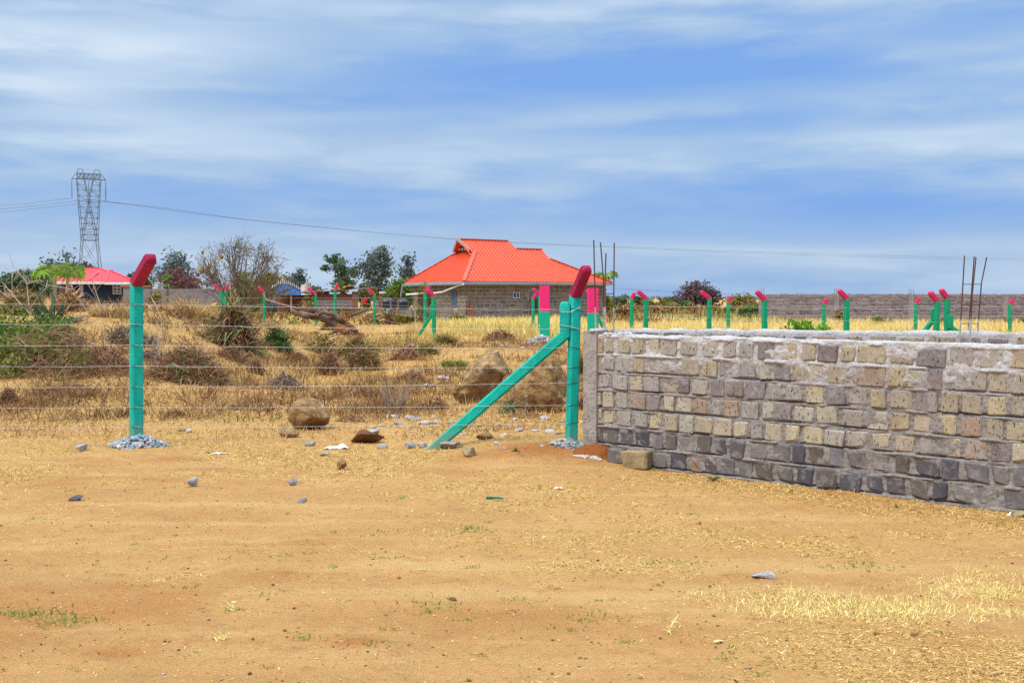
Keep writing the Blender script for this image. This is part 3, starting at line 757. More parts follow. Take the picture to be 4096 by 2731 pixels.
# mortar body: rough sheet over the front, lumpy top
S_ = np.arange(0, WL + .001, 0.0125); zf = np.linspace(-0.2, ZT, 190); tp = np.linspace(0, -TH, 12)[1:]; bk = np.linspace(ZT, -0.2, 3)[1:]
prof = [(0, z, 0) for z in zf] + [(q, ZT, 1) for q in tp] + [(-TH, z, 2) for z in bk]
SS, PP = np.meshgrid(S_, np.arange(len(prof)), indexing='ij')
pn = np.array([p[0] for p in prof])[PP]; pz = np.array([p[1] for p in prof])[PP]; pk = np.array([p[2] for p in prof])[PP]
rowi = (ZT - pz) / 0.163
heavy = 0.6 * np.exp(-((rowi - 1.35) / 0.5) ** 2) + 0.35 * np.exp(-((rowi - 2.9) / 0.35) ** 2)
rough = (fbm(SS * 7, pz * 9, 301, 4) - .5) * (0.036 + .011 * np.exp(-((rowi - 1.6) / .9) ** 2)) + (fbm(SS * 28, pz * 30, 303, 3) - .5) * 0.020
off = -0.008 + rough + heavy * 0.005
jz = (ZT - 0.018 - pz) / 0.163 % 1.0
off = off - 0.042 * np.exp(-((jz - .945) / .035) ** 2) * ss(fbm(SS * 3.1, np.round(rowi) * 7.7, 311, 3), .44, .54) * (rowi > 1.6)
off = off + 0.020 * np.exp(-(np.minimum(np.abs(jz - .03), 1 - jz) / 0.06) ** 2) * ss(fbm(SS * 6, pz * 3, 305, 3), .45, .65)
top_l = (fbm(SS * 6, pn * 9, 307, 4) - .50) * 0.036 + (fbm(SS * 25, pn * 25, 309, 2) - .5) * .012
pn2 = np.where(pk == 0, off, pn); pz2 = np.where(pk == 1, pz + top_l, pz)
Vw = np.stack([WA[0] + WD[0] * SS + NN[0] * pn2, WA[1] + WD[1] * SS + NN[1] * pn2, pz2], -1).reshape(-1, 3)
npf = len(prof); ii = np.arange(len(S_) * npf).reshape(len(S_), npf)
q = np.stack([ii[:-1, :-1].ravel(), ii[1:, :-1].ravel(), ii[1:, 1:].ravel(), ii[:-1, 1:].ravel()], 1)
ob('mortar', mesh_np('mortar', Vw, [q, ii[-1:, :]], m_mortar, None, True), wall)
BT = block_meshes('stone', m_tuff, 9, .09, .03, 400); BY = block_meshes('stone', m_tuffy, 9, .12, .035, 420)
BB = block_meshes('stone', m_basalt, 9, .12, .075, 440); BR = block_meshes('stone', m_rust, 4, .20, .12, 460)
ang = math.atan2(WD[1], WD[0])
for (i, a, e, zc, hh) in rows_n:
    base = i >= 5
    if base: me = random.choice(BR) if i > 5 and random.random() < (.34 if a > 2.2 else .08) else random.choice(BB)
    elif i == 5: me = random.choice(BB)
    elif i in (3, 4): me = random.choice(BY) if random.random() < .68 else random.choice(BT)
    elif i == 2: me = random.choice(BY) if random.random() < .45 else random.choice(BT)
    else: me = random.choice(BT) if random.random() < .85 else random.choice(BY)
    o = bpy.data.objects.new('stone', me); COL.objects.link(o); o.parent = wall
    s = (a + e) / 2; dpt = 0.13
    fo = random.uniform(-.005, .009) + (.003 if i >= 2 else 0)
    n_ = fo - dpt / 2
    o.location = (WD[0] * s + NN[0] * n_, WD[1] * s + NN[1] * n_, zc)
    o.scale = (e - a, dpt, hh * random.uniform(.86, 1.08)); o.rotation_euler = (random.uniform(-.03, .03), random.uniform(-.05, .05), ang + random.uniform(-.05, .05))
# corner pillar of poured concrete
ac = Acc()
def slab_grid(acc, p0, u, v, nu, nv, amp, nrm, seed):
    p0 = np.array(p0); u = np.array(u); v = np.array(v); nrm = np.array(nrm)
    a, b_ = np.meshgrid(np.linspace(0, 1, nu), np.linspace(0, 1, nv), indexing='ij')
    P = p0 + a[..., None] * u + b_[..., None] * v
    d = (fbm(P[..., 0] * 14 + P[..., 1] * 9, P[..., 2] * 12 + P[..., 1] * 5, seed, 4) - .5) * amp * np.sin(np.pi * np.clip(a, .0, 1)) ** .3 * 1
    P = P + d[..., None] * nrm
    acc.add(P.reshape(-1, 3), [(i * nv + j, (i + 1) * nv + j, (i + 1) * nv + j + 1, i * nv + j + 1) for i in range(nu - 1) for j in range(nv - 1)])
def wpt(s, n, z): return np.array([WA[0] + WD[0] * s + NN[0] * n, WA[1] + WD[1] * s + NN[1] * n, z])
p0, p1, p2, p3 = wpt(-.085, .028, -.1), wpt(.065, .026, -.1), wpt(.065, -.24, -.1), wpt(-.085, -.24, -.1)
hz = np.array([0, 0, ZT + .125])
Nf = np.array([NN[0], NN[1], 0]); Df = np.array([WD[0], WD[1], 0])
slab_grid(ac, p0, p1 - p0, hz, 12, 70, .022, Nf, 331); slab_grid(ac, p1, p2 - p1, hz, 14, 70, .01, Df, 333); slab_grid(ac, p2, p3 - p2, hz, 8, 40, .02, -Nf, 335); slab_grid(ac, p3, p0 - p3, hz, 14, 70, .02, -Df, 337)
slab_grid(ac, p0 + hz, p1 - p0, p3 - p0, 8, 12, .03, np.array([0, 0, 1]), 339)
ac.obj('corner_pillar', m_concrete, wall, smooth=True)
for q in range(26):                         # mortar lumps spilled on the pillar head
    s, n_ = random.uniform(-.09, .34), random.uniform(-.20, .03)
    V, T = rock_verts(500 + q, 1, 4, .14); r = random.uniform(.016, .036)
    zz = ZT + (.03 if s < .08 else 0.0) + .005
    ob('mortar_lump', mesh_np('mortar_lump', V * np.array([r, r, r * .6]) + wpt(s, n_, zz), T, m_mortar, None, True), wall)

# ------------------------------------------------------------------ second wall of the enclosure, seen over the first
BA = np.array([0.99, 11.02]); BD = np.array([3.5, -1.19]) / np.hypot(3.5, 1.19); BN = np.array([BD[1], -BD[0]]); BL = 4.9
ang2 = math.atan2(BD[1], BD[0])
wall2 = thing('stone_wall', 'far side of the stone enclosure, only its top course showing over the wall before it', 'wall', (BA[0], BA[1], 0)); wall2['kind'] = 'thing'
S2 = np.arange(0, BL, .04); zf = np.linspace(-.2, 1.185, 50); prof = [(0, z, 0) for z in zf] + [(q, 1.185, 1) for q in np.linspace(0, -TH, 8)[1:]] + [(-TH, z, 2) for z in (.5, -.2)]
SS, PP = np.meshgrid(S2, np.arange(len(prof)), indexing='ij')
pn = np.array([p[0] for p in prof])[PP]; pz = np.array([p[1] for p in prof])[PP]; pk = np.array([p[2] for p in prof])[PP]
rg = (fbm(SS * 8, pz * 9, 341, 4) - .5) * .035
pn2 = np.where(pk == 0, -.008 + rg, pn); pz2 = np.where(pk == 1, pz + (fbm(SS * 6, pn * 9, 343, 4) - .5) * .05, pz)
Vw = np.stack([BA[0] + BD[0] * SS + BN[0] * pn2, BA[1] + BD[1] * SS + BN[1] * pn2, pz2], -1).reshape(-1, 3)
npf = len(prof); ii = np.arange(len(S2) * npf).reshape(len(S2), npf)
q = np.stack([ii[:-1, :-1].ravel(), ii[1:, :-1].ravel(), ii[1:, 1:].ravel(), ii[:-1, 1:].ravel()], 1)
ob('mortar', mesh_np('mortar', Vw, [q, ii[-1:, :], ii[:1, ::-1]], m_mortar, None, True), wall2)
for (i, a, e, zc, hh) in wall_rows(BL, 1.185, 3, .165, .15, .24, .045, 8):
    o = bpy.data.objects.new('stone', random.choice(BT if random.random() < .6 else BY) if random.random() < .8 else random.choice(BB)); COL.objects.link(o); o.parent = wall2
    s = (a + e) / 2; n_ = random.uniform(-.002, .010) - .065
    o.location = (BD[0] * s + BN[0] * n_, BD[1] * s + BN[1] * n_, zc); o.scale = (e - a, .13, hh); o.rotation_euler = (0, random.uniform(-.03, .03), ang2 + random.uniform(-.03, .03))

# ------------------------------------------------------------------ rebar
m_rebar = M('rusty_steel', (.045, .022, .018), (.16, .065, .04), 30, .8, .5, .003, 90, .4, 4, metal=.3)
m_slurry = M('cement_coat', (.30, .26, .24), (.46, .42, .40), 40, .95, .5, .003, 90, .1, 4)
def rebar_cage(label, bars, stirrups, Ys, coat):
    b0 = at(bars[0][-1][0], bars[0][-1][1], Ys[0])
    t_ = thing('rebar_cage', label, 'rebar', b0)
    tr = []
    for bpts, Y in zip(bars, Ys):
        P = [at(px, py, Y) for (px, py) in bpts]
        P[-1] = P[-1] - Vector((0, 0, .06)); tr.append(P)
        A = Acc(); A.tube(P, .0058, 6); A.obj('bar', m_rebar, t_)
        top, bot = P[0], P[-1]
        k = min(1, coat / max(.01, top.z - bot.z)); A = Acc()
        def on(u):
            z = bot.z + (top.z - bot.z) * u
            for i in range(len(P) - 1):
                if P[i + 1].z <= z <= P[i].z:
                    return P[i + 1].lerp(P[i], (z - P[i + 1].z) / (P[i].z - P[i + 1].z))
            return bot
        A.tube([on(k), on(k * .6), on(.0)], [.0065, .008, .0085], 6); A.obj('cement_coat', m_slurry, t_)
    for py in stirrups:
        ring = []
        for P in tr:
            z = at(2048, py, P[0].y).z
            i = next((i for i in range(len(P) - 1) if P[i + 1].z <= z <= P[i].z), len(P) - 2)
            ring.append(P[i + 1].lerp(P[i], (z - P[i + 1].z) / (P[i].z - P[i + 1].z)))
        order = [ring[0], ring[1], ring[3], ring[2], ring[0]]
        A = Acc(); A.tube(order, .0035, 5); A.obj('stirrup', m_rebar, t_)
rebar_cage('four tall rusty reinforcing bars standing out of the concrete corner pillar', [[(2375, 960), (2384, 1315)], [(2402, 970), (2414, 1120), (2415, 1315)], [(2424, 1013), (2420, 1140), (2421, 1315)], [(2457, 971), (2454, 1315)]],
           [1175, 1262], [10.12, 10.26, 10.10, 10.24], .26)
rebar_cage('four rusty reinforcing bars splaying up from the rear wall of the enclosure', [[(3858, 1023), (3848, 1200), (3838, 1340)], [(3897, 1026), (3884, 1200), (3869, 1340)], [(3904, 1029), (3889, 1180), (3880, 1340)], [(3947, 1029), (3926, 1130), (3908, 1340)]],
           [1137, 1220, 1294], [9.92, 10.05, 9.86, 9.98], .20)

# ================================================================== FENCE
def paint_mat(name, c1, c2, chip, dust=True):
    m, t, b = newmat(name)
    pos = t.new('ShaderNodeNewGeometry').outputs['Position']
    n1 = t.noise(t.mapping(pos, (1, 1, .35)), 11.0, 6, .65); n2 = t.noise(pos, 55.0, 5, .7); n3 = t.noise(pos, 24.0, 6, .75)
    col = t.ramp(n1, [(.3, c1), (.7, c2)])
    col = t.mix(t.math('MULTIPLY', t.sstep(n3, .63, .68), .8), col, chip)
    if dust:
        sp = t.new('ShaderNodeSeparateXYZ'); t.l.new(pos, sp.inputs[0])
        k = t.math('ADD', sp.outputs[2], t.math('MULTIPLY', t.math('SUBTRACT', n3, .5), .5))
        col = t.mix(t.math('MULTIPLY', t.sstep(k, .32, .02), .45), col, (.36, .24, .13))
    t.put(b.inputs['Base Color'], col); b.inputs['Roughness'].default_value = .62; b.inputs['Specular IOR Level'].default_value = .25
    bump(t, b, t.math('ADD', n2, n1), .7, .008)
    return m
m_teal = paint_mat('teal_paint', (0.0, 0.30, 0.23), (0.006, 0.48, 0.395), (.04, .20, .17))
m_green = M('green_paint', (0.0, 0.24, 0.105), (0.002, 0.31, 0.145), 10, .6, .2, .004, 30, .3, 4)
m_pinkn = paint_mat('crimson_paint', (.26, .003, .038), (.38, .008, .075), (.14, .01, .03), False)
m_pink = M('pink_paint', (.52, .012, .08), (.64, .025, .13), 10, .6, .2, .004, 30, .3, 4)
m_teal2 = M('gate_teal_paint', (0.0, .34, .20), (.002, .42, .27), 10, .6, .2, .004, 30, .3, 4)
m_pink2 = M('gate_pink_paint', (.70, .012, .14), (.78, .03, .19), 10, .6, .2, .004, 30, .3, 4)
m_wire = M('galvanised_wire', (.28, .28, .30), (.50, .50, .52), 60, .5, 0, 0, None, .5, 2, metal=.4)
m_tie = M('tie_wire', (.03, .05, .05), (.09, .11, .11), 60, .6, 0, 0, None, .4, 2)
def ring8(c, u, v, w, d, ch=.16):
    a, b_ = w / 2, d / 2; k = ch * min(w, d)
    return [c + u * x + v * y_ for (x, y_) in ((-a + k, -b_), (a - k, -b_), (a, -b_ + k), (a, b_ - k), (a - k, b_), (-a + k, b_), (-a, b_ - k), (-a, -b_ + k))]
def loft(acc, rings):
    n = len(rings[0]); V = [p for r in rings for p in r]
    Q = [(i * n + k, i * n + (k + 1) % n, (i + 1) * n + (k + 1) % n, (i + 1) * n + k) for i in range(len(rings) - 1) for k in range(n)]
    acc.add(V, Q, None, [tuple(range(n - 1, -1, -1)), tuple(range((len(rings) - 1) * n, len(rings) * n))])
UP = Vector((0, 0, 1))
def fence_post(foot, bend, tip, w, shaft_m, arm_m, label, group, ties=(), splay=.97):
    t_ = thing('fence_post', label, 'fence post', foot, group)
    ad = (tip - bend); al = ad.length; ad.normalize()
    hd = Vector((ad.x, ad.y, 0)).normalized(); sd = UP.cross(hd)
    sh = (bend - foot); shd = sh.normalized()
    m_ = (hd + (hd - ad * hd.dot(ad)).normalized()); m_.normalize(); ks = 1 / max(.6, m_.dot(hd))
    m2 = (m_ - 0 * shd)
    A = Acc(); R = []
    for k in (-0.08, 0, .25, .5, .75, .95):
        ww = w * (1.03 - .05 * k); wob = Vector((random.uniform(-1, 1), random.uniform(-1, 1), 0)) * .002
        R.append(ring8(foot + sh * k + wob, sd, hd, ww, ww))
    R.append(ring8(bend, sd, m2, w * .98, w * .98 * ks)); loft(A, R); A.obj('shaft', shaft_m, t_)
    pa = (hd - ad * hd.dot(ad)).normalized()
    A = Acc(); R = [ring8(bend + ad * .001, sd, m2, w * .985, w * .985 * ks)]
    for (k, s) in ((.3, .98), (.6, .97), (1 - .42 * w / al, .96), (1 - .16 * w / al, .86), (1 - .03 * w / al, .62), (1.0, .40)):
        R.append(ring8(bend + ad * (al * k), sd, pa, w * s, w * s * (1 if k < 1 - .3 * w / al else s)))
    loft(A, R); A.obj('arm', arm_m, t_)
    for z in ties:
        c = foot + sh * ((z - foot.z) / sh.z); A = Acc(); rr = []
        skew = random.uniform(-.012, .012)
        for k in range(9):
            x, y_ = ((-1, -1), (0, -1.02), (1, -1), (1.02, 0), (1, 1), (0, 1.02), (-1, 1), (-1.02, 0), (-1, -1))[k]
            rr.append(c + sd * (x * w * .515) + hd * (y_ * w * .515) + UP * (skew * x + (-.008 if abs(x) < .5 and y_ < 0 else 0)))
        A.tube(rr, .0026, 5); A.obj('wire_tie', m_tie, t_)
    return t_
def strut_brace(foot, kink, top, w, mat, label, group):
    t_ = thing('brace_post', label, 'brace', foot, group)
    hd = Vector((kink.x - foot.x, kink.y - foot.y, 0)).normalized(); sd = UP.cross(hd)
    dd = (kink - foot).normalized(); pa = (hd - dd * hd.dot(dd)).normalized()
    m_ = (hd + pa).normalized(); ks = 1 / max(.6, m_.dot(hd))
    A = Acc()
    L = (kink - foot).length
    R = [ring8(foot + dd * (L * k) + Vector((random.uniform(-1, 1), 0, random.uniform(-1, 1))) * .002, sd, pa, w, w) for k in (-.04, .0, .25, .5, .75, .93)]
    R.append(ring8(kink, sd, m_, w, w * ks))
    H_ = (top - kink)
    for (k, s) in ((.3, 1), (1 - .5 * w / H_.length, 1), (1 - .18 * w / H_.length, .86), (1 - .04 * w / H_.length, .6), (1, .35)):
        R.append(ring8(kink + H_ * k, sd, hd, w * (1 if s == 1 else .5 + .5 * s), w * s))
    loft(A, R); A.obj('shaft', mat, t_)
    return t_
# the two near posts
PY = 11.05; fA = at(545, 1760, PY); fA.z = gz(fA.x, fA.y)
WZ_A = [at(545, y_, PY - .06).z for y_ in (1216, 1297, 1380, 1463, 1546, 1628, 1706)]
bA = at(546, 1133, PY); tA = at(606, 1027, PY - .40)
fence_post(fA, bA, tA, .115, m_teal, m_pinkn, 'teal fence post with crimson arm, standing alone in a heap of painted rubble', 'near fence posts', WZ_A)
fB = at(2284, 1778, 10.42); bB = at(2301, 1183, 10.42); fB.z = gz(fB.x, fB.y)
WZ_B = [at(2290, y_, 10.36).z for y_ in (1238, 1316, 1392, 1469, 1531, 1620, 1692)]
tB = at(2349, 1068, 10.42 - .28)
fence_post(fB, bB, tB, .098, m_teal, m_pinkn, 'teal corner post with crimson arm beside the stone wall', 'near fence posts', WZ_B)
bk_ = at(2262, 1338, 10.42); bt_ = at(2261, 1206, 10.42); bf_ = at(1741, 1780, 10.62); bf_.z = gz(bf_.x, bf_.y) + .02
strut_brace(bf_, bk_, bt_, .100, m_teal, 'long teal concrete brace slanting up to the corner post by the stone wall', 'braces')
# painted rubble round their feet
def heap(label, c, rx, h, n, seed, painted):
    t_ = thing('rubble_heap', label, 'rubble heap', c)
    r = random.Random(seed)
    for q in range(n):
        u = r.random() ** .6 * (1.45 if r.random() < .12 else 1); th = r.uniform(0, 2 * math.pi)
        x = rx * u * math.cos(th); y_ = rx * .75 * u * math.sin(th)
        z = h * max(0, 1 - u) ** .9 + gz(c.x + x, c.y + y_) - c.z
        s = r.uniform(.012, .030)
        o = bpy.data.objects.new('rubble_stone', HEAPM[q % 6] if (r.random() > painted) else HEAPP[q % 12]); COL.objects.link(o); o.parent = t_
        o.location = (x, y_, z + s * .1); o.scale = (s, s * r.uniform(.7, 1), s * r.uniform(.45, .75)); o.rotation_euler = (r.uniform(-.5, .5), r.uniform(-.5, .5), r.uniform(0, 6))
    A = Acc(); ring_n = 20; V = [Vector((c.x, c.y, c.z + h * .9))]
    for k in range(ring_n): V.append(Vector((c.x + rx * .95 * math.cos(k * 2 * math.pi / ring_n), c.y + rx * .72 * math.sin(k * 2 * math.pi / ring_n), gz(c.x, c.y) - .01)))
    A.add(V, None, [(0, 1 + k, 1 + (k + 1) % ring_n) for k in range(ring_n)]); A.obj('grit', m_rubble, t_)
m_aqua = M('paint_splashed_stone', (.04, .30, .28), (.32, .34, .36), 26, .85, .4, .01, 60, .2, 5, rand=.2)
m_aqua2 = M('blue_splashed_stone', (.08, .30, .42), (.34, .35, .38), 26, .85, .4, .01, 60, .2, 5, rand=.2)
HEAPM = []; HEAPP = []
for q in range(6):
    V, T = rock_verts(240 + q, 1, 6, .12)
    HEAPM.append(mesh_np('rubble_stone', V, T, m_rubble, None, False)); HEAPP.append(mesh_np('rubble_stone', V, T, m_aqua, None, False))
for q in range(6):
    V, T = rock_verts(260 + q, 1, 6, .12); HEAPP.append(mesh_np('rubble_stone', V, T, m_aqua2, None, False))
heap('cone of grey rubble splashed with teal and blue paint round the lone near post', Vector((fA.x + .025, fA.y - .02, fA.z)), .29, .125, 250, 5, .36)
heap('low scatter of grey rubble round the foot of the corner post', Vector((fB.x - .03, fB.y - .08, fB.z)), .19, .05, 90, 6, .18)
# wires: seven strands from beyond the frame to the corner post, with barbs
A0 = [at(-260, y_, 11.4).z for y_ in (1208, 1291, 1377, 1461, 1544, 1627, 1709)]
NAMES = ['topmost', 'second highest', 'third highest', 'middle', 'third lowest', 'second lowest', 'lowest']
for k in range(7):
    pA = Vector((fA.x, fA.y - .066, WZ_A[k])); pB = Vector((fB.x - .02, fB.y - .055, WZ_B[k])); p0 = at(-260, 1300, 11.4); p0.z = A0[k]
    P = []
    for (a, e, n) in ((p0, pA, 30), (pA, pB, 44)):
        for i in range(n):
            u = i / n; sag = 4 * u * (1 - u) * .012
            P.append(a.lerp(e, u) + Vector((0, random.uniform(-.002, .002), -sag + random.uniform(-.0022, .0022))))
    P.append(pB)
    t_ = thing('fence_wire', NAMES[k] + ' of seven barbed wire strands on the near fence', 'barbed wire', pA, 'barbed wire strands of the near fence')
    A = Acc(); A.tube(P, .0014, 5); A.obj('strand', m_wire, t_)
    A = Acc()
    for i in range(1, len(P) - 1, 1):
        if random.random() < .8:
            d = (P[i + 1] - P[i]).normalized(); c = P[i].lerp(P[i + 1], random.random())
            for _ in range(2):
                th = random.uniform(0, 6.28); v = (UP * math.cos(th) + d.cross(UP) * math.sin(th)) * .014
                A.tube([c - v + d * .004, c + v - d * .004], .0010, 4)
    o_ = A.obj('barbs', m_wire, t_); o_['kind'] = 'stuff'
    o = t_
# a spare lashing of wire round brace and post
A = Acc(); c1 = at(2238, 1243, 10.36); c2 = at(2322, 1230, 10.34)
for (ya, yb, yc) in ((1246, 1248, 1228), (1299, 1306, 1318)):
    a = at(2240, ya, 10.355); b_ = at(2280, yb, 10.352); c = at(2322, yc, 10.352)
    A.tube([a, b_, c, c + Vector((.004, .09, 0)), a + Vector((-.004, .12, 0)), a], .003, 5)
tag(A.obj('lashing_wire', m_wire, None, at(2280, 1250, 10.36)), 'two wire lashings binding the brace to the corner post', 'wire')

# far posts: (foot px, bend px, tip px, depth, ground known)
FAR = [
 ((887, 1290), (885, 1161), (862, 1143), 56, 'green post buried in the dead leaf heap, pink arm bent away from its twin'),
 ((906, 1290), (904, 1162), (911, 1142), 58, 'green post buried in the dead leaf heap, pink arm almost upright'),
 ((1058, 1290), (1057, 1170), (1036, 1150), 56, 'green post with pink arm between the bare acacia and the fallen log'),
 ((1262, 1294), (1263, 1177), (1237, 1156), 60, 'green post behind the fallen log, before the low end of the rusty shed'),
 ((1339, 1270), (1341, 1158), (1350, 1138), 62, 'green post in front of the striped sheet wall of the rusty shed, arm upright'),
 ((1497, 1268), (1498, 1178), (1476, 1157), 62, 'green post between the rusty shed and the black water tanks'),
 ((1700, 1317), (1701, 1171), (1712, 1149), 51, 'plain green post standing just behind the braced one at the house end'),
 ((1735, 1357), (1737, 1186), (1713, 1162), 40, 'green post with its own brace, before the stone house with the orange roof'),
 ((2158, 1318), (2160, 1180), (2136, 1159), 47, 'green post peeping out from behind the wide pink and teal gate pillar'),
 ((2133, 1313), (2132, 1194), (2143, 1179), 52, 'thin green post before the house door, beside the wide gate pillar'),
 ((2377, 1370), (2379, 1194), (2350, 1167), 37, 'green post with brace in front of the gate pillar that the stone wall hides'),
 ((2526, 1345), (2527, 1194), (2537, 1174), 46, 'thinner of two green posts standing close together past the rebar'),
 ((2582, 1390), (2585, 1194), (2556, 1169), 34, 'thicker of two green posts standing close together past the rebar'),
 ((2834, 1390), (2838, 1194), (2809, 1171), 34, 'green post in front of the round purple brown tree'),
 ((2913, 1350), (2913, 1208), (2924, 1189), 46, 'thin green post with upright arm next to the dark green round bush'),
 ((3056, 1400), (3060, 1200), (3031, 1171), 29.5, 'green post at the near end of the far block wall'),
 ((3294, 1350), (3295, 1216), (3308, 1197), 45, 'thin green post rising out of the bright green shrub'),
 ((3383, 1400), (3388, 1195), (3360, 1166), 29, 'thick green post past the bright green shrub, arm bent over'),
 ((3662, 1350), (3663, 1213), (3679, 1194), 44, 'thin green post next to the pair of braced corner posts'),
 ((3744, 1400), (3748, 1204), (3723, 1174), 27.5, 'braced green corner post with dark pink arm bent over'),
 ((3789, 1400), (3788, 1192), (3767, 1163), 28.5, 'braced green corner post with bright pink arm facing forward'),
 ((4040, 1350), (4039, 1216), (4053, 1197), 42, 'thin green post past the splayed rebar, last of the row'),
]
for (fp, bp, tp_, Y, lab) in FAR:
    fo = at(fp[0], fp[1], Y); fo.z = gz(fo.x, Y) - .1; be = at(bp[0], bp[1], Y)
    lean = tp_[0] < bp[0]
    ti = at(bp[0] + (tp_[0] - bp[0]) * 1.22, bp[1] + (tp_[1] - bp[1]) * 1.22, Y - .06)
    fence_post(fo, be, ti, .142 if Y > 36 else .13, m_green, m_pink, lab, 'green posts of the far fence')
for (fp, kp, tp_, Y, lab) in [((1676, 1340), (1728, 1256), (1728, 1218), 40.3, 'small green brace slanting to the post before the orange roofed house'),
                              ((2418, 1318), (2387, 1262), (2386, 1222), 36.8, 'green brace leaning on the post beside the hidden gate pillar'),
                              ((3660, 1372), (3732, 1280), (3733, 1234), 27.7, 'green brace slanting up to the corner post with dark pink arm'),
                              ((3890, 1372), (3802, 1307), (3802, 1258), 28.3, 'green brace slanting down from the corner post with bright pink arm')]:
    fo = at(fp[0], fp[1], Y)
    strut_brace(fo, at(kp[0], kp[1], Y), at(tp_[0], tp_[1], Y), .115, m_green, lab, 'braces')
# wires of the far fence
ROWN = [(2585, 34), (2838, 34), (3060, 29.5), (3388, 29), (3748, 27.5)]
ROWF = [(2527, 46), (2913, 46), (3295, 45), (3663, 44), (4039, 42), (4400, 41)]
ROWL = [(885, 56), (1057, 56), (1263, 60), (1498, 62), (1737, 40)]
HN = ['lowest', 'second lowest', 'second highest', 'highest']
for (row, hs, rn) in ((ROWN, (.25, .62, .99, 1.33), 'thick posts before the far block wall'), (ROWF, (.2, .55, .9, 1.25), 'thin posts before the far block wall'), (ROWL, (.35, .75, 1.15, 1.5), 'posts before the rusty shed')):
    for k, hgt_ in enumerate(hs):
        P = []
        for (px, Y) in row:
            p = at(px, 1200, Y); p.z = hgt_ - (.1 if row is not ROWL else 0); p.y -= .08; P.append(p)
        A = Acc()
        for a, e in zip(P[:-1], P[1:]): A.tube([a, a.lerp(e, .5) - Vector((0, 0, .03)), e], .004, 4)
        tag(A.obj('fence_wire', m_wire, None, P[0]), HN[k] + ' wire strand along the ' + rn, 'barbed wire', 'wire strands of the far fence')
# gate pillars, painted half pink and half teal
for (xl, xr, yt, ym, yb, Y, lab) in [(2159, 2200, 1142, 1246, 1362, 38.5, 'wide square gate pillar, pink above and teal below, standing clear before the house'),
                                     (2352, 2395, 1152, 1252, 1382, 35.5, 'wide square gate pillar, pink above and teal below, partly hidden by the corner post')]:
    a, e = at(xl, yt, Y), at(xr, yt, Y); w = e.x - a.x; cx = (a.x + e.x) / 2; g_ = gz(cx, Y) - .15; zt = a.z; zm = at(xl, ym, Y).z
    t_ = thing('gate_pillar', lab, 'gate pillar', (cx, Y + w / 2, g_), 'painted gate pillars'); t_['kind'] = 'thing'
    for (nm, z0, z1, mt, k) in (('lower_shaft', g_, zm, m_teal2, 1.0), ('upper_shaft', zm, zt, m_pink2, .99)):
        A = Acc(); loft(A, [ring8(Vector((cx, Y + w / 2, z)), Vector((1, 0, 0)), Vector((0, 1, 0)), w * k, w * k, .06) for z in (z0, z1)]); A.obj(nm, mt, t_)
heapc = gp(2165, 1378); heap('small heap of grey rubble at the foot of the clear gate pillar', Vector((heapc.x, heapc.y - .2, heapc.z)), .55, .28, 50, 7, 0)
for o_ in bpy.data.objects:
    if o_.parent and o_.parent.name.startswith('rubble_heap.002') and o_.name.startswith('rubble_stone'): o_.scale = [v * 4.2 for v in o_.scale]
# ================================================================== FAR WALLS AND BUILDINGS
def block_wall(parent, org, d, L, z0, rows, rowh, bw, gap, meshes, seed, proud=.02, skip=(), limit=300, stuff_mat=None, depth=.10):
    """blocks laid in courses on the face of a wall; org = start of the face at z=0, d = direction along it"""
    r = random.Random(seed); d = Vector((d[0], d[1], 0)).normalized(); n = Vector((d.y, -d.x, 0)); a0 = math.atan2(d.y, d.x)
    cnt = 0; rest = Acc(); pw = wloc(parent)
    jobs = []
    for i in range(rows):
        s = -r.uniform(0, bw) * .9
        while s < L:
            w = bw * r.uniform(.72, 1.12); a, e = max(0, s), min(L, s + w); s += w + gap
            if e - a < bw * .2: continue
            zc = z0 + rowh * (i + .5); sc = (a + e) / 2
            if any(x0 < sc < x1 and y0 < zc < y1 for (x0, x1, y0, y1) in skip): continue
            jobs.append((sc, e - a, zc))
    jobs.sort(key=lambda j: -j[2])
    for (sc, w, zc) in jobs:
        p = Vector(org) + d * sc; p.z = zc; off = r.uniform(proud * .3, proud) - depth / 2; p = p + n * off
        hh = rowh - gap * r.uniform(.7, 1.5)
        if cnt < limit:
            o = bpy.data.objects.new('block', r.choice(meshes)); COL.objects.link(o); o.parent = parent
            o.location = p - pw; o.scale = (w, depth, hh); o.rotation_euler = (0, r.uniform(-.012, .012), a0 + r.uniform(-.01, .01)); cnt += 1
        else:
            rest.box(p, d * (w / 2), n * (depth / 2), UP * (hh / 2))
    if rest.n:
        o = rest.obj('blocks', stuff_mat, parent); o['kind'] = 'stuff'
PURP = [(.155, .125, .135), (.20, .165, .165), (.12, .10, .115), (.235, .19, .18), (.175, .15, .155), (.14, .12, .14)]
m_purp = stone_mat('far_block', PURP, False, .25, .35)
m_purpmortar = M('far_mortar', (.17, .14, .135), (.29, .25, .245), 3.0, .97, .5, .02, 12, .08, 7)
m_housestone = stone_mat('house_stone', [(.13, .13, .12), (.20, .17, .13), (.10, .118, .118), (.24, .185, .135), (.145, .14, .12), (.115, .13, .122), (.19, .14, .10)], False, .30, .45)
m_housemortar = M('house_mortar', (.23, .19, .155), (.36, .30, .245), 2.5, .97, .5, .02, 12, .08, 7)
BP = block_meshes('block', m_purp, 6, .22, .09, 600); BH = block_meshes('block', m_housestone, 6, .18, .07, 620)

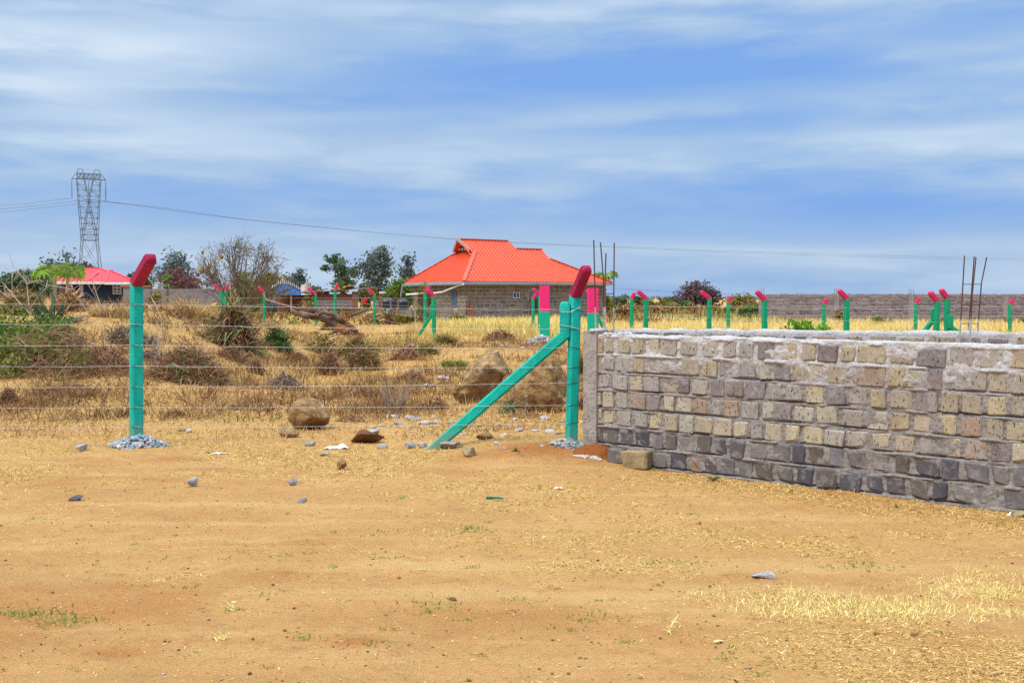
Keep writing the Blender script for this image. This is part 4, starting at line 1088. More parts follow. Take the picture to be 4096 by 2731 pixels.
# long block wall on the far side of the field
FY = 66.0
wl = at(3040, 1179, FY); wr = at(4500, 1181, FY - 1.5); wd = (wr - wl); Lw = Vector((wd.x, wd.y, 0)).length; wd = Vector((wd.x, wd.y, 0)).normalized(); wn = Vector((wd.y, -wd.x, 0))
fw = thing('block_wall', 'long grey purple block wall across the far side of the yellow field', 'wall', (wl.x, wl.y, 0)); fw['kind'] = 'thing'
A = Acc(); zt = wl.z
A.box(Vector((wl.x, wl.y, 0)) + wd * Lw / 2 - wn * .1 + UP * ((zt - .3) / 2), wd * Lw / 2, wn * .1, UP * ((zt + .3) / 2)); A.obj('mortar', m_purpmortar, fw)
block_wall(fw, (wl.x, wl.y, 0), wd, Lw, -.12, 9, (zt + .08) / 9, .40, .055, BP, 31, .03, (), 300, m_purp)
for k in (0, 4.4, 8.75, 14.2):
    A = Acc(); p = Vector((wl.x, wl.y, 0)) + wd * (k + .1); w = .15 if k == 0 else .16
    A.box(p - wn * .07 + UP * ((zt - .25) / 2), wd * w, wn * .125, UP * ((zt + .31) / 2)); A.obj('plaster_column', M('plaster_column', (.19, .16, .155), (.30, .26, .255), 4, .97, .4, .01, 20, .1), fw)
    if k < 10:
        for q in (-.12, 0, .13):
            B = Acc(); b0 = p + wd * q + UP * zt; B.tube([b0, b0 + UP * random.uniform(.3, .45)], .012, 4); B.obj('rebar', m_rebar, fw)
A = Acc(); nseg = 90                          # uneven mortar bed along its top
for i in range(nseg):
    a = Lw * i / nseg; h_ = random.uniform(.015, .06)
    A.box(Vector((wl.x, wl.y, 0)) + wd * (a + Lw / nseg / 2) - wn * .1 + UP * (zt + h_ / 2), wd * (Lw / nseg / 2 * random.uniform(.7, .98)), wn * random.uniform(.07, .095), UP * h_ / 2)
A.obj('mortar_bed', m_purpmortar, fw)

# grey block wall behind the mound, with its capped gate pillar
gw = at(556, 1155, 74); gw1 = at(905, 1158, 76); d_ = (gw1 - gw); d_.z = 0; Lg = d_.length; d_.normalize(); n_ = Vector((d_.y, -d_.x, 0))
gwall = thing('block_wall', 'plain grey block wall behind the mound, between the red roofed house and the acacia', 'wall', (gw.x, gw.y, 0)); gwall['kind'] = 'thing'
A = Acc(); A.box(Vector((gw.x, gw.y, 0)) + d_ * Lg / 2 - n_ * .1 + UP * (gw.z / 2 - .1), d_ * Lg / 2, n_ * .1, UP * (gw.z / 2 + .1)); A.obj('mortar', M('grey_mortar', (.22, .19, .19), (.32, .28, .275), 3, .97, .3, .02, 12, .08), gwall)
m_greyb = stone_mat('grey_block', [(.22, .19, .19), (.26, .225, .22), (.20, .175, .18), (.245, .215, .215)], False, .15, .2)
BG = block_meshes('block', m_greyb, 4, .10, .03, 640)
block_wall(gwall, (gw.x, gw.y, 0), d_, Lg, 0, 10, gw.z / 10, .42, .02, BG, 33, .012, (), 300, m_greyb)
gc0, gc1 = at(492, 1147, 70), at(598, 1147, 70)
gp_ = thing('wall_pier', 'grey block gate pier with a thin red capping slab, behind the teal near post', 'pier', ((gc0.x + gc1.x) / 2, 70.3, 0)); gp_['kind'] = 'thing'
A = Acc(); A.box(Vector(((gc0.x + gc1.x) / 2, 70.3, gc0.z / 2)), Vector(((gc1.x - gc0.x) / 2, 0, 0)), Vector((0, .3, 0)), UP * (gc0.z / 2)); A.obj('shaft', m_greyb, gp_)
A = Acc(); A.box(Vector(((gc0.x + gc1.x) / 2, 70.3, gc0.z + .04)), Vector(((gc1.x - gc0.x) / 2 + .08, 0, 0)), Vector((0, .38, 0)), UP * .04); A.obj('cap', M('red_tile', (.40, .12, .07), (.5, .18, .1), 8, .8, .2), gp_)

# ------------------------------------------------------------------ stone house with orange roof
def roof_mat(name, c1, c2):
    m, t, b = newmat(name)
    pos = t.new('ShaderNodeNewGeometry').outputs['Position']
    n = t.noise(pos, 0.7, 4, .6); n2 = t.noise(t.mapping(pos, (1, 1, 1)), 6.0, 5, .65)
    col = t.mix(t.math('MULTIPLY_ADD', n2, .5, t.math('MULTIPLY', n, .5)), c1, c2)
    t.put(b.inputs['Base Color'], col); b.inputs['Roughness'].default_value = .45; b.inputs['Specular IOR Level'].default_value = .35
    return m
m_roof = roof_mat('orange_roof_sheet', (.50, .042, .012), (.88, .13, .052)); m_roof2 = roof_mat('red_roof_sheet', (.66, .035, .05), (.82, .075, .10))
m_white = M('white_paint', (.62, .60, .58), (.78, .77, .76), 4, .6, .1); m_fascia = M('fascia_board', (.28, .24, .21), (.44, .39, .35), 5, .7, .2)
m_dark = M('dark_opening', (.015, .015, .02), (.03, .03, .035), 4, .5, 0)
m_glass = M('window_glass', (.03, .06, .10), (.07, .12, .18), 3, .12, 0, spec=.6); m_gutter = M('zinc_gutter', (.22, .28, .36), (.36, .43, .52), 3, .4, .1, metal=.4)
m_rust = M('rusty_sheet', (.16, .055, .025), (.36, .16, .08), 6, .85, .5, .01, 20, .2, 7, (10, .60, (.30, .33, .38)))
TP = (5.37 - HC.z) / 3.65
def hp(a, b_, z=None, up=0.0):
    """house plan coordinates: a along the long eave, b inwards; z on the roof plane when omitted"""
    zz = HC.z + b_ * TP if z is None else z
    return Vector((HC.x, HC.y, 0)) + HF * a + HL * b_ + UP * (zz + up)
g0 = gz(HC.x + 3, HC.y + 3)
house = thing('stone_house', 'stone block house with bright orange red sheet roof and a small gablet', 'house', hp(6, 3.5, 0))
zr = HC.z + 3.65 * TP; ze = HC.z
ro = Acc()
front = [(0, 0), (12.3, 0), (8.47, 2.08), (8.38, 2.95), (6.2, 2.95), (6.02, 3.65), (1.93, 3.65), (2.2, 2.63), (2.63, 2.63)]
ro.poly([hp(a, b_) for a, b_ in front], .05)
ro.poly([hp(0, 7.3, ze), hp(0, 0), hp(2.63, 2.63), hp(2.63, 4.67, HC.z + 2.63 * TP)], .05)
ro.poly([hp(1.93, 3.65), hp(6.05, 3.65), hp(6.05, 7.3, ze), hp(0, 7.3, ze), hp(2.63, 4.67, HC.z + 2.63 * TP), hp(2.2, 4.67, HC.z + 2.63 * TP)], .05)
zb = HC.z + 2.95 * TP
ro.poly([hp(6.05, 2.95), hp(8.38, 2.95), hp(8.47, 3.82, HC.z + 2.08 * TP), hp(12.3, 5.9, ze), hp(6.05, 5.9, ze)], .05)
ro.poly([hp(12.3, 0), hp(12.3, 5.9, ze), hp(8.47, 3.82, HC.z + 2.08 * TP), hp(8.47, 2.08)], .05)
ro.poly([hp(8.45, 2.08), hp(8.45, 3.82, HC.z + 2.08 * TP), hp(8.42, 2.95)], .03)
ro.poly([hp(6.05, 2.95), hp(6.05, 3.65), hp(6.05, 7.3, ze), hp(6.05, 2.95, ze + 1.5)], .03)
roof = ro.obj('roof', m_roof, house)
rb = Acc()
nrmF = (UP - HL * TP).normalized(); nrmL = (UP - HF * TP).normalized()
def top_b(a):
    segs = [((0, 0), (2.63, 2.63)), ((1.93, 3.65), (6.02, 3.65)), ((6.02, 3.65), (6.2, 2.95)), ((6.2, 2.95), (8.38, 2.95)), ((8.38, 2.95), (8.47, 2.08)), ((8.47, 2.08), (12.3, 0))]
    return max([y0 + (y1 - y0) * (a - x0) / (x1 - x0) for ((x0, y0), (x1, y1)) in segs if x0 <= a <= x1] or [0])
a = .12
while a < 12.2:
    b1 = top_b(a) - .02
    if b1 > .1:
        v = (hp(a, b1) - hp(a, 0)); L = v.length; v.normalize()
        rb.box((hp(a, 0) + hp(a, b1)) / 2 + nrmF * .012, HF * .028, v * L / 2, nrmF * .03)
    a += .27
b_ = .12
while b_ < 7.2:
    a1 = min(b_, 7.3 - b_, 2.62) - .02
    if a1 > .1:
        p0, p1 = hp(0, b_, ze), hp(a1, b_, ze + a1 * TP); v = (p1 - p0); L = v.length; v.normalize()
        rb.box((p0 + p1) / 2 + nrmL * .012, HL * .028, v * L / 2, nrmL * .03)
    b_ += .27
o = rb.obj('roof_rib', m_roof, roof); o['kind'] = 'stuff'
for (p, q) in [(hp(0, 0), hp(2.63, 2.63)), (hp(1.93, 3.65), hp(6.02, 3.65)), (hp(6.2, 2.95), hp(8.38, 2.95)), (hp(8.47, 2.08), hp(12.3, 0)), (hp(0, 7.3, ze), hp(2.63, 4.67, HC.z + 2.63 * TP))]:
    A = Acc(); A.bar(p + UP * .035, q + UP * .035, .26, .035); A.obj('ridge_cap', m_roof, roof)
# gablet
A = Acc(); A.poly([hp(2.55, 2.66, HC.z + 2.62 * TP), hp(2.55, 3.65, zr - .03), hp(2.55, 4.64, HC.z + 2.62 * TP)]); A.obj('gablet', m_dark, house)
for s in (2.63, 4.67):
    A = Acc(); A.bar(hp(2.16 if s < 3 else 2.2, s, HC.z + 2.63 * TP + .02), hp(1.90, 3.65, zr + .02), .06, .20); A.obj('barge_board', m_fascia, house)
A = Acc()
for k in range(5): A.bar(hp(2.5, 2.95 + k * .35, HC.z + 2.7 * TP), hp(2.5, 2.95 + k * .35, HC.z + 2.7 * TP + .18), .16, .03)
A.obj('gablet_slat', m_white, house)
# walls
wz = ze - .06
A = Acc()
corners = [hp(.45, .45, 0), hp(11.85, .45, 0), hp(11.85, 5.5, 0), hp(6.0, 5.5, 0), hp(6.0, 6.85, 0), hp(.45, 6.85, 0)]
A.poly([c + UP * (wz) for c in corners], wz + .5, UP); wallm = A.obj('wall', m_housemortar, house)
def on_front(px, py):
    d = ray(px, py); o3 = Vector((0, 0, EYE)); p0 = hp(.45, .45, 0); t = (p0 - o3).dot(HL) / d.dot(HL); p = o3 + d * t
    return (p - p0).dot(HF), p.z
def on_left(px, py):
    d = ray(px, py); o3 = Vector((0, 0, EYE)); p0 = hp(.45, .45, 0); t = (p0 - o3).dot(HF) / d.dot(HF); p = o3 + d * t
    return (p - p0).dot(HL), p.z
vent = on_front(2063, 1180); dr0 = on_front(2117, 1165); dr1 = on_front(2162, 1290)
wB = on_left(1817, 1195); wA = on_left(1702, 1200)
block_wall(wallm, hp(.45, .45, 0), HF, 11.4, -.05, 11, .232, .44, .075, BH, 41, .025, [(dr0[0] - .15, dr1[0] + .15, -1, 2.05), (vent[0] - .3, vent[0] + .3, vent[1] - .2, vent[1] + .2)], 230, m_housestone)
lo = hp(.45, 6.85, 0)
block_wall(wallm, lo, -HL, 6.4, -.05, 11, .232, .44, .075, BH, 43, .025, [(6.4 - wB[0] - .3, 6.4 - wB[0] + .3, .7, 1.9), (6.4 - wA[0] - .7, 6.4 - wA[0] + .7, .7, 1.9)], 70, m_housestone)
def win(face, px0, py0, px1, py1, bars, fm, label=None, glass=m_glass):
    f_ = on_front if face == 'F' else on_left; D = HF if face == 'F' else HL; Nn = -HL if face == 'F' else -HF
    (a0, z1), (a1, z0) = f_(px0, py0), f_(px1, py1); a0, a1 = min(a0, a1), max(a0, a1); P0 = hp(.45, .45, 0) + Nn * .03
    def P(a_, z_): return P0 + D * a_ + UP * z_
    A = Acc(); A.box(P((a0 + a1) / 2, (z0 + z1) / 2), D * (a1 - a0) / 2, Nn * .012, UP * (z1 - z0) / 2); w_ = A.obj('window', glass, house)
    if label: w_['label'] = label
    A = Acc(); k = .035
    for (s0, s1, y0, y1) in ((a0 - k, a1 + k, z1, z1 + k), (a0 - k, a1 + k, z0 - k, z0), (a0 - k, a0, z0, z1), (a1, a1 + k, z0, z1)):
        A.box(P((s0 + s1) / 2, (y0 + y1) / 2) + Nn * .012, D * (s1 - s0) / 2, Nn * .02, UP * (y1 - y0) / 2)
    A.obj('frame', fm, w_)
    A = Acc()
    for k in range(1, bars + 1):
        s_ = a0 + (a1 - a0) * k / (bars + 1); A.box(P(s_, (z0 + z1) / 2) + Nn * .02, D * .014, Nn * .01, UP * (z1 - z0) / 2)
    if bars: A.obj('window_bar', fm, w_)
win('F', 2052, 1170, 2075, 1190, 1, m_white)
win('L', 1809, 1165, 1826, 1224, 2, M('blue_window_paint', (.10, .17, .28), (.18, .27, .40), 6, .6, .1))
win('L', 1676, 1182, 1722, 1224, 3, m_dark, None, m_dark)
def panel(face, px0, py0, px1, py1, nm, mt, off=.03, th=.02, parent=None):
    f_ = on_front if face == 'F' else on_left; D = HF if face == 'F' else HL; Nn = -HL if face == 'F' else -HF
    (a0, z1), (a1, z0) = f_(px0, py0), f_(px1, py1)
    A = Acc(); A.box(hp(.45, .45, 0) + Nn * off + D * (a0 + a1) / 2 + UP * (z0 + z1) / 2, D * abs(a1 - a0) / 2, Nn * th, UP * (z1 - z0) / 2); return A.obj(nm, mt, parent or house)
door = panel('F', 2119, 1192, 2160, 1292, 'door', M('brown_door', (.10, .06, .06), (.17, .10, .09), 8, .5, .1))
panel('F', 2121, 1168, 2158, 1190, 'transom_window', M('blue_glass', (.05, .16, .26), (.10, .26, .38), 3, .2, 0, spec=.5))
for k in (0, 1, 2): panel('F', 2123 + 12.5 * k, 1198, 2132 + 12.5 * k, 1240, 'door_pane', m_dark, .053, .004, door)
# leaning pole beside the door, rusty sheet on the corner
A = Acc(); p = hp(.45, .45, 0) - HL * .35; a_, z_ = on_front(2117, 1195); A.tube([p + HF * (a_ - .5) + UP * -.1, p + HL * .25 + HF * (a_ + .1) + UP * z_], .035, 5)
tag(A.obj('wooden_prop', M('grey_timber', (.16, .11, .08), (.28, .21, .16), 20, .9, .3), None, p + HF * (a_ - .5)), 'rough wooden pole leaning on the house wall beside the door', 'pole')
a0_, zt_ = on_front(1862, 1208); a1_, _ = on_front(1888, 1290)
A = Acc(); Pb = hp(.45, .45, 0) - HL * .12
nn = 14; V = []; Q = []
for i in range(nn + 1):
    for j in (0, 1):
        V.append(Pb + HF * (a0_ + (a1_ - a0_) * i / nn) - HL * (.03 * math.sin(i * 1.9) + .18 * (1 - j)) + UP * (-.1 if j == 0 else zt_ - .05 * random.random()))
for i in range(nn): Q.append((2 * i, 2 * i + 2, 2 * i + 3, 2 * i + 1))
A.add(V, Q); tag(A.obj('rusty_sheet', m_rust, None, Pb), 'narrow rusty corrugated sheet propped against the corner of the stone house', 'metal sheet')
# eaves
for (p, q, nm, mt, dz_, w, d2) in [(hp(0, 0), hp(12.3, 0), 'fascia', m_fascia, -.11, .03, .17), (hp(0, 0), hp(0, 7.3, ze), 'fascia', m_fascia, -.11, .03, .17), (hp(12.3, 0), hp(12.3, 5.9, ze), 'fascia', m_fascia, -.11, .03, .17)]:
    A = Acc(); A.bar(p + UP * dz_, q + UP * dz_, w, d2); A.obj(nm, mt, house)
A = Acc(); A.poly([hp(.03, .03, ze - .19), hp(12.25, .03, ze - .19), hp(12.25, 5.85, ze - .19), hp(6, 5.85, ze - .19), hp(6, 7.25, ze - .19), hp(.03, 7.25, ze - .19)]); A.obj('soffit', M('soffit', (.12, .09, .07), (.2, .15, .12), 4, .9, 0), house)
A = Acc(); A.bar(hp(-.05, -.09, ze - .17), hp(6.6, -.09, ze - .13), .12, .11); A.obj('gutter', m_gutter, house)
A = Acc(); A.bar(hp(6.65, -.09, ze - .13), hp(12.3, -.09, ze - .12), .12, .10); A.obj('gutter', M('dull_gutter', (.25, .25, .27), (.4, .4, .42), 4, .5, .1), house)
A = Acc(); A.bar(hp(-.09, .1, ze - .17), hp(-.09, 7.3, ze - .2), .12, .10); A.obj('gutter', m_gutter, house)
pw = [at(1858, 1136, 68.9), at(1830, 1143, 69.6), at(1806, 1153, 70.2), at(1770, 1168, 71), at(1740, 1172, 71.6), at(1700, 1174, 72), at(1624, 1178, 72.5)]
A = Acc(); A.tube(pw, .055, 7); A.obj('downpipe', m_white, house)
A = Acc(); A.tube([at(1612, 1136, 74), at(1608, 1146, 73.8), at(1602, 1188, 73.4)], .045, 6); A.obj('downpipe', M('grey_pipe', (.10, .12, .15), (.17, .19, .23), 4, .6, 0), house)

# ------------------------------------------------------------------ dark blue house with red roof
DY = 88.0
def bp(px, py, Y=DY): return at(px, py, Y)
e0, e1 = bp(238, 1127), bp(530, 1128); zE = e0.z; gB = 0.3
bh = thing('blue_house', 'low dark blue house with red sheet roof beyond the mound', 'house', (e1.x, DY, gB)); bh.rotation_euler = (0, 0, math.radians(14))
xa, xb = e0.x, e1.x; yF = DY; yB = DY + 7; zR = bp(340, 1073, DY + 3.2).z
rA, rB = bp(338, 1074, DY + 3.3), bp(446, 1072, DY + 3.3); rA.z = rB.z = zR
c0, c1, c2, c3 = Vector((xa, yF, zE)), Vector((xb, yF, zE)), Vector((xb, yB, zE)), Vector((xa, yB, zE))
A = Acc(); A.poly([c0, c1, rB, rA], .05); A.poly([c1, c2, rB], .05); A.poly([c2, c3, rA, rB], .05); A.poly([c3, c0, rA], .05)
w0 = bp(412, 1128, DY - 1.0); apx = bp(458, 1081, DY + 1.2); w1 = bp(533, 1129, DY - 1.0); w0.z = w1.z = zE - .02
bkp = Vector((apx.x, DY + 3.4, apx.z))
A.poly([w0, w1, apx], .05); A.poly([w1, Vector((w1.x, DY + 3, w1.z)), bkp, apx], .05); A.poly([Vector((w0.x, DY + 3, w0.z)), w0, apx, bkp], .05)
br = A.obj('roof', m_roof2, bh)
for (p, q) in [(c0, rA), (rA, rB), (c1, rB), (w0, apx), (w1, apx), (apx, bkp), (bp(362, 1126, DY + .1), bp(425, 1090, DY + 2)), (bp(312, 1120, DY + .4), rA)]:
    B = Acc(); B.bar(p + UP * .03, q + UP * .03, .17, .06); B.obj('ridge_cap', m_roof2, br)
B = Acc(); nF = (c1 - c0).cross(rA - c0).normalized()
for i in range(38):
    x = xa + (xb - xa) * (i + .5) / 38; tt_ = min(1, max(.02, (x - xa) / (rA.x - xa))) if x < rA.x else (1 if x < rB.x else max(.02, (xb - x) / (xb - rB.x)))
    p = Vector((x, yF, zE)); q = Vector((x, yF + 3.3 * tt_, zE + (zR - zE) * tt_)); B.bar(p + nF * .02, q + nF * .02, .04, .03)
    if x > w0.x + .1 and x < w1.x - .1:
        t2 = (x - w0.x) / (apx.x - w0.x) if x < apx.x else (w1.x - x) / (w1.x - apx.x)
        B.bar(Vector((x, DY - 1, zE + .02)), Vector((x, DY - 1 + 2.2 * t2, zE + (apx.z - zE) * t2 + .02)), .04, .03)
o = B.obj('roof_rib', m_roof2, br); o['kind'] = 'stuff'
B = Acc(); B.bar(c0 - UP * .1, c1 - UP * .1, .04, .2); B.obj('fascia', m_white, bh)
B = Acc(); B.bar(w0 - UP * .12, w1 - UP * .12, .04, .2); B.obj('fascia', m_white, bh)
m_blue = M('dark_blue_wall', (.012, .030, .055), (.022, .045, .080), 2, .8, .2)
B = Acc(); x0 = bp(302, 1130).x; x1 = bp(520, 1130).x; B.poly([Vector((x0, DY + .6, zE - .1)), Vector((x1, DY + .6, zE - .1)), Vector((x1, DY + 6.4, zE - .1)), Vector((x0, DY + 6.4, zE - .1))], zE + .3, UP); B.obj('wall', m_blue, bh)
B = Acc(); x0b = bp(228, 1130).x + .3; B.poly([Vector((x0b, DY + 1.6, zE - .1)), Vector((x0 - .01, DY + 1.6, zE - .1)), Vector((x0 - .01, DY + 6, zE - .1)), Vector((x0b, DY + 6, zE - .1))], zE + .3, UP); B.obj('porch_wall', M('porch_wall', (.12, .09, .08), (.2, .16, .15), 3, .9, .2), bh)
for (pa_, pb_, ya, yb) in ((340, 351, 1130, 1176), (464, 494, 1134, 1175)):
    l, r_ = bp(pa_, ya, DY + .57), bp(pb_, yb, DY + .57); B = Acc(); B.box((l + r_) / 2, Vector(((r_.x - l.x) / 2, 0, 0)), Vector((0, .02, 0)), UP * (l.z - r_.z) / 2); w_ = B.obj('window', m_glass, bh)
    B = Acc(); k = .05
    for (ax, az_, bx, bz) in ((l.x - k, l.z, r_.x + k, l.z), (l.x - k, r_.z, r_.x + k, r_.z), (l.x, l.z, l.x, r_.z), (r_.x, l.z, r_.x, r_.z), ((l.x + r_.x) / 2, l.z, (l.x + r_.x) / 2, r_.z), (l.x, (l.z * .6 + r_.z * .4), r_.x, (l.z * .6 + r_.z * .4)), (l.x, (l.z * .25 + r_.z * .75), r_.x, (l.z * .25 + r_.z * .75))):
        B.bar(Vector((ax, DY + .53, az_)), Vector((bx, DY + .53, bz)), .055, .055)
    B.obj('frame', m_white, w_)

# ------------------------------------------------------------------ rusty shed
SY = 92.0
shed = thing('tin_shed', 'low shed of rusty corrugated sheet with stones weighing down its roof', 'shed', at(1270, 1240, SY + 2))
m_tin = M('old_tin', (.12, .10, .10), (.22, .21, .22), 8, .6, .4, .01, 25, .3, 6, (5, .55, (.24, .09, .045)))
m_tinrust = M('rust_tin', (.11, .04, .024), (.23, .095, .055), 7, .85, .5, .01, 25, .2, 7)
m_brownwood = M('brown_boards', (.13, .06, .04), (.24, .12, .08), 10, .9, .4)
def corr(name, px0, px1, py0, py1, Y, n, mt, parent, horiz=True):
    l, r_ = at(px0, py0, Y), at(px1, py1, Y); A = Acc()
    V = []; Q = []
    for i in range(n * 2 + 1):
        z = l.z + (r_.z - l.z) * i / (n * 2); y_ = Y - (.03 if i % 2 else 0)
        V += [Vector((l.x, y_, z)), Vector((r_.x, y_, z))]
    for i in range(n * 2): Q.append((2 * i, 2 * i + 1, 2 * i + 3, 2 * i + 2))
    A.add(V, Q); return A.obj(name, mt, parent)
corr('wall_sheet', 1268, 1412, 1176, 1208, SY, 5, m_tinrust, shed); corr('wall_sheet', 1262, 1408, 1200, 1238, SY - .06, 6, m_tin, shed)
corr('wall_sheet', 1120, 1270, 1182, 1245, SY + 1.0, 8, m_tinrust, shed)
A = Acc(); l, r_ = at(1408, 1166, SY - .02), at(1432, 1240, SY); A.box((l + r_) / 2, Vector(((r_.x - l.x) / 2, 0, 0)), Vector((0, .1, 0)), UP * (l.z - r_.z) / 2); A.obj('end_wall', m_brownwood, shed)
A = Acc(); A.box(at(1265, 1215, SY + 2.8), Vector((3.2, 0, 0)), Vector((0, 1.6, 0)), UP * .75); A.obj('inner_wall', m_brownwood, shed)
for i in range(6):
    u0, u1 = i / 6, (i + 1) / 6; la, lb = at(1106 + 342 * u0, 1178 - 24 * u0, SY - .35), at(1106 + 342 * u1 + 3, 1178 - 24 * u1, SY - .35)
    A = Acc(); up_ = Vector((0, 3.4, .10)); A.poly([la, lb, lb + up_, la + up_], .04); A.obj('roof_sheet', m_tin if i in (0, 3, 5) else m_tinrust, shed)
A = Acc(); A.tube([at(1165, 1178, SY - .1), at(1165, 1245, SY - .1)], .07, 5); A.obj('post', M('pale_post', (.28, .23, .2), (.42, .36, .32), 12, .9, .3), shed)
SHEDST = [mesh_np('roof_stone', *rock_verts(280 + q, 1, 5, .12), m_rockbrown, None, False) for q in range(6)]
JK = [(1200, 1172, 30), (1225, 1168, 26), (1275, 1168, 34), (1290, 1160, 30), (1305, 1170, 26), (1345, 1158, 40), (1362, 1156, 26), (1385, 1152, 34), (1400, 1148, 36), (1425, 1152, 20), (1255, 1172, 22), (1330, 1164, 26)]
for q, (px, py, w) in enumerate(JK):
    Y = SY + random.uniform(.2, 1.6); c = at(px, py, Y); s = w / ppm(Y) / 2
    if q % 3 == 0: A = Acc(); A.bar(c - Vector((s * 1.2, 0, .05)), c + Vector((s * 1.2, .3, .1)), .12, .07); o = A.obj('roof_plank', m_brownwood, None, c); tag(o, 'old brown board lying on the rusty shed roof', 'board', 'boards lying on the shed roof')
    else:
        o = bpy.data.objects.new('roof_stone', SHEDST[q % 6]); COL.objects.link(o); o.location = c; o.scale = (s, s, s * .5); tag(o, 'rough brown stone weighing down the rusty shed roof', 'stone', 'stones weighing down the shed roof')
A = Acc(); c = at(1232, 1162, SY + 6); c2 = at(1232, 1131, SY + 6); A.tube([Vector((c.x, c.y, .1)), c2], .30, 14); tag(A.obj('concrete_drum', M('buff_concrete', (.40, .32, .24), (.5, .41, .32), 4, .9, .3), None, (c.x, c.y, .1)), 'buff round concrete pillar standing up behind the rusty shed', 'pillar')['kind'] = 'thing'
A = Acc(); l = at(1206, 1146, SY + 5); r_ = at(1222, 1175, SY + 5); A.box((l + r_) / 2, Vector(((r_.x - l.x) / 2, 0, 0)), Vector((0, .2, 0)), UP * (l.z - r_.z) / 2 * 1.5); tag(A.obj('white_pier', m_white, None, (l.x, l.y, 1)), 'short white pier beside the buff concrete pillar', 'pier')

# blue arched gate with spikes
GY_ = 104.0
bg = thing('arched_gate', 'bright blue sheet metal gate with a curved spiked rail above it', 'gate', at(1140, 1240, GY_))
m_bluep = M('bright_blue_paint', (.008, .19, .68), (.015, .25, .78), 4, .5, .1)
def arch(x):
    u = (x - 1136) / 70.0
    return 1172 - 38 * math.exp(-(u * 1.15) ** 2)
for (xs, xe) in ((1104, 1135), (1136, 1205)):
    A = Acc(); P = []
    n = 12
    for i in range(n + 1): x = xs + (xe - xs) * i / n; P.append(at(x, arch(x) + (4 if x > 1110 else 8), GY_))
    A.poly([at(xs, 1260, GY_), at(xe, 1260, GY_)] + P[::-1], .05, Vector((0, -1, 0))); A.obj('gate_leaf', m_bluep, bg)
A = Acc(); pts = [at(x, arch(x) - 4, GY_ - .1) for x in range(1072, 1206, 6)]; A.tube(pts, .035, 5); A.obj('curved_rail', m_gutter, bg)
for x in range(1074, 1206, 8):
    A = Acc(); a = at(x, arch(x) - 4, GY_ - .1); A.tube([a - UP * .12, a + UP * .14, a + UP * .28], [.03, .025, .006], 4); A.obj('spike', m_white, bg)
A = Acc(); l = at(1075, 1176, GY_ + .1); A.box(at(1090, 1215, GY_ + .1), Vector((.35, 0, 0)), Vector((0, .2, 0)), UP * 1.0); A.obj('gate_post', m_greyb, bg)

# water tanks on a plinth, stakes before them, washing on a line
def tank(px0, px1, py0, py1, Y, label):
    l, r_ = at(px0, py0, Y), at(px1, py1, Y); R = (r_.x - l.x) / 2; cx = (l.x + r_.x) / 2; h = l.z - r_.z
    t_ = thing('water_tank', label, 'water tank', (cx, Y + R, r_.z), 'black water tanks')
    A = Acc(); P = []; rr = []
    for (z, k) in ((0, .97), (.04, 1), (.18, 1), (.2, .965), (.24, .965), (.26, 1), (.42, 1), (.44, .965), (.48, .965), (.5, 1), (.66, 1), (.72, .93), (.82, .72), (.9, .45), (.93, .30)): P.append(Vector((cx, Y + R, r_.z + h * z))); rr.append(R * k)
    A.tube(P, rr, 24); A.obj('body', m_tank, t_, smooth=False)
    A = Acc(); A.tube([Vector((cx, Y + R, r_.z + h * .93)), Vector((cx, Y + R, r_.z + h))], R * .32, 14); A.obj('lid', m_tank, t_)
m_tank = M('black_plastic', (.012, .018, .024), (.025, .035, .045), 4, .35, .05, spec=.5)
tank(1513, 1578, 1187, 1240, 80, 'black ribbed plastic water tank next to the striped tin sheet'); tank(1578, 1634, 1190, 1240, 81, 'black plastic water tank nearest the corner of the stone house')
A = Acc(); l = at(1505, 1240, 79.6); r_ = at(1645, 1240, 79.6); A.box(Vector(((l.x + r_.x) / 2, 81, l.z / 2 - .1)), Vector(((r_.x - l.x) / 2, 0, 0)), Vector((0, 1.4, 0)), UP * (l.z / 2 + .09)); o = A.obj('tank_plinth', m_greyb, None, (l.x, 80, 0)); tag(o, 'low grey block plinth carrying the two black water tanks', 'plinth')
corr('tin_sheet', 1504, 1517, 1200, 1238, 79.5, 6, m_tin, None); o = bpy.data.objects['tin_sheet']; tag(o, 'strip of pale corrugated tin standing by the black tank', 'metal sheet')
for q, (px, y0, y1) in enumerate([(1526, 1176, 1238), (1563, 1200, 1240), (1593, 1195, 1240), (1449, 1190, 1232)]):
    A = Acc(); A.tube([at(px, y1 + 12, 77), at(px, y0, 77)], .075, 5); tag(A.obj('wooden_stake', M('stake_wood', (.16, .085, .05), (.3, .17, .10), 14, .9, .4), None, at(px, y1, 77)), ['tall brown stake with a bucket on it before the black tanks', 'brown stake before the middle of the ribbed black tank', 'brown stake before the gap between the two black tanks', 'brown stake holding up the washing line'][q], 'stake', 'stakes round the water tanks')
A = Acc(); c = at(1529, 1176, 77); A.tube([c, c + UP * .06, c + UP * .1, c + UP * .16], [.2, .24, .24, .2], 12); tag(A.obj('bucket', M('cream_plastic', (.5, .4, .36), (.6, .5, .45), 4, .5, 0), None, c), 'cream lid of a bucket set on the tall stake', 'bucket')
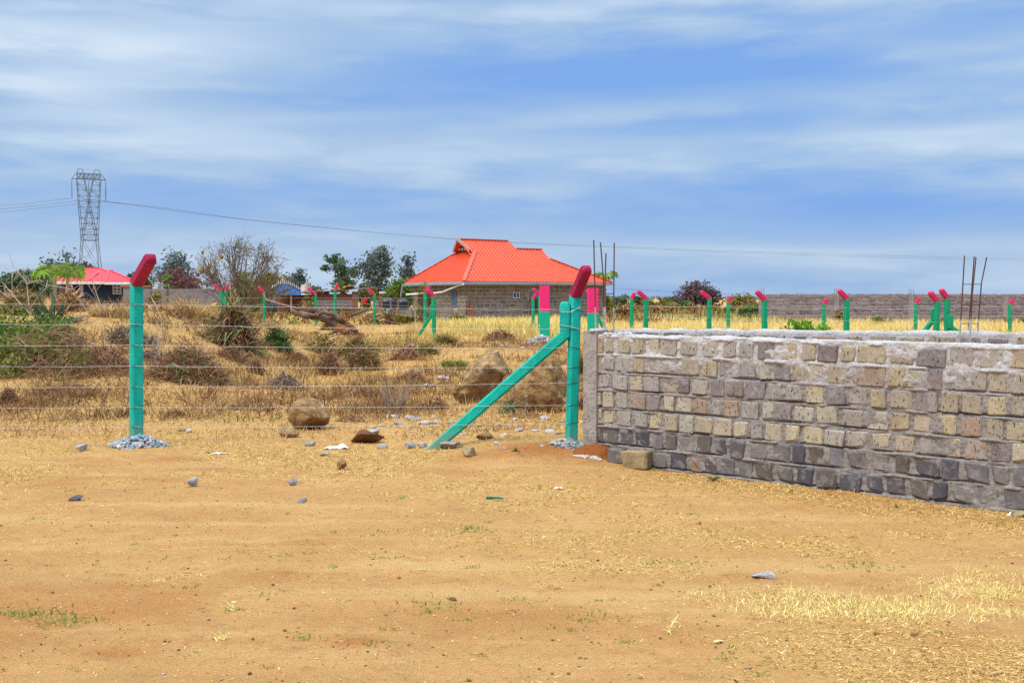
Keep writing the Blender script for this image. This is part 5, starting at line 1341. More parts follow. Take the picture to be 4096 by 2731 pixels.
def cloth(px0, px1, py0, py1, Y, c, label):
    l, r_ = at(px0, py0, Y), at(px1, py1, Y); n = 10; V = []; Q = []
    for i in range(n + 1):
        for j in range(6):
            V.append(Vector((l.x + (r_.x - l.x) * i / n, Y + .05 * math.sin(i * 1.4 + j * .3) * (j / 5), l.z + (r_.z - l.z) * j / 5 - (.04 * math.sin(i * 2.2) if j == 5 else 0))))
    for i in range(n):
        for j in range(5): Q.append((i * 6 + j, (i + 1) * 6 + j, (i + 1) * 6 + j + 1, i * 6 + j + 1))
    A = Acc(); A.add(V, Q); tag(A.obj('hanging_cloth', M('cloth', c, tuple(min(1, v * 1.2) for v in c), 12, .9, .3), None, l), label, 'laundry', 'washing on the line')
cloth(1455, 1468, 1193, 1215, 78, (.62, .012, .015), 'red cloth hanging on the washing line by the water tanks'); cloth(1468, 1482, 1194, 1212, 78, (.025, .025, .04), 'dark cloth hanging next to the red one on the washing line')
A = Acc(); A.tube([at(1449, 1193, 77.5), at(1470, 1194, 78), at(1505, 1196, 79)], .012, 4); tag(A.obj('washing_line', m_wire, None, at(1449, 1193, 77.5)), 'thin washing line between a stake and the tank plinth', 'line')
for (px, w, c, lab) in ((1554, 12, (.05, .55, .50), 'turquoise bucket standing under the black tanks'), (1569, 12, (.03, .42, .50), 'turquoise basin lying beside the bucket under the tanks')):
    A = Acc(); p = at(px, 1255, 76); h = .36 if px == 1554 else .14; A.tube([p, p + UP * h, p + UP * h * .98], [.11, .15, .12], 12); tag(A.obj('plastic_bucket', M('turquoise_plastic', c, c, 4, .4, 0), None, p), lab, 'bucket')

# ------------------------------------------------------------------ lattice tower and lines
TY = 300.0; TC = at(362, HOR, TY); TC.z = 0
th_ = math.radians(30); U = Vector((math.cos(th_), math.sin(th_), 0)); Wv = Vector((-math.sin(th_), math.cos(th_), 0))
def tz(py): return EYE + (HOR - py) * TY / F
def tp(u, v, z): return TC + U * u + Wv * v + UP * z
tower = thing('lattice_pylon', 'grey steel lattice pylon with two masts joined by a crossarm', 'pylon', TC)
m_steel = M('grey_steel', (.10, .13, .17), (.19, .23, .28), .5, .55, 0, metal=.2)
zw, zb, zt_ = tz(962), tz(720), tz(698); hw = 1.95; hb = 3.3
A = Acc(); r_m, r_s = .085, .05
def lace(acc, a0, a1, b0, b1, n, r):
    for i in range(n):
        p, q = a0.lerp(a1, i / n), a0.lerp(a1, (i + 1) / n); s, t = b0.lerp(b1, i / n), b0.lerp(b1, (i + 1) / n)
        acc.tube([p, t] if i % 2 == 0 else [s, q], r, 4, False)
        if i: acc.tube([p, s], r * .9, 4, False)
C4 = [(1, 1), (-1, 1), (-1, -1), (1, -1)]
for (su, sv_) in C4: A.tube([tp(su * hb, sv_ * hb, 0), tp(su * hw, sv_ * hw, zw)], r_m, 4)
for k in range(4):
    (a, b_), (c, d) = C4[k], C4[(k + 1) % 4]
    lo1, hi1, lo2, hi2 = tp(a * hb, b_ * hb, 0), tp(a * hw, b_ * hw, zw), tp(c * hb, d * hb, 0), tp(c * hw, d * hw, zw)
    A.tube([hi1, hi2], .09, 4)
    for (f0, f1) in ((0, .5), (.5, 1.0)):
        A.tube([lo1.lerp(hi1, f0), lo2.lerp(hi2, f1)], r_s, 4, False); A.tube([lo2.lerp(hi2, f0), lo1.lerp(hi1, f1)], r_s, 4, False)
A.obj('leg_frame', m_steel, tower)
for s in (-1, 1):
    A = Acc(); O, I = {}, {}
    for v in (-1, 1):
        O[v] = (tp(s * hw, v * hw, zw), tp(s * 3.05, v * .8, zb)); I[v] = (tp(-s * hw, v * hw, zw), tp(s * 1.1, v * .8, zb))
        A.tube(O[v], r_m, 4); A.tube(I[v], r_m, 4); lace(A, O[v][0], O[v][1], I[v][0], I[v][1], 11, r_s)
    lace(A, O[-1][0], O[-1][1], O[1][0], O[1][1], 9, r_s); lace(A, I[-1][0], I[-1][1], I[1][0], I[1][1], 9, r_s)
    for v in (-1, 1):
        A.tube([tp(s * 3.05, v * .8, zb), tp(s * 2.75, v * .5, zt_ + 1.1)], r_s, 4); A.tube([tp(s * 1.1, v * .8, zb), tp(s * 1.55, v * .5, zt_ + 1.1)], r_s, 4); A.tube([tp(s * 2.75, v * .5, zt_ + 1.1), tp(s * 1.55, v * .5, zt_ + 1.1)], r_s, 4)
    A.obj('mast', m_steel, tower)
A = Acc(); he = 4.35
for v in (-.8, .8):
    A.tube([tp(-he, v * .2, zb), tp(-3.05, v, zb), tp(3.05, v, zb), tp(he, v * .2, zb)], .09, 4); A.tube([tp(-he, v * .2, zb), tp(-3.2, v, zt_), tp(3.2, v, zt_), tp(he, v * .2, zb)], .07, 4)
    lace(A, tp(-3.2, v, zt_), tp(3.2, v, zt_), tp(-3.05, v, zb), tp(3.05, v, zb), 12, r_s)
lace(A, tp(-3.05, -.8, zb), tp(3.05, -.8, zb), tp(-3.05, .8, zb), tp(3.05, .8, zb), 10, r_s); A.obj('crossarm', m_steel, tower)
IN = []
for u in (-he, 0, he):
    A = Acc(); z0 = zb - (1.6 if u else 1.9); A.tube([tp(u - .25, 0, zb), tp(u, 0, z0)], r_s, 4); A.tube([tp(u + .25, 0, zb), tp(u, 0, z0)], r_s, 4); z1 = tz(797 if u < 0 else (800 if u == 0 else 806))
    P = []; R = []
    n = 18
    for i in range(n + 1): P.append(tp(u, 0, z0 + (z1 - z0) * i / n)); R.append(.17 if i % 2 else .09)
    A.tube(P, R, 6); A.obj('insulator', m_steel, tower); IN.append(tp(u, 0, z1))
m_line = M('conductor', (.10, .12, .15), (.16, .18, .22), .5, .6, 0)
def conductor(start, pix, label, grp, r=.05):
    P = [start] + [at(px, py, Y) for (px, py, Y) in pix]
    # smooth the run with a Catmull-Rom spline
    Q = []
    PP_ = [P[0] * 2 - P[1]] + P + [P[-1] * 2 - P[-2]]
    for i in range(1, len(PP_) - 2):
        p0, p1, p2, p3 = PP_[i - 1], PP_[i], PP_[i + 1], PP_[i + 2]
        for j in range(10):
            t = j / 10; Q.append(.5 * ((2 * p1) + (p2 - p0) * t + (2 * p0 - 5 * p1 + 4 * p2 - p3) * t * t + (3 * p1 - p0 - 3 * p2 + p3) * t ** 3))
    Q.append(P[-1]); A = Acc(); A.tube(Q, r, 4); tag(A.obj('power_line', m_line, None, P[0]), label, 'power line', grp)
RX = [(1050, 886, 335), (1831, 957, 385), (2446, 985, 430), (3000, 1006, 475), (3600, 1024, 530), (4096, 1034, 580), (4600, 1040, 640)]
conductor(IN[2], RX, 'upper overhead conductor sweeping from the pylon above the orange roof', 'overhead conductors')
conductor(IN[1], [(700, 838, 315), (1050, 885, 345), (1831, 958, 400), (2446, 990, 450), (3000, 1012, 500), (3600, 1032, 560), (4096, 1042, 610), (4600, 1047, 680)], 'lower overhead conductor sweeping from the pylon above the orange roof', 'overhead conductors')
for k, (yy, i) in enumerate(((823, 0), (836, 1), (850, 2))):
    s = IN[i]; conductor(s, [(150, (809, 822, 833)[k], 318), (0, yy, 336), (-300, yy + 22, 380)], ['highest', 'middle', 'lowest'][k] + ' of three overhead conductors running off behind the pylon', 'overhead conductors')
A = Acc(); P = [at(2440, 1152, 130), at(2700, 1168, 140), at(3040, 1180, 150)]; A.tube(P, .02, 4)
tag(A.obj('power_line', m_line, None, P[0]), 'low thin service wire from the house towards the purple tree', 'power line')
# ================================================================== VEGETATION
def leafquads(P, size, tint, elong=1.6, upbias=0.3):
    n = len(P)
    a = RNG.normal(size=(n, 3)); a[:, 2] -= upbias * .5; a /= np.linalg.norm(a, axis=1, keepdims=True)
    b = RNG.normal(size=(n, 3)); b -= a * (a * b).sum(1, keepdims=True); b /= np.linalg.norm(b, axis=1, keepdims=True)
    s = np.asarray(size)[:, None] * np.ones((n, 1))
    u = a * s * elong * .5; v = b * s * .5
    V = np.stack([P - u, P + v * .9, P + u, P - v * .9], 1).reshape(-1, 3)
    return V, np.arange(n * 4).reshape(n, 4), np.repeat(tint, 4)
def branch_tree(acc, p, d, L, r, lev, rnd, tips, kids=3, spread=.75, up=.10, ratio=.70, wob=.16, sides=5, segs=4, flat=0.0, start=.35):
    pts = [p.copy()]; rad = [r]; dd = d.normalized(); q = p.copy()
    for i in range(segs):
        dd = (dd + Vector((rnd.gauss(0, wob), rnd.gauss(0, wob), rnd.gauss(0, wob * .7) + up))).normalized()
        if flat: dd = Vector((dd.x, dd.y, dd.z * (1 - flat))).normalized()
        q = q + dd * (L / segs); pts.append(q.copy()); rad.append(r * (1 - .55 * (i + 1) / segs))
    acc.tube(pts, rad, sides if lev > 1 else max(3, sides - 1), False, tint=min(1, .35 + rnd.random() * .4))
    if lev == 0:
        tips.append((pts[-1], dd)); tips.append((pts[-2], dd)); return
    k = kids + (1 if rnd.random() < .4 else 0)
    for j in range(k):
        f = start + (1 - start) * (j + rnd.random() * .6) / k
        i = min(segs - 1, int(f * segs)); b = pts[i].lerp(pts[i + 1], f * segs - i)
        az = rnd.uniform(0, 2 * math.pi); o = dd.orthogonal().normalized(); o2 = dd.cross(o)
        nd = (dd * (1 - spread * .5) + (o * math.cos(az) + o2 * math.sin(az)) * spread).normalized()
        branch_tree(acc, b, nd, L * ratio * rnd.uniform(.75, 1.15), rad[i] * .62, lev - 1, rnd, tips, kids, spread, up, ratio, wob, sides, segs, flat, start)
    branch_tree(acc, pts[-1], dd, L * ratio * .9, rad[-1] * .9, lev - 1, rnd, tips, kids, spread, up, ratio, wob, sides, segs, flat, start)
def fit(acc_list, tips, base, w, h):
    """scale a grown tree about its base to the wanted width and height"""
    V = [v for a in acc_list for v in a.V] + [t_[0] for t_ in tips]
    X = np.array([[v[0] - base.x, v[1] - base.y, v[2] - base.z] for v in V])
    sx = w / max(.01, np.percentile(X[:, 0], 99) - np.percentile(X[:, 0], 1)); sz = h / max(.01, X[:, 2].max())
    f_ = lambda v: Vector((base.x + (v[0] - base.x) * sx, base.y + (v[1] - base.y) * sx, base.z + (v[2] - base.z) * sz))
    for a in acc_list: a.V = [f_(v) for v in a.V]
    return [(f_(p), d) for p, d in tips]
m_bark = MT('bark', [(0, (.07, .045, .03)), (1, (.17, .12, .09))]); m_barkbrown = MT('bark_brown', [(0, (.10, .05, .025)), (1, (.22, .13, .07))])
m_pale = MT('pale_twigs', [(0, (.30, .22, .16)), (1, (.52, .42, .34))])
LEAF = {
 'dark': MT('leaves_dark', [(0, (.04, .07, .035)), (.5, (.085, .13, .065)), (1, (.165, .21, .11))], trans=.2),
 'blue': MT('leaves_blue_green', [(0, (.06, .085, .08)), (.5, (.12, .155, .135)), (1, (.21, .245, .20))], trans=.2),
 'green': MT('leaves_green', [(0, (.05, .09, .02)), (.45, (.12, .19, .04)), (.8, (.25, .32, .07)), (1, (.30, .22, .09))], trans=.3),
 'bright': MT('leaves_bright', [(0, (.06, .15, .015)), (.5, (.15, .32, .035)), (1, (.36, .52, .08))], trans=.3),
 'red': MT('leaves_red', [(0, (.09, .045, .05)), (.5, (.17, .085, .08)), (1, (.27, .13, .09))], trans=.2),
 'purple': MT('leaves_purple', [(0, (.06, .04, .05)), (.5, (.115, .075, .085)), (1, (.19, .13, .12))], trans=.15),
 'olive': MT('leaves_olive', [(0, (.08, .08, .024)), (.5, (.19, .175, .045)), (1, (.36, .29, .09))], trans=.2),
 'brown': MT('leaves_brown', [(0, (.12, .065, .035)), (.5, (.27, .15, .06)), (1, (.42, .28, .11))], trans=.1),
}
def tree(label, px, py_top, w_px, Y, kind, name='tree', leaf=.16, nleaf=26, clump=.42, lev=3, kids=3, spread=.75, trunk=.10, base=0.0, up=.10, seed=1, group='trees beyond the field', bark=None, flat=0, L0=.34, start=.35, zadd=0):
    c = at(px, HOR, Y); c.z = gz(c.x, Y) + base; h = EYE + (HOR - py_top) * Y / F - c.z; w = w_px * Y / F
    rnd = random.Random(seed); A = Acc(); tips = []
    branch_tree(A, c.copy(), Vector((rnd.uniform(-.08, .08), 0, 1)), h * L0, trunk * h / 5, lev, rnd, tips, kids, spread, up, .72, .14, 5, 4, flat, start)
    tips = fit([A], tips, c, w * .9, h * .97)
    t_ = thing(name, label, 'tree', c, group)
    A.obj('trunk', bark or m_bark, t_)
    P = []; Tn = []
    for (p, d) in tips:
        k = max(2, int(nleaf * rnd.uniform(.5, 1.4))); cl = rnd.gauss(.5, .20); r_ = clump * rnd.uniform(.6, 1.3)
        q = np.array(p)[None] + RNG.normal(0, 1, (k, 3)) * np.array([r_, r_, r_ * .7]) * .6
        P.append(q); Tn.append(np.clip(cl + RNG.normal(0, .17, k), 0, 1))
    if nleaf:
        P = np.concatenate(P); Tn = np.concatenate(Tn)
        V, Fc, tt = leafquads(P, leaf * RNG.uniform(.6, 1.4, len(P)), Tn)
        ob('crown', mesh_np('crown', V, Fc, LEAF[kind], tt), t_)
    return t_
def bush(label, px, py_top, py_base, w_px, Y, kind, name='bush', leaf=.10, n=1500, seed=1, group=None, cat='bush', stems=40, c=None, lumps=9):
    if c is None:
        c = at(px, HOR, Y); c.z = gz(c.x, Y)
    Y = c.y
    h = max(.15, EYE + (HOR - py_top) * Y / F - c.z); w = w_px * Y / F
    r = np.random.default_rng(seed); t_ = thing(name, label, cat, c, group)
    LC = r.uniform(-1, 1, (lumps, 3)) * np.array([w * .34, w * .26, h * .28]) + np.array([0, 0, h * .52])
    LR = r.uniform(.18, .34, lumps) * min(w, h * 1.4); LTn = r.normal(.5, .16, lumps)
    k = r.integers(0, lumps, n); d = r.normal(size=(n, 3)); d /= np.linalg.norm(d, axis=1, keepdims=True)
    P = LC[k] + d * (LR[k] * (r.random(n) ** .45))[:, None] * np.array([1.15, 1, .95])
    P[:, 2] = np.abs(P[:, 2]) * .98
    P[:, 0] *= w / max(.01, np.ptp(P[:, 0])); P[:, 2] *= h / max(.01, P[:, 2].max())
    V, Fc, tt = leafquads(P + np.array(c), leaf * r.uniform(.6, 1.4, n), np.clip(LTn[k] + r.normal(0, .17, n), 0, 1))
    ob('foliage', mesh_np('foliage', V, Fc, LEAF[kind], tt), t_)
    A = Acc(); rnd = random.Random(seed)
    for _ in range(stems):
        e = P[rnd.randrange(n)]; b0 = Vector((e[0] * .25, e[1] * .25, 0)) + c; e_ = Vector(e) + c
        A.tube([b0, b0.lerp(e_, .5) + Vector((0, 0, h * .08)), e_], [.012 + h * .006, .008 + h * .003, .004], 4, False, tint=rnd.random())
    A.obj('stem', m_barkbrown, t_)
    return t_
# --- trees from one side of the horizon to the other
tree('grey green tree rising behind the blue house and papaya plants', 285, 1005, 130, 130, 'blue', leaf=.24, nleaf=15, clump=.75, seed=3, lev=3)
bush('dark green rounded tree mass at the outer edge of the mound horizon', 95, 1078, 1190, 240, 120, 'dark', 'tree', .34, 4200, 4, 'trees beyond the field', 'tree', 20, None, 16)
bush('dark green tree just behind the papaya plants', 240, 1095, 1190, 190, 115, 'dark', 'tree', .32, 3000, 5, 'trees beyond the field', 'tree', 20, None, 12)
bush('small dark green tree showing over the ridge of the red roof', 375, 1052, 1190, 90, 150, 'dark', 'tree', .35, 1500, 6, 'trees beyond the field', 'tree', 10, None, 8)
tree('tall grey green tree just behind the crimson arm of the near post', 655, 1004, 125, 110, 'blue', leaf=.20, nleaf=15, clump=.7, seed=8, lev=3, L0=.3)
bush('dark green bush tree low behind the near post, beside the red roof', 560, 1090, 1190, 110, 118, 'dark', 'tree', .30, 1800, 7, 'trees beyond the field', 'tree', 10)
tree('reddish brown leafed tree between grey wall and acacia', 770, 1072, 170, 100, 'red', leaf=.17, nleaf=13, clump=.65, seed=12, lev=3, kids=3)
bush('dark green crown behind the bare acacia', 1010, 1085, 1190, 260, 110, 'olive', 'tree', .26, 2600, 15, 'trees beyond the field', 'tree', 14, None, 12)
bush('green leafy bush at the foot of the acacia', 985, 1090, 1190, 120, 72, 'green', 'bush', .14, 1600, 16, None, 'bush', 20)
bush('reddish bush behind the blue arched gate', 1080, 1100, 1190, 90, 125, 'red', 'tree', .26, 1100, 17, 'trees beyond the field', 'tree', 10)
bush('wide low dark green canopy behind the blue arched gate', 1130, 1098, 1190, 130, 140, 'dark', 'tree', .30, 1500, 18, 'trees beyond the field', 'tree', 10)
tree('slim grey tree beside the blue arched gate', 1183, 1072, 66, 120, 'blue', leaf=.18, nleaf=16, clump=.42, seed=19, lev=3)
tree('airy dark tree with open crown behind the rusty shed', 1335, 1018, 128, 118, 'dark', leaf=.24, nleaf=22, clump=.50, seed=22, lev=3, kids=2, spread=.8)
tree('dense tall dark tree between the shed and the orange roofed house', 1518, 985, 108, 112, 'blue', leaf=.22, nleaf=26, clump=.62, seed=24, lev=3, kids=3, spread=.7, L0=.26, start=.15)
tree('feathery tree at the corner of the orange roof', 1630, 1020, 74, 108, 'blue', leaf=.19, nleaf=24, clump=.46, seed=27, lev=3, kids=2, L0=.28, start=.2)
bush('bright green shrubbery behind the black water tanks', 1590, 1112, 1200, 150, 96, 'green', 'bush', .16, 3600, 28, None, 'bush', 20, None, 14)
bush('yellow green bush between the shed and the tanks', 1470, 1135, 1230, 90, 98, 'olive', 'bush', .15, 1500, 29, None, 'bush', 20)
bush('small green bush poking up behind the shed roof', 1365, 1128, 1190, 44, 110, 'green', 'bush', .16, 500, 30, None, 'bush', 8)
bush('low dark green bush behind the concrete pillar', 1275, 1140, 1190, 80, 120, 'dark', 'bush', .2, 700, 31, None, 'bush', 8)
bush('green climbing plant growing over the wall of the tin shed', 1232, 1185, 1240, 70, 90, 'olive', 'bush', .13, 700, 32, None, 'bush', 16)
bush('sparse pale green shrub at the gate post end of the shed', 1085, 1170, 1240, 60, 90, 'blue', 'bush', .13, 600, 33, None, 'bush', 16)
bush('yellow green sapling in front of the stone house corner', 1690, 1128, 1240, 100, 60, 'olive', 'shrub', .10, 420, 34, None, 'shrub', 46)
tree('bare pale sapling beside the water tanks', 1662, 1200, 46, 58, 'olive', 'sapling', nleaf=0, lev=2, trunk=.10, seed=35, bark=m_pale, group=None, kids=2, spread=.9)
bush('dark green shrub under the eave end of the orange roof', 2415, 1140, 1260, 66, 82, 'green', 'bush', .15, 800, 36, None, 'bush', 16)
# low far growth beyond the field
FARB = [(2480, 1178, 70, 150, 'dark', 'dark green tree on the horizon just past the house'), (2415, 1195, 80, 100, 'olive', 'low olive bush close to the house end'), (2640, 1196, 150, 120, 'olive', 'low olive scrub behind the pair of green posts'),
        (2720, 1205, 120, 96, 'green', 'yellowish green bush under the purple tree edge'), (2560, 1210, 160, 90, 'brown', 'brown dry scrub behind the pair of green posts'), (2800, 1215, 150, 86, 'brown', 'brown scrub under the round purple tree'),
        (2950, 1168, 120, 130, 'olive', 'dark olive round tree between the purple tree and the block wall'), (2990, 1200, 90, 96, 'brown', 'reddish dry bush at the end of the block wall'), (3025, 1210, 70, 74, 'green', 'green bush touching the end of the block wall'),
        (2880, 1222, 120, 82, 'olive', 'olive scrub before the round purple tree'), (2470, 1225, 130, 78, 'brown', 'brown dry scrub past the house end'), (2660, 1222, 130, 84, 'brown', 'russet scrub in front of the horizon'), (2330, 1215, 60, 90, 'olive', 'olive scrub against the house end wall'),
        (2555, 1184, 60, 180, 'dark', 'small dark tree on the horizon between the two green posts'), (2690, 1186, 80, 190, 'dark', 'distant dark green tree close to the purple one')]
for q, (px, yt, w, Y, kd, lab) in enumerate(FARB):
    bush(lab, px, yt, 1240, w, Y, kd, 'bush', .10 + Y * .0011, 900, 50 + q, 'low bushes across the field', 'bush', 16)
bush('round purple brown leafless looking tree alone on the horizon', 2800, 1120, 1200, 190, 110, 'purple', 'tree', .17, 5200, 71, None, 'tree', 160, None, 18)
bush('round dark green bush standing in the brown scrub', 2985, 1208, 1272, 66, 68, 'green', 'bush', .11, 1300, 72, None, 'bush', 14)
tl = []
for q in range(9000):
    x = RNG.uniform(-900, 900); Y = RNG.uniform(620, 900); k = fbm(x * .012, Y * .004, 131, 3)
    tl.append((x, Y, RNG.uniform(0, 1) * (.8 + 5 * max(0, k - .35))))
tl = np.array(tl); V, Fc, tt = leafquads(tl, RNG.uniform(.9, 2.2, len(tl)), RNG.random(len(tl)))
tag(ob('distant_treeline', mesh_np('distant_treeline', V, Fc, LEAF['blue'], tt)), 'thin line of far trees along the horizon', 'treeline', kind='stuff')

# --- the bare flat topped acacia with weaver nests
ax = at(966, 1190, 64); ax.z = gz(ax.x, 64); rnd = random.Random(77); A = Acc(); tips = []; m_acacia = MT('acacia_bark', [(0, (.10, .075, .06)), (1, (.24, .16, .11))])
AH = EYE + (HOR - 960) * 64 / F - ax.z; AR = 2.95
def curve(p, q, sag, n, rnd, wob):
    m_ = p.lerp(q, .5) + sag; P = []
    for i in range(n + 1):
        u = i / n; P.append(p * (1 - u) ** 2 + m_ * 2 * u * (1 - u) + q * u * u + (Vector((rnd.gauss(0, wob), rnd.gauss(0, wob), rnd.gauss(0, wob))) if 0 < i < n else Vector((0, 0, 0))))
    return P
def dome_pt(az_, e, k=1.0):
    return ax + Vector((math.cos(az_) * math.cos(e) * AR * k, math.sin(az_) * math.cos(e) * AR * k, 2.1 + math.sin(e) * (AH - 2.1) * k))
prim = []
A.tube([ax - UP * .3, ax + UP * .35, ax + UP * .8], [.15, .12, .11], 6, tint=.4)
for q in range(18):
    az_ = q * 2.399 + rnd.uniform(-.25, .25); e = (.02, .25, .55, .9, 1.25)[q % 5] + rnd.uniform(-.1, .1)
    P = curve(ax + UP * rnd.uniform(.5, .85), dome_pt(az_, e, .93), Vector((0, 0, -.22)), 7, rnd, .04)
    prim.append((P, az_, e)); A.tube(P, [.045 * (1 - .66 * i / 7) for i in range(8)], 5, False, tint=rnd.uniform(.2, .7))
for (P, az_, e) in prim:
    for k in range(15):
        i = rnd.randint(2, 6); b0 = P[i].lerp(P[i + 1], rnd.random()) if i < 7 else P[7]
        t1 = dome_pt(az_ + rnd.gauss(0, .38) / max(.3, math.cos(e)), min(1.45, max(-.1, e + rnd.gauss(0, .25))), rnd.uniform(.82, 1.06))
        S = curve(b0, t1, Vector((0, 0, -.06)), 5, rnd, .035); A.tube(S, [.016 * (1 - .45 * j / 5) for j in range(6)], 4, False, tint=rnd.uniform(.1, .6)); tips.append((S[-1], UP))
        for _ in range(5):
            j = rnd.randint(2, 5); d = (S[j] - S[j - 1]).normalized(); z = S[j] + (d * .8 + Vector((rnd.gauss(0, .5), rnd.gauss(0, .5), rnd.gauss(.15, .3)))) * rnd.uniform(.18, .45)
            A.tube([S[j], S[j].lerp(z, .5) + Vector((0, 0, .02)), z], [.010, .008, .007], 3, False, tint=rnd.uniform(0, .6)); tips.append((z, d))
ac_ = thing('acacia_tree', 'wide bare acacia with fine spreading branches and hanging weaver nests', 'tree', ax)
A.V = [v for v in A.V]; A.obj('trunk', m_acacia, ac_)
P = np.array([tuple(p) for p, d in tips]); k = RNG.random(len(P)) < .8; P = np.repeat(P[k], 2, 0) + RNG.normal(0, .06, (2 * k.sum(), 3))
V, Fc, tt = leafquads(P, RNG.uniform(.03, .07, len(P)), RNG.random(len(P))); ob('crown', mesh_np('crown', V, Fc, LEAF['olive'], tt), ac_)
m_nest = M('nest_straw', (.24, .11, .03), (.50, .28, .08), 30, .95, .8, .03, 60, .1)
for q, (px, py, s, lab) in enumerate([(810, 1009, .09, 'small weaver nest high on the outer acacia branch'), (808, 1080, .17, 'large weaver nest at the lower outer side of the acacia'), (835, 1067, .13, 'weaver nest joined to the large one on the acacia'), (856, 1095, .11, 'weaver nest low beside the acacia trunk side'), (886, 1027, .12, 'dark weaver nest in the middle of the acacia crown'), (976, 1003, .09, 'small weaver nest near the top of the acacia')]):
    V, T = rock_verts(700 + q, 2, 2, .18); o = ob('weaver_nest', mesh_np('weaver_nest', V * np.array([s, s, s * 1.15]) + np.array(at(px, py, 63.6)), T, m_nest, None, False), None, at(px, py, 63.6)); tag(o, lab, 'nest', 'weaver nests in the acacia')

# --- shrubs and heaps of the mound
def strands(c, rx, ry, h, n, w, seed, bend=.5, tilt0=.25, tilt1=1.35, lmin=.4, lmax=1.0, segs=4, spread=.9):
    """thin curved ribbons growing out of a low dome"""
    r = np.random.default_rng(seed)
    u = r.random(n) ** .5; th = r.uniform(0, 2 * np.pi, n)
    bx, by = rx * spread * u * np.cos(th), ry * spread * u * np.sin(th)
    dome = h * np.clip(1 - u ** 2, 0, 1)
    tang = tilt0 < .5
    bz = dome * r.uniform(0, .95 if tang else .3, n)
    az = r.uniform(0, 2 * np.pi, n) if tang else th + r.normal(0, .9, n); tl_ = r.uniform(tilt0 - .5 if tang else tilt0, tilt1 - .2, n); L = r.uniform(lmin, lmax, n) * (.62 if tang else 1) * max(.02, h)
    P = np.stack([c.x + bx, c.y + by, np.zeros(n)], 1); P[:, 2] = H(P[:, 0], P[:, 1]) + bz
    d = np.stack([np.cos(az) * np.cos(tl_), np.sin(az) * np.cos(tl_), np.sin(tl_)], 1)
    sd = r.normal(size=(n, 3)); s = np.cross(d, sd); s /= np.linalg.norm(s, axis=1, keepdims=True) + 1e-9
    W = w * r.uniform(.6, 1.4, n); pts = [P]; curl = r.normal(0, .25, (n, 3)) * .5; curl[:, 2] -= bend * r.uniform(.3, 1.4, n)
    for k in range(segs):
        d = d + curl / segs * 1.3; d /= np.linalg.norm(d, axis=1, keepdims=True); q = pts[-1] + d * (L / segs)[:, None]
        q[:, 2] = np.maximum(q[:, 2], H(q[:, 0], q[:, 1]) + .004); pts.append(q)
    V = []
    for k, p in enumerate(pts):
        f_ = (1 - .75 * k / segs); V += [p - s * (W * f_ * .5)[:, None], p + s * (W * f_ * .5)[:, None]]
    V = np.stack(V, 1).reshape(-1, 3); m_ = 2 * (segs + 1); b0 = (np.arange(n) * m_)[:, None]
    Fc = np.concatenate([b0 + np.array([[2 * k, 2 * k + 1, 2 * k + 3, 2 * k + 2]]) for k in range(segs)])
    return V, Fc, np.repeat(np.clip(r.normal(.5, .22, n), 0, 1), m_)
m_twig = MT('dry_twigs', [(0, (.14, .062, .038)), (.5, (.28, .145, .082)), (1, (.46, .30, .17))])
m_twiggrey = MT('grey_twigs', [(0, (.14, .10, .08)), (.5, (.27, .20, .16)), (1, (.44, .36, .29))])
m_sis = MT('leathery_strands', [(0, (.14, .095, .04)), (.35, (.25, .20, .09)), (.6, (.19, .24, .10)), (1, (.30, .40, .19))])
m_strawh = MT('tall_straw', [(0, (.28, .16, .06)), (.5, (.50, .33, .13)), (1, (.72, .55, .30))])
m_olive = MT('olive_stems', [(0, (.12, .075, .03)), (.45, (.22, .17, .05)), (.75, (.20, .22, .06)), (1, (.36, .32, .11))])
def shrub(label, px, py, w_px, h_px, n, w, mat, seed, name='dry_shrub', group='dry shrubs behind the near fence', extra=(), bend=.5, cat='shrub', lmin=.35, lmax=.95, tilt0=.15, segs=4):
    c = gp(px, py); k = 1 / ppm(c.y); hw = w_px * k / 2; h = h_px * k
    c = Vector((c.x, c.y + hw * .5, gz(c.x, c.y + hw * .5)))
    t_ = thing(name, label, cat, c, group)
    V, Fc, tt = strands(c, hw * .85, hw * .6, h * .75, n, w * c.y / 11, seed, bend, tilt0, 1.4, lmin, lmax, segs)
    ob('twigs', mesh_np('twigs', V, Fc, mat, tt), t_)
    for (mt, n2, w2, sd, nm) in extra:
        V, Fc, tt = strands(c, hw * .85, hw * .6, h * .8, n2, w2 * c.y / 11, sd, .7, .1, 1.4, .45, 1.2, 6)
        ob(nm, mesh_np(nm, V, Fc, mt, tt), t_)
    return c
shrub('sprawling brown dry shrub with grey green trailing strands, right behind the lone near post', 735, 1535, 370, 200, 3800, .006, m_twig, 801, extra=[(m_sis, 260, .016, 802, 'trailing_strand')])
shrub('tall dome of dead leaves and drooping grey green strands before the acacia', 925, 1395, 190, 232, 2600, .014, m_twig, 803, extra=[(m_sis, 420, .022, 804, 'trailing_strand'), (m_olive, 500, .014, 805, 'dead_leaf')], bend=1.0)
shrub('small dark brown shrub at the foot of the tall leaf dome', 930, 1440, 150, 80, 900, .008, m_twig, 806)
shrub('brown twiggy tuft in the middle of the straw slope', 1020, 1495, 100, 80, 900, .006, m_twig, 807)
shrub('grey tangle of dead stems and straw on the open slope', 1130, 1562, 190, 90, 1100, .009, m_twiggrey, 808, extra=[(m_strawh, 120, .010, 809, 'straw_stem')])
shrub('red brown dry bush in the mid slope', 1310, 1500, 130, 120, 1500, .007, m_twig, 810)
shrub('dark brown dry shrub below the fallen log', 1450, 1480, 150, 130, 1700, .007, m_twig, 811, extra=[(m_olive, 300, .010, 812, 'green_stem')])
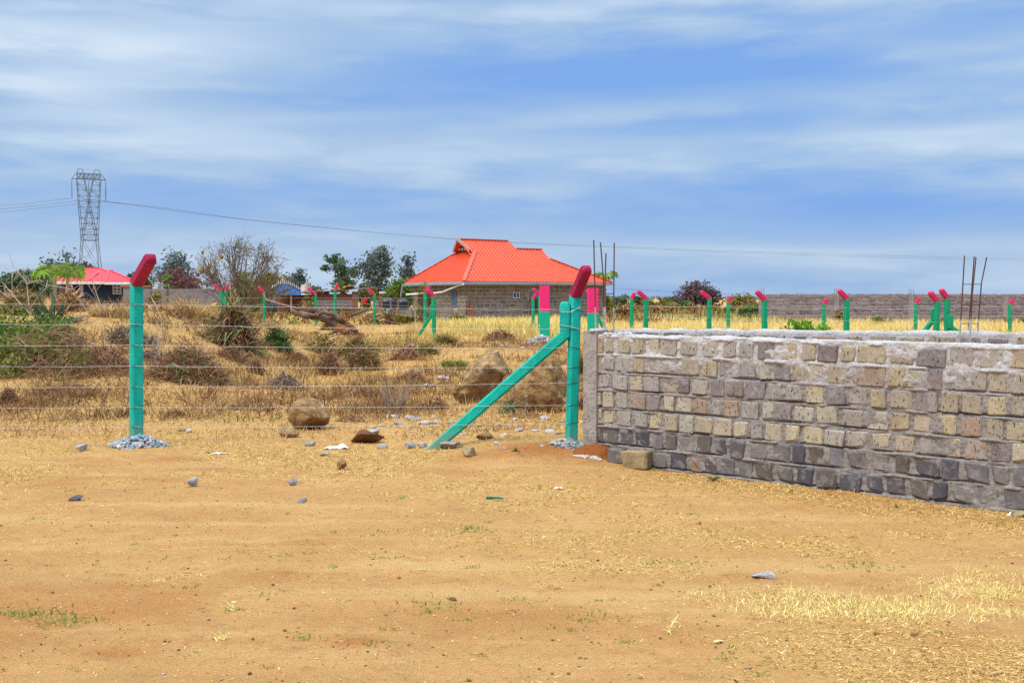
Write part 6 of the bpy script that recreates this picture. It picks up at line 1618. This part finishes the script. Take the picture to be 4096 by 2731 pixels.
shrub('green grey tussock below the root end of the fallen log', 1420, 1440, 210, 130, 1500, .009, m_olive, 813, extra=[(m_twig, 500, .007, 814, 'dead_stem')])
shrub('pale yellow and green grass tuft before the fallen log', 1290, 1420, 150, 110, 1200, .009, m_olive, 815, 'grass_tuft', extra=[(m_strawh, 300, .009, 816, 'straw_stem')])
shrub('dark green low shrub on the straw slope below the acacia posts', 1105, 1402, 120, 130, 1100, .011, MT('dark_green_stems', [(0, (.03, .06, .02)), (.6, (.07, .13, .04)), (1, (.16, .22, .07))]), 817)
shrub('flat dead brown weed clump on bare straw', 930, 1642, 76, 32, 380, .006, m_twig, 818)
shrub('flat dead brown weed clump beside the near post', 690, 1662, 120, 26, 420, .006, m_twig, 819)
shrub('brown dead shrub at the outer foot of the mound', 20, 1615, 90, 90, 900, .006, m_twig, 820)
shrub('brown dead stems low in front of the green leafed shrub', 250, 1590, 300, 60, 1100, .005, m_twig, 821)
shrub('dry brown twigs massed above the green leafed shrub', 60, 1350, 260, 70, 1500, .008, m_twig, 822)
shrub('grey brown fallen stems along the mound shoulder behind the near post', 500, 1385, 260, 80, 1100, .010, m_twiggrey, 823, extra=[(m_sis, 140, .013, 824, 'trailing_strand')])
shrub('pale straw clump on the mound crest next to the near post', 770, 1275, 160, 105, 420, .008, m_strawh, 825, 'grass_tuft', lmin=.6, lmax=1.3, tilt0=.6, bend=.15)
shrub('brown domed dry bush on the mound crest behind the agave', 265, 1245, 150, 95, 1700, .012, m_strawh, 826, extra=[(m_twig, 800, .010, 827, 'dead_stem')])
shrub('yellow brown brush on the mound crest at the outer edge', 60, 1260, 200, 120, 1700, .012, m_olive, 828, extra=[(m_strawh, 600, .010, 829, 'straw_stem')])
shrub('thin upright grey weed with dark seed heads before the boulders', 1582, 1655, 60, 105, 170, .004, m_twiggrey, 830, tilt0=1.0, lmin=.9, lmax=1.9, bend=.1)
shrub('dead leaf and twig litter heap before the sloping boulder', 1735, 1640, 150, 70, 420, .012, m_twig, 831)
shrub('bright green grass tussock beside the sloping boulder', 1815, 1475, 110, 55, 700, .010, MT('tussock', [(0, (.10, .12, .03)), (.5, (.22, .26, .05)), (1, (.45, .42, .14))]), 832, 'grass_tuft', tilt0=.8, bend=.2)
shrub('grey green bush by the chalky rubble near the far brace', 1783, 1385, 60, 75, 600, .012, m_olive, 833, tilt0=.7)
shrub('tangle of green leaf blades under the brace against the boulder', 2030, 1655, 110, 75, 420, .012, m_sis, 834, bend=1.1)
shrub('pile of dead pale palm leaves by the root of the fallen log', 1480, 1300, 140, 75, 900, .022, m_strawh, 835, bend=1.2)
shrub('dry yellow weeds between the corner post and the stone wall', 2350, 1500, 70, 110, 500, .009, m_olive, 836, 'grass_tuft', tilt0=.8, lmin=.6, lmax=1.3, bend=.15)
shrub('dry grass and roots heaped against the concrete pillar back', 2330, 1640, 70, 90, 500, .007, m_twig, 837)
shrub('dry brown weed tuft in front of the wide gate pillar', 2000, 1365, 170, 60, 900, .011, m_twig, 838)
shrub('tall dry grass with dark stems along the house foot', 1640, 1300, 160, 60, 900, .02, m_olive, 839, tilt0=.8, bend=.2)
shrub('dark green weed at the house wall foot', 1835, 1290, 70, 50, 500, .022, m_olive, 840, tilt0=.7)

shrub('grey green bush in the shade of the raised log end', 1330, 1322, 120, 70, 700, .016, m_olive, 841)
shrub('brown root litter heaped at the torn end of the log', 1400, 1350, 130, 50, 700, .018, m_twig, 842)

shrub('brown twiggy brush wrapping the outer flank of the green leafed shrub', 60, 1450, 330, 120, 2200, .006, m_twig, 851)
shrub('brown tangle of stems on the inner flank of the green leafed shrub', 400, 1470, 230, 95, 1500, .006, m_twig, 852, extra=[(m_sis, 90, .010, 853, 'trailing_strand')])
shrub('pale straw tussocks on the mound crest below the blue house', 430, 1270, 220, 60, 700, .010, m_strawh, 854, 'grass_tuft', tilt0=.6, bend=.2)
shrub('grey brown fallen stems just before the near post on the mound flank', 600, 1450, 170, 70, 800, .008, m_twiggrey, 855)
shrub('dry brown weed bush in the straw short of the braced far post', 1620, 1440, 150, 80, 1000, .008, m_twig, 856)
shrub('olive grass and weeds in the straw below the braced far post', 1700, 1420, 130, 60, 800, .010, m_olive, 857)
shrub('low brown weed patch in the straw before the sloping boulder', 1640, 1530, 170, 60, 900, .007, m_twig, 858)
shrub('brown dead weed patch on the straw past the grey tangle', 1450, 1590, 170, 50, 800, .006, m_twig, 859)
shrub('brown litter and dead stems heaped along the foot of the massive boulder', 2100, 1675, 210, 40, 700, .006, m_twig, 860)
shrub('russet weed patch on the slope between the tall leaf dome and grey tangle', 1190, 1450, 120, 60, 800, .007, m_twig, 861)
shrub('thin dead weeds on the straw near the squat boulder', 1400, 1690, 150, 50, 420, .005, m_twig, 862)

# green leafed shrub at the foot of the mound
c = gp(150, 1540); c.y += .8; c.z = gz(c.x, c.y)
gs = thing('leafy_shrub', 'sprawling green leafed shrub covering the outer foot of the mound', 'shrub', c)
n = 10000; k = RNG.integers(0, 44, n)
ctr = np.stack([RNG.uniform(-1.2, .5, 44), RNG.uniform(-.4, 1.9, 44), RNG.uniform(.02, .30, 44)], 1); ctr[:, 0] += c.x / c.y * ctr[:, 1]; rad = RNG.uniform(.16, .34, 44); tn = RNG.normal(.5, .2, 44)
d = RNG.normal(size=(n, 3)); d /= np.linalg.norm(d, axis=1, keepdims=True)
P = ctr[k] + d * (rad[k] * RNG.random(n) ** .7 * 1.15)[:, None]; P[:, :2] += np.array([c.x, c.y]); P[:, 2] = np.abs(P[:, 2]) + H(P[:, 0], P[:, 1])
V, Fc, tt = leafquads(P, RNG.uniform(.025, .055, n), np.clip(tn[k] + RNG.normal(0, .2, n), 0, 1), 1.5)
ob('foliage', mesh_np('foliage', V, Fc, LEAF['green'], tt), gs)
V, Fc, tt = strands(c + Vector((-.1, .3, 0)), 1.25, .9, .6, 2600, .009, 850, .3); ob('twigs', mesh_np('twigs', V, Fc, m_twig, tt), gs)

# agave with thick leaves
m_aloe = M('agave_leaf', (.025, .045, .018), (.085, .115, .05), 7, .5, .3, .005, 30, .35, 5, (9, .60, (.26, .22, .12))); m_aloed = M('dry_agave_leaf', (.16, .085, .045), (.30, .18, .10), 9, .8, .4, .006, 30, .2)
c = gp(215, 1318); c.y -= .25; c.z = gz(c.x, c.y); s_ = c.y / F
ag = thing('agave', 'large agave with thick dark green leaves on the mound behind the wires', 'agave', c)
def fat_leaf(base, ctrl, tip, w, mat):
    A = Acc(); n = 9; R = []
    for i in range(n + 1):
        u = i / n; p = base * (1 - u) ** 2 + ctrl * 2 * u * (1 - u) + tip * u * u; dd = ((ctrl - base) * (1 - u) + (tip - ctrl) * u).normalized()
        sd = dd.cross(Vector((0, -.6, .8))).normalized(); nn = sd.cross(dd); ww = w * (1.0 if u < .25 else 1 - ((u - .25) / .75) ** 1.6) + .002
        R.append([p + sd * ww * .5, p + nn * ww * .10 + sd * ww * .2, p + nn * ww * .05, p + nn * ww * .10 - sd * ww * .2, p - sd * ww * .5, p - nn * ww * .22])
    loft(A, [r_ for r_ in R]); A.obj('leaf', mat, ag, smooth=True)
for (cx_, cy_, tx, ty, w, dry) in [(150, 1290, 140, 1210, 26, 0), (185, 1260, 148, 1165, 16, 0), (205, 1250, 222, 1178, 34, 0), (215, 1240, 212, 1150, 14, 0), (240, 1260, 258, 1195, 24, 0), (260, 1255, 285, 1212, 20, 1), (265, 1285, 355, 1262, 24, 0), (260, 1300, 350, 1275, 14, 1), (170, 1300, 150, 1330, 20, 1), (190, 1320, 200, 1345, 18, 0), (235, 1310, 310, 1310, 14, 0), (160, 1270, 152, 1230, 22, 0), (225, 1270, 278, 1250, 16, 1), (180, 1300, 165, 1335, 16, 0)]:
    f_ = lambda px, py, dy: at(px, py, c.y + dy)
    dy = random.uniform(-.25, .1)
    fat_leaf(at(random.uniform(195, 215), 1300, c.y), f_(cx_, cy_, dy * .5), f_(tx, ty, dy), w * 1.7 * s_, m_aloed if dry else m_aloe)
# bare white twigs on the mound
def bare(label, paths, Y, r, mat, nm='bare_branch'):
    p0 = at(paths[0][0][0], paths[0][0][1], Y); t_ = thing(nm, label, 'branch', p0); A = Acc(); rnd = random.Random(int(paths[0][0][0]))
    for P in paths:
        pts = [at(x, y_, Y + rnd.uniform(-.15, .15)) for (x, y_) in P]; A.tube(pts, [r * (1 - .7 * i / len(pts)) for i in range(len(pts))], 5)
        for i in range(1, len(pts)):
            for _ in range(2):
                q = pts[i - 1].lerp(pts[i], rnd.random()); e = q + Vector((rnd.uniform(-.3, .3), rnd.uniform(-.2, .2), rnd.uniform(-.05, .3))); A.tube([q, q.lerp(e, .5) + Vector((rnd.gauss(0, .03), 0, rnd.gauss(0, .03))), e], [r * .4, r * .3, r * .15], 4)
    A.obj('twig', mat, t_)
bare('bleached bare shrub with forking white twigs at the outer end of the mound', [[(130, 1265), (115, 1220), (107, 1130), (100, 1100)], [(130, 1265), (80, 1215), (45, 1170), (10, 1130)], [(125, 1260), (60, 1190), (20, 1180), (-30, 1140)], [(107, 1130), (70, 1085), (55, 1075)], [(120, 1235), (150, 1190), (185, 1150), (190, 1120)], [(40, 1240), (10, 1210), (-40, 1205)], [(108, 1135), (160, 1120), (178, 1128)], [(50, 1180), (48, 1110), (52, 1090)]], 19.0, .011, m_pale)
bare('slender pale bare stems rising before the blue house', [[(420, 1330), (395, 1230), (380, 1180), (345, 1130)], [(440, 1320), (400, 1215), (370, 1130), (362, 1110)], [(300, 1160), (250, 1150), (190, 1140)], [(360, 1260), (310, 1190), (290, 1150), (285, 1140)]], 20.0, .009, m_pale)
bare('two long thin pale stems arching just past the near post', [[(640, 1440), (628, 1290), (610, 1240), (585, 1215), (560, 1225)], [(655, 1390), (645, 1270), (620, 1215), (605, 1190), (625, 1150), (610, 1130)]], 17.5, .009, m_pale)
bare('thin pale branch leaning across the fallen log', [[(1062, 1197), (1110, 1212), (1200, 1235)], [(1062, 1197), (1085, 1205)]], 50.0, .028, m_pale)
# yellow flowers
A = Acc()
cen = gp(790, 1262)
ff = thing('flower_stalk', 'tiny yellow flowers on dry stalks on the mound crest', 'flowers', cen)
for (px, py) in [(798, 1234), (785, 1253), (815, 1245), (857, 1219), (850, 1221), (862, 1217), (808, 1230), (792, 1240)]:
    p = at(px, py, cen.y); B = Acc(); g0_ = Vector((p.x, p.y, gz(p.x, p.y))); B.tube([g0_, p], .006, 4); B.obj('flower_stem', m_strawh, ff); B = Acc()
    V, T = ICO[1]; B.add([tuple(v) for v in V * .03 + np.array(p)], None, [tuple(t_) for t_ in T]); B.obj('flower', M('yellow_petal', (.75, .42, .01), (.85, .55, .02), 9, .7, 0), ff)
# papaya plants
def papaya(label, px, py_base, py_top, Y, n, rad, seed, lean=0.0):
    c = at(px, py_base, Y); top = at(px + lean, py_top, Y); t_ = thing('papaya_tree', label, 'tree', c, 'papaya trees'); rnd = random.Random(seed)
    A = Acc(); A.tube([c - UP * .8, c.lerp(top, .5), top], [.085, .07, .05], 7); A.obj('trunk', m_pale, t_)
    lm = []
    for q in range(3):
        B = Acc(); V = [Vector((0, 0, 0))]; T = []; nl = 9
        for k in range(nl * 2 + 1):
            a = -2.5 + 5.0 * k / (nl * 2); r_ = (1.0 if k % 2 else .36) * rnd.uniform(.85, 1.1); V.append(Vector((math.cos(a) * r_, math.sin(a) * r_, -.38 * r_ * r_ + rnd.uniform(-.05, .05))))
        B.add(V, None, [(0, k + 1, k + 2) for k in range(nl * 2)], tint=rnd.uniform(.35, .8)); me = B.mesh('leaf', LEAF['bright'] if q else LEAF['green']); lm.append(me)
    A = Acc()
    for k in range(n):
        az_ = k * 2.4 + rnd.uniform(-.3, .3); e = rnd.uniform(-.45, .55); L = rad * rnd.uniform(.55, 1.0)
        tipp = top + Vector((math.cos(az_) * L * math.cos(e), math.sin(az_) * L * math.cos(e), math.sin(e) * L * .7)); A.tube([top, top.lerp(tipp, .5) + UP * .08, tipp], [.022, .018, .012], 4)
        o = bpy.data.objects.new('leaf', rnd.choice(lm)); COL.objects.link(o); o.parent = t_; o.location = tipp - c; s = rad * rnd.uniform(.40, .58); o.scale = (s, s, s); o.rotation_euler = (rnd.uniform(-.4, .4), rnd.uniform(.3, 1.0), az_)
    A.obj('stalk', LEAF['olive'], t_)
papaya('papaya plant with wide drooping crown and pale stem, outer one of the pair', 218, 1150, 1080, 42, 20, .80, 5, 2)
papaya('papaya plant with thinner crown next to the red roof, inner one of the pair', 268, 1155, 1086, 44, 18, .74, 6, 6)
papaya('papaya tree showing over the eave end of the orange roof', 2420, 1210, 1100, 80, 18, .95, 7)
bush('yellow green leafy sapling before the grey block wall', 670, 1100, 1190, 40, 46, 'bright', 'shrub', .08, 160, 87, None, 'shrub', 16)
bush('round yellow green bush against the grey gate pier', 622, 1165, 1260, 80, 40, 'olive', 'bush', .06, 1500, 88, None, 'bush', 20)
bush('bright green broad leafed shrub showing over the wall top', 3235, 1278, 1345, 200, 27, 'bright', 'shrub', .085, 700, 89, None, 'shrub', 40, at(3235, 1420, 24.5), 12)
for q, (px, yt, w, lab) in enumerate([(3525, 1262, 90, 'low green weed clump at the foot of the far block wall'), (3360, 1240, 50, 'thin green weed before the far block wall next to a green post'), (3780, 1268, 60, 'small green weed between the two braced corner posts'), (4070, 1268, 90, 'olive weed clump at the outer end of the far block wall')]):
    bush(lab, px, yt, 1290, w, 58, 'olive' if q in (1, 3) else 'green', 'bush', .07, 420, 90 + q, 'weeds along the far block wall', 'weed', 14)

# --- fallen log with roots
m_log = M('weathered_log', (.045, .026, .02), (.25, .17, .125), 3.2, .95, .9, .03, 25, .1, 7, None, (1, 1, 1)); m_rot = M('rotten_wood', (.14, .055, .022), (.34, .17, .07), 9, .95, .9, .03, 30, .1)
LY = 44.0; log = thing('fallen_log', 'fallen grey brown tree trunk with torn roots lying behind the wires', 'log', at(1380, 1320, LY))
def lg(px, py, dy=0): return at(px, py, LY + dy)
def knotty(acc, pts, rad, seed, sides=10):
    rnd = random.Random(seed); P = []; R = []
    for i in range(len(pts) - 1):
        for j in range(4):
            u = j / 4; P.append(pts[i].lerp(pts[i + 1], u) + Vector((rnd.gauss(0, .02), 0, rnd.gauss(0, .02)))); R.append((rad[i] * (1 - u) + rad[i + 1] * u) * rnd.uniform(.85, 1.15))
    P.append(pts[-1]); R.append(rad[-1]); acc.tube(P, R, sides)
A = Acc(); knotty(A, [lg(1162, 1245), lg(1215, 1258), lg(1270, 1268), lg(1320, 1282), lg(1372, 1305), lg(1392, 1318)], [.10, .14, .15, .19, .24, .22], 1)
knotty(A, [lg(1180, 1236, .1), lg(1250, 1240, .1), lg(1310, 1262, .1), lg(1365, 1292, .1)], [.06, .13, .15, .18], 2); A.obj('trunk', m_log, log, smooth=True)
A = Acc(); knotty(A, [lg(1238, 1258, -.2), lg(1272, 1262, -.25), lg(1296, 1245, -.3), lg(1330, 1256, -.3), lg(1378, 1290, -.2)], [.05, .07, .08, .09, .10], 3); A.obj('branch', m_log, log, smooth=True)
A = Acc(); knotty(A, [lg(1215, 1235, .1), lg(1222, 1215, .1), lg(1209, 1202, .1)], [.13, .09, .02], 4, 7); knotty(A, [lg(1235, 1240, .1), lg(1240, 1222, .1)], [.10, .03], 5, 6); A.obj('splinter', m_rot, log)
A = Acc(); knotty(A, [lg(1390, 1342), lg(1365, 1300), lg(1372, 1262)], [.42, .30, .07], 6, 9); knotty(A, [lg(1360, 1320, -.1), lg(1384, 1300, -.1), lg(1377, 1272, -.1)], [.22, .17, .05], 7, 9); A.obj('stump', m_rot, log)
for q, P in enumerate([[(1390, 1315), (1412, 1325), (1432, 1322)], [(1380, 1325), (1400, 1340), (1425, 1345)], [(1350, 1322), (1330, 1332), (1300, 1345)], [(1385, 1300), (1408, 1305), (1420, 1318)], [(1368, 1330), (1372, 1350)]]):
    A = Acc(); knotty(A, [lg(x, y_, -.15) for (x, y_) in P], [.10, .06, .03][:len(P)], 10 + q, 6); A.obj('root', m_log, log)
A = Acc(); pts = [at(x, y_, 46) for (x, y_) in ((1408, 1263), (1440, 1248), (1470, 1240), (1478, 1244))]; A.tube(pts, [.05, .06, .07, .03], 6); tag(A.obj('dead_branch', m_log, None, pts[0]), 'short dark dead branch lying over the dead palm leaves', 'branch')
pts = [gp(x, y_) + UP * .05 for (x, y_) in ((1220, 1340), (1262, 1336), (1300, 1345), (1335, 1338))]; A = Acc(); A.tube(pts, [.03, .07, .06, .02], 6); tag(A.obj('dead_branch', m_log, None, pts[0]), 'dark dead limb on the grass just below the fallen log', 'branch')

# --- soil heap, lime, blocks, bag and small finds by the wall
c = gp(2395, 1838); m_redsoil = M('red_soil', (.20, .062, .018), (.34, .125, .04), 30, .95, .9, .02, 60, .05, 6)
n1, n2 = 40, 26; gx, gy = np.meshgrid(np.linspace(-1, 1, n1), np.linspace(-1, 1, n2), indexing='ij')
hx = c.x + gx * .25 + .02; hy = c.y + .17 + gy * .17; hz_ = H(hx, hy) - .012 + .105 * np.clip(1 - (gx ** 2 + gy ** 2) * (.7 + .6 * fbm(gx * 4 + 3, gy * 4, 157, 3)), 0, 1) ** .8 * (.75 + .5 * fbm(hx * 9, hy * 9, 151, 3)) + (fbm(hx * 60, hy * 60, 153, 2) - .5) * .012
ii = np.arange(n1 * n2).reshape(n1, n2); q = np.stack([ii[:-1, :-1].ravel(), ii[1:, :-1].ravel(), ii[1:, 1:].ravel(), ii[:-1, 1:].ravel()], 1)
tag(ob('soil_heap', mesh_np('soil_heap', np.stack([hx, hy, hz_], -1).reshape(-1, 3), q, m_redsoil, None, True), None, (c.x, c.y, c.z)), 'small heap of red brown soil at the foot of the concrete pillar', 'soil heap')
lc = gp(2372, 1828); th2 = np.linspace(0, 2 * np.pi, 40); rr = np.linspace(0, 1, 7)
lx = lc.x + np.outer(rr, np.cos(th2)) * .15 * (1 + .35 * np.sin(th2 * 3)); ly = lc.y - .02 + np.outer(rr, np.sin(th2)) * .06 * (1 + .4 * np.sin(th2 * 5 + 1)); lz = H(lx, ly) + .024 - np.outer(rr ** 2, np.ones(40)) * .02
ii = np.arange(7 * 40).reshape(7, 40); q = np.stack([ii[:-1, :-1].ravel(), ii[:-1, 1:].ravel(), ii[1:, 1:].ravel(), ii[1:, :-1].ravel()], 1)
tag(ob('lime_powder', mesh_np('lime_powder', np.stack([lx, ly, lz], -1).reshape(-1, 3), q, M('lime', (.33, .23, .15), (.56, .53, .53), 30, .95, .6, .01, 60, .05), None, True), None, lc), 'spill of white lime powder along the red soil heap', 'powder')
def dressed(name, px, W_, H_, D_, out, label, mat, yaw, seed):
    k = (px - 2048) / F; s = (k * WA[1] - WA[0]) / (WD[0] - k * WD[1]); x, y_ = WA + WD * s + NN * (out + D_ / 2); z = gz(x, y_)
    V, N, T = chamfer_box(seed, .10, .06); A = Acc(); ca, sa = math.cos(yaw), math.sin(yaw)
    A.add([(x + v[0] * W_ * ca - v[1] * D_ * sa, y_ + v[0] * W_ * sa + v[1] * D_ * ca, z + (v[2] + .46) * H_) for v in V], None, [tuple(t_) for t_ in T], [tuple(t_) for t_ in N])
    tag(A.obj(name, mat, None, (x, y_, z)), label, 'stone block', 'loose blocks at the wall foot')
dressed('loose_block', 2575, .235, .165, .15, .03, 'loose tan building block standing at the wall foot', m_rocktan, -.30, 901)
dressed('loose_block', 2490, .13, .13, .12, .015, 'narrow dark grey block wedged behind the loose tan one', m_basalt, -.5, 903)
rock('stone', 4075, 2072, 60, 26, 'tan stone at the wall foot next to a scrap of white paper', m_rocktan, 905, 'stone', 2)
def leafplant(label, px, py, w_px, h_px, n, seed, kind='bright'):
    c = gp(px, py); k = 1 / ppm(c.y); R = w_px * k / 2; t_ = thing('broadleaf_weed', label, 'plant', c, 'leafy weeds at the wall foot'); rnd = random.Random(seed)
    for q in range(n):
        az_ = q * 2.4 + rnd.uniform(-.4, .4); e = rnd.uniform(.25, 1.2); L = R * rnd.uniform(.7, 1.1); d = Vector((math.cos(az_) * math.cos(e), math.sin(az_) * math.cos(e) * .7, math.sin(e) * h_px / w_px * 1.6)); s = UP.cross(d).normalized(); A = Acc(); V = []
        for (u, w) in ((0, .02), (.3, .18), (.6, .25), (.85, .15), (1, .01)):
            p = c + d * (L * u) - UP * (u * u * L * .25); V += [p - s * w * L, p - UP * .03 * L, p + s * w * L]
        A.add(V, [(3 * i + j, 3 * i + j + 1, 3 * i + j + 4, 3 * i + j + 3) for i in range(4) for j in (0, 1)], tint=rnd.uniform(.3, .9)); A.obj('leaf', LEAF[kind], t_)
leafplant('broad leafed green weed growing at the foot of the stone wall', 2852, 1924, 96, 58, 11, 1, 'green')
leafplant('small green weed at the wall foot beyond the broad leafed one', 3165, 1974, 40, 34, 9, 2, 'green')
leafplant('tiny green weed at the wall foot under the dark stones', 3585, 2030, 40, 26, 8, 3, 'green')
leafplant('tiny bright green rosette alone on bare earth by the lower frame edge', 1875, 2722, 36, 22, 10, 4, 'green')
leafplant('small green weed in the red soil before the corner post', 2060, 1805, 44, 34, 9, 5, 'green')
leafplant('dark green rosette next to the painted rubble heap', 830, 1815, 34, 22, 9, 6, 'green')
def sheet(name, px, py, wp, hp_, label, cat, col, seed, yaw=0):
    c = gp(px, py); k = 1 / ppm(c.y); W_ = wp * k; n = 12; r = np.random.default_rng(seed); gx, gy = np.meshgrid(np.linspace(-.5, .5, n), np.linspace(-.5, .5, 8), indexing='ij')
    D_ = W_ * .5; x = c.x + gx * W_ + .2 * W_ * (fbm(gx * 3, gy * 3, seed, 2) - .5); y_ = c.y + gy * D_ + .2 * D_; z = H(x, y_) + .006 + hp_ * k * np.clip(fbm(gx * 4 + 5, gy * 4 + 5, seed + 3, 3) * 1.5 - .3, 0, 1) * (1 - 2.2 * np.abs(gx) ** 1.5)
    ii = np.arange(n * 8).reshape(n, 8); q = np.stack([ii[:-1, :-1].ravel(), ii[1:, :-1].ravel(), ii[1:, 1:].ravel(), ii[:-1, 1:].ravel()], 1)
    tag(ob(name, mesh_np(name, np.stack([x, y_, z], -1).reshape(-1, 3), q, M(name, col, tuple(min(.85, v * 1.15) for v in col), 20, .7, .2), None, True), None, c), label, cat)
sheet('plastic_bag', 1345, 1797, 92, 26, 'crumpled white plastic bag lying on the straw among grey stones', 'bag', (.66, .65, .66), 1)
sheet('paper_scrap', 4045, 2066, 26, 22, 'scrap of bright white paper at the wall foot', 'paper', (.74, .74, .77), 2)
sheet('paper_scrap', 2235, 1958, 36, 8, 'thin white scrap on bare earth in front of the corner post', 'paper', (.70, .68, .68), 3)
sheet('plaster_strip', 875, 1818, 66, 8, 'flat pale strip of plaster on the straw near the painted rubble', 'plaster', (.55, .50, .48), 4)
sheet('dry_flake', 2875, 2572, 36, 6, 'pale dry leaf flake on the earth in front of the yellow grass', 'leaf', (.6, .45, .25), 5)
def stick(pts, r, label, col, cat='stick', nm='stick'):
    P = [gp(x, y_) + UP * (r * 1.2) for (x, y_) in pts]; A = Acc(); A.tube(P, [r, r * 1.05, r * .8][:len(P)] if len(P) < 4 else r, 6); tag(A.obj(nm, M(nm + '_wood', col, tuple(v * 1.3 for v in col), 30, .8, .3), None, P[0]), label, cat)
stick([(1945, 1996), (1980, 1997), (2012, 2000)], .010, 'short dark teal painted stick lying on bare earth', (.01, .12, .10))
stick([(1980, 2001), (2035, 2005), (2085, 2009)], .005, 'thin straw coloured stick lying end on to the teal one', (.42, .28, .12))
stick([(395, 2029), (450, 2026), (488, 2023)], .005, 'thin yellow stalk on bare earth below the dark oval stone', (.55, .42, .14))
stick([(3905, 2680), (3935, 2700)], .006, 'brown twig piece on the straw at the lower corner', (.36, .20, .09))
stick([(3960, 2705), (4010, 2698), (4070, 2708)], .006, 'curved pale twig on the straw at the lower corner', (.45, .29, .13))
# dry stalk tufts standing alone on the bare earth
for q, (px, py, w, h, lab) in enumerate([(928, 2440, 70, 34, 'pale dry grass tuft splayed on bare earth, alone in the middle of the yard'), (880, 2570, 60, 60, 'thin dry stalk tuft standing on the near bare earth'), (2500, 1920, 50, 30, 'pale grass tuft in front of the loose tan block'), (2680, 2530, 60, 60, 'straw coloured tuft near the red soil streak')]):
    c = gp(px, py); k = 1 / ppm(c.y); t_ = thing('dry_tuft', lab, 'grass tuft', c, 'dry tufts on the bare earth'); V, Fc, tt = strands(c, .02, .015, h * k, 26, .004, 930 + q, .35, .3, 1.5, .7, 1.5, 4); ob('blades', mesh_np('blades', V, Fc, m_yel, tt), t_)
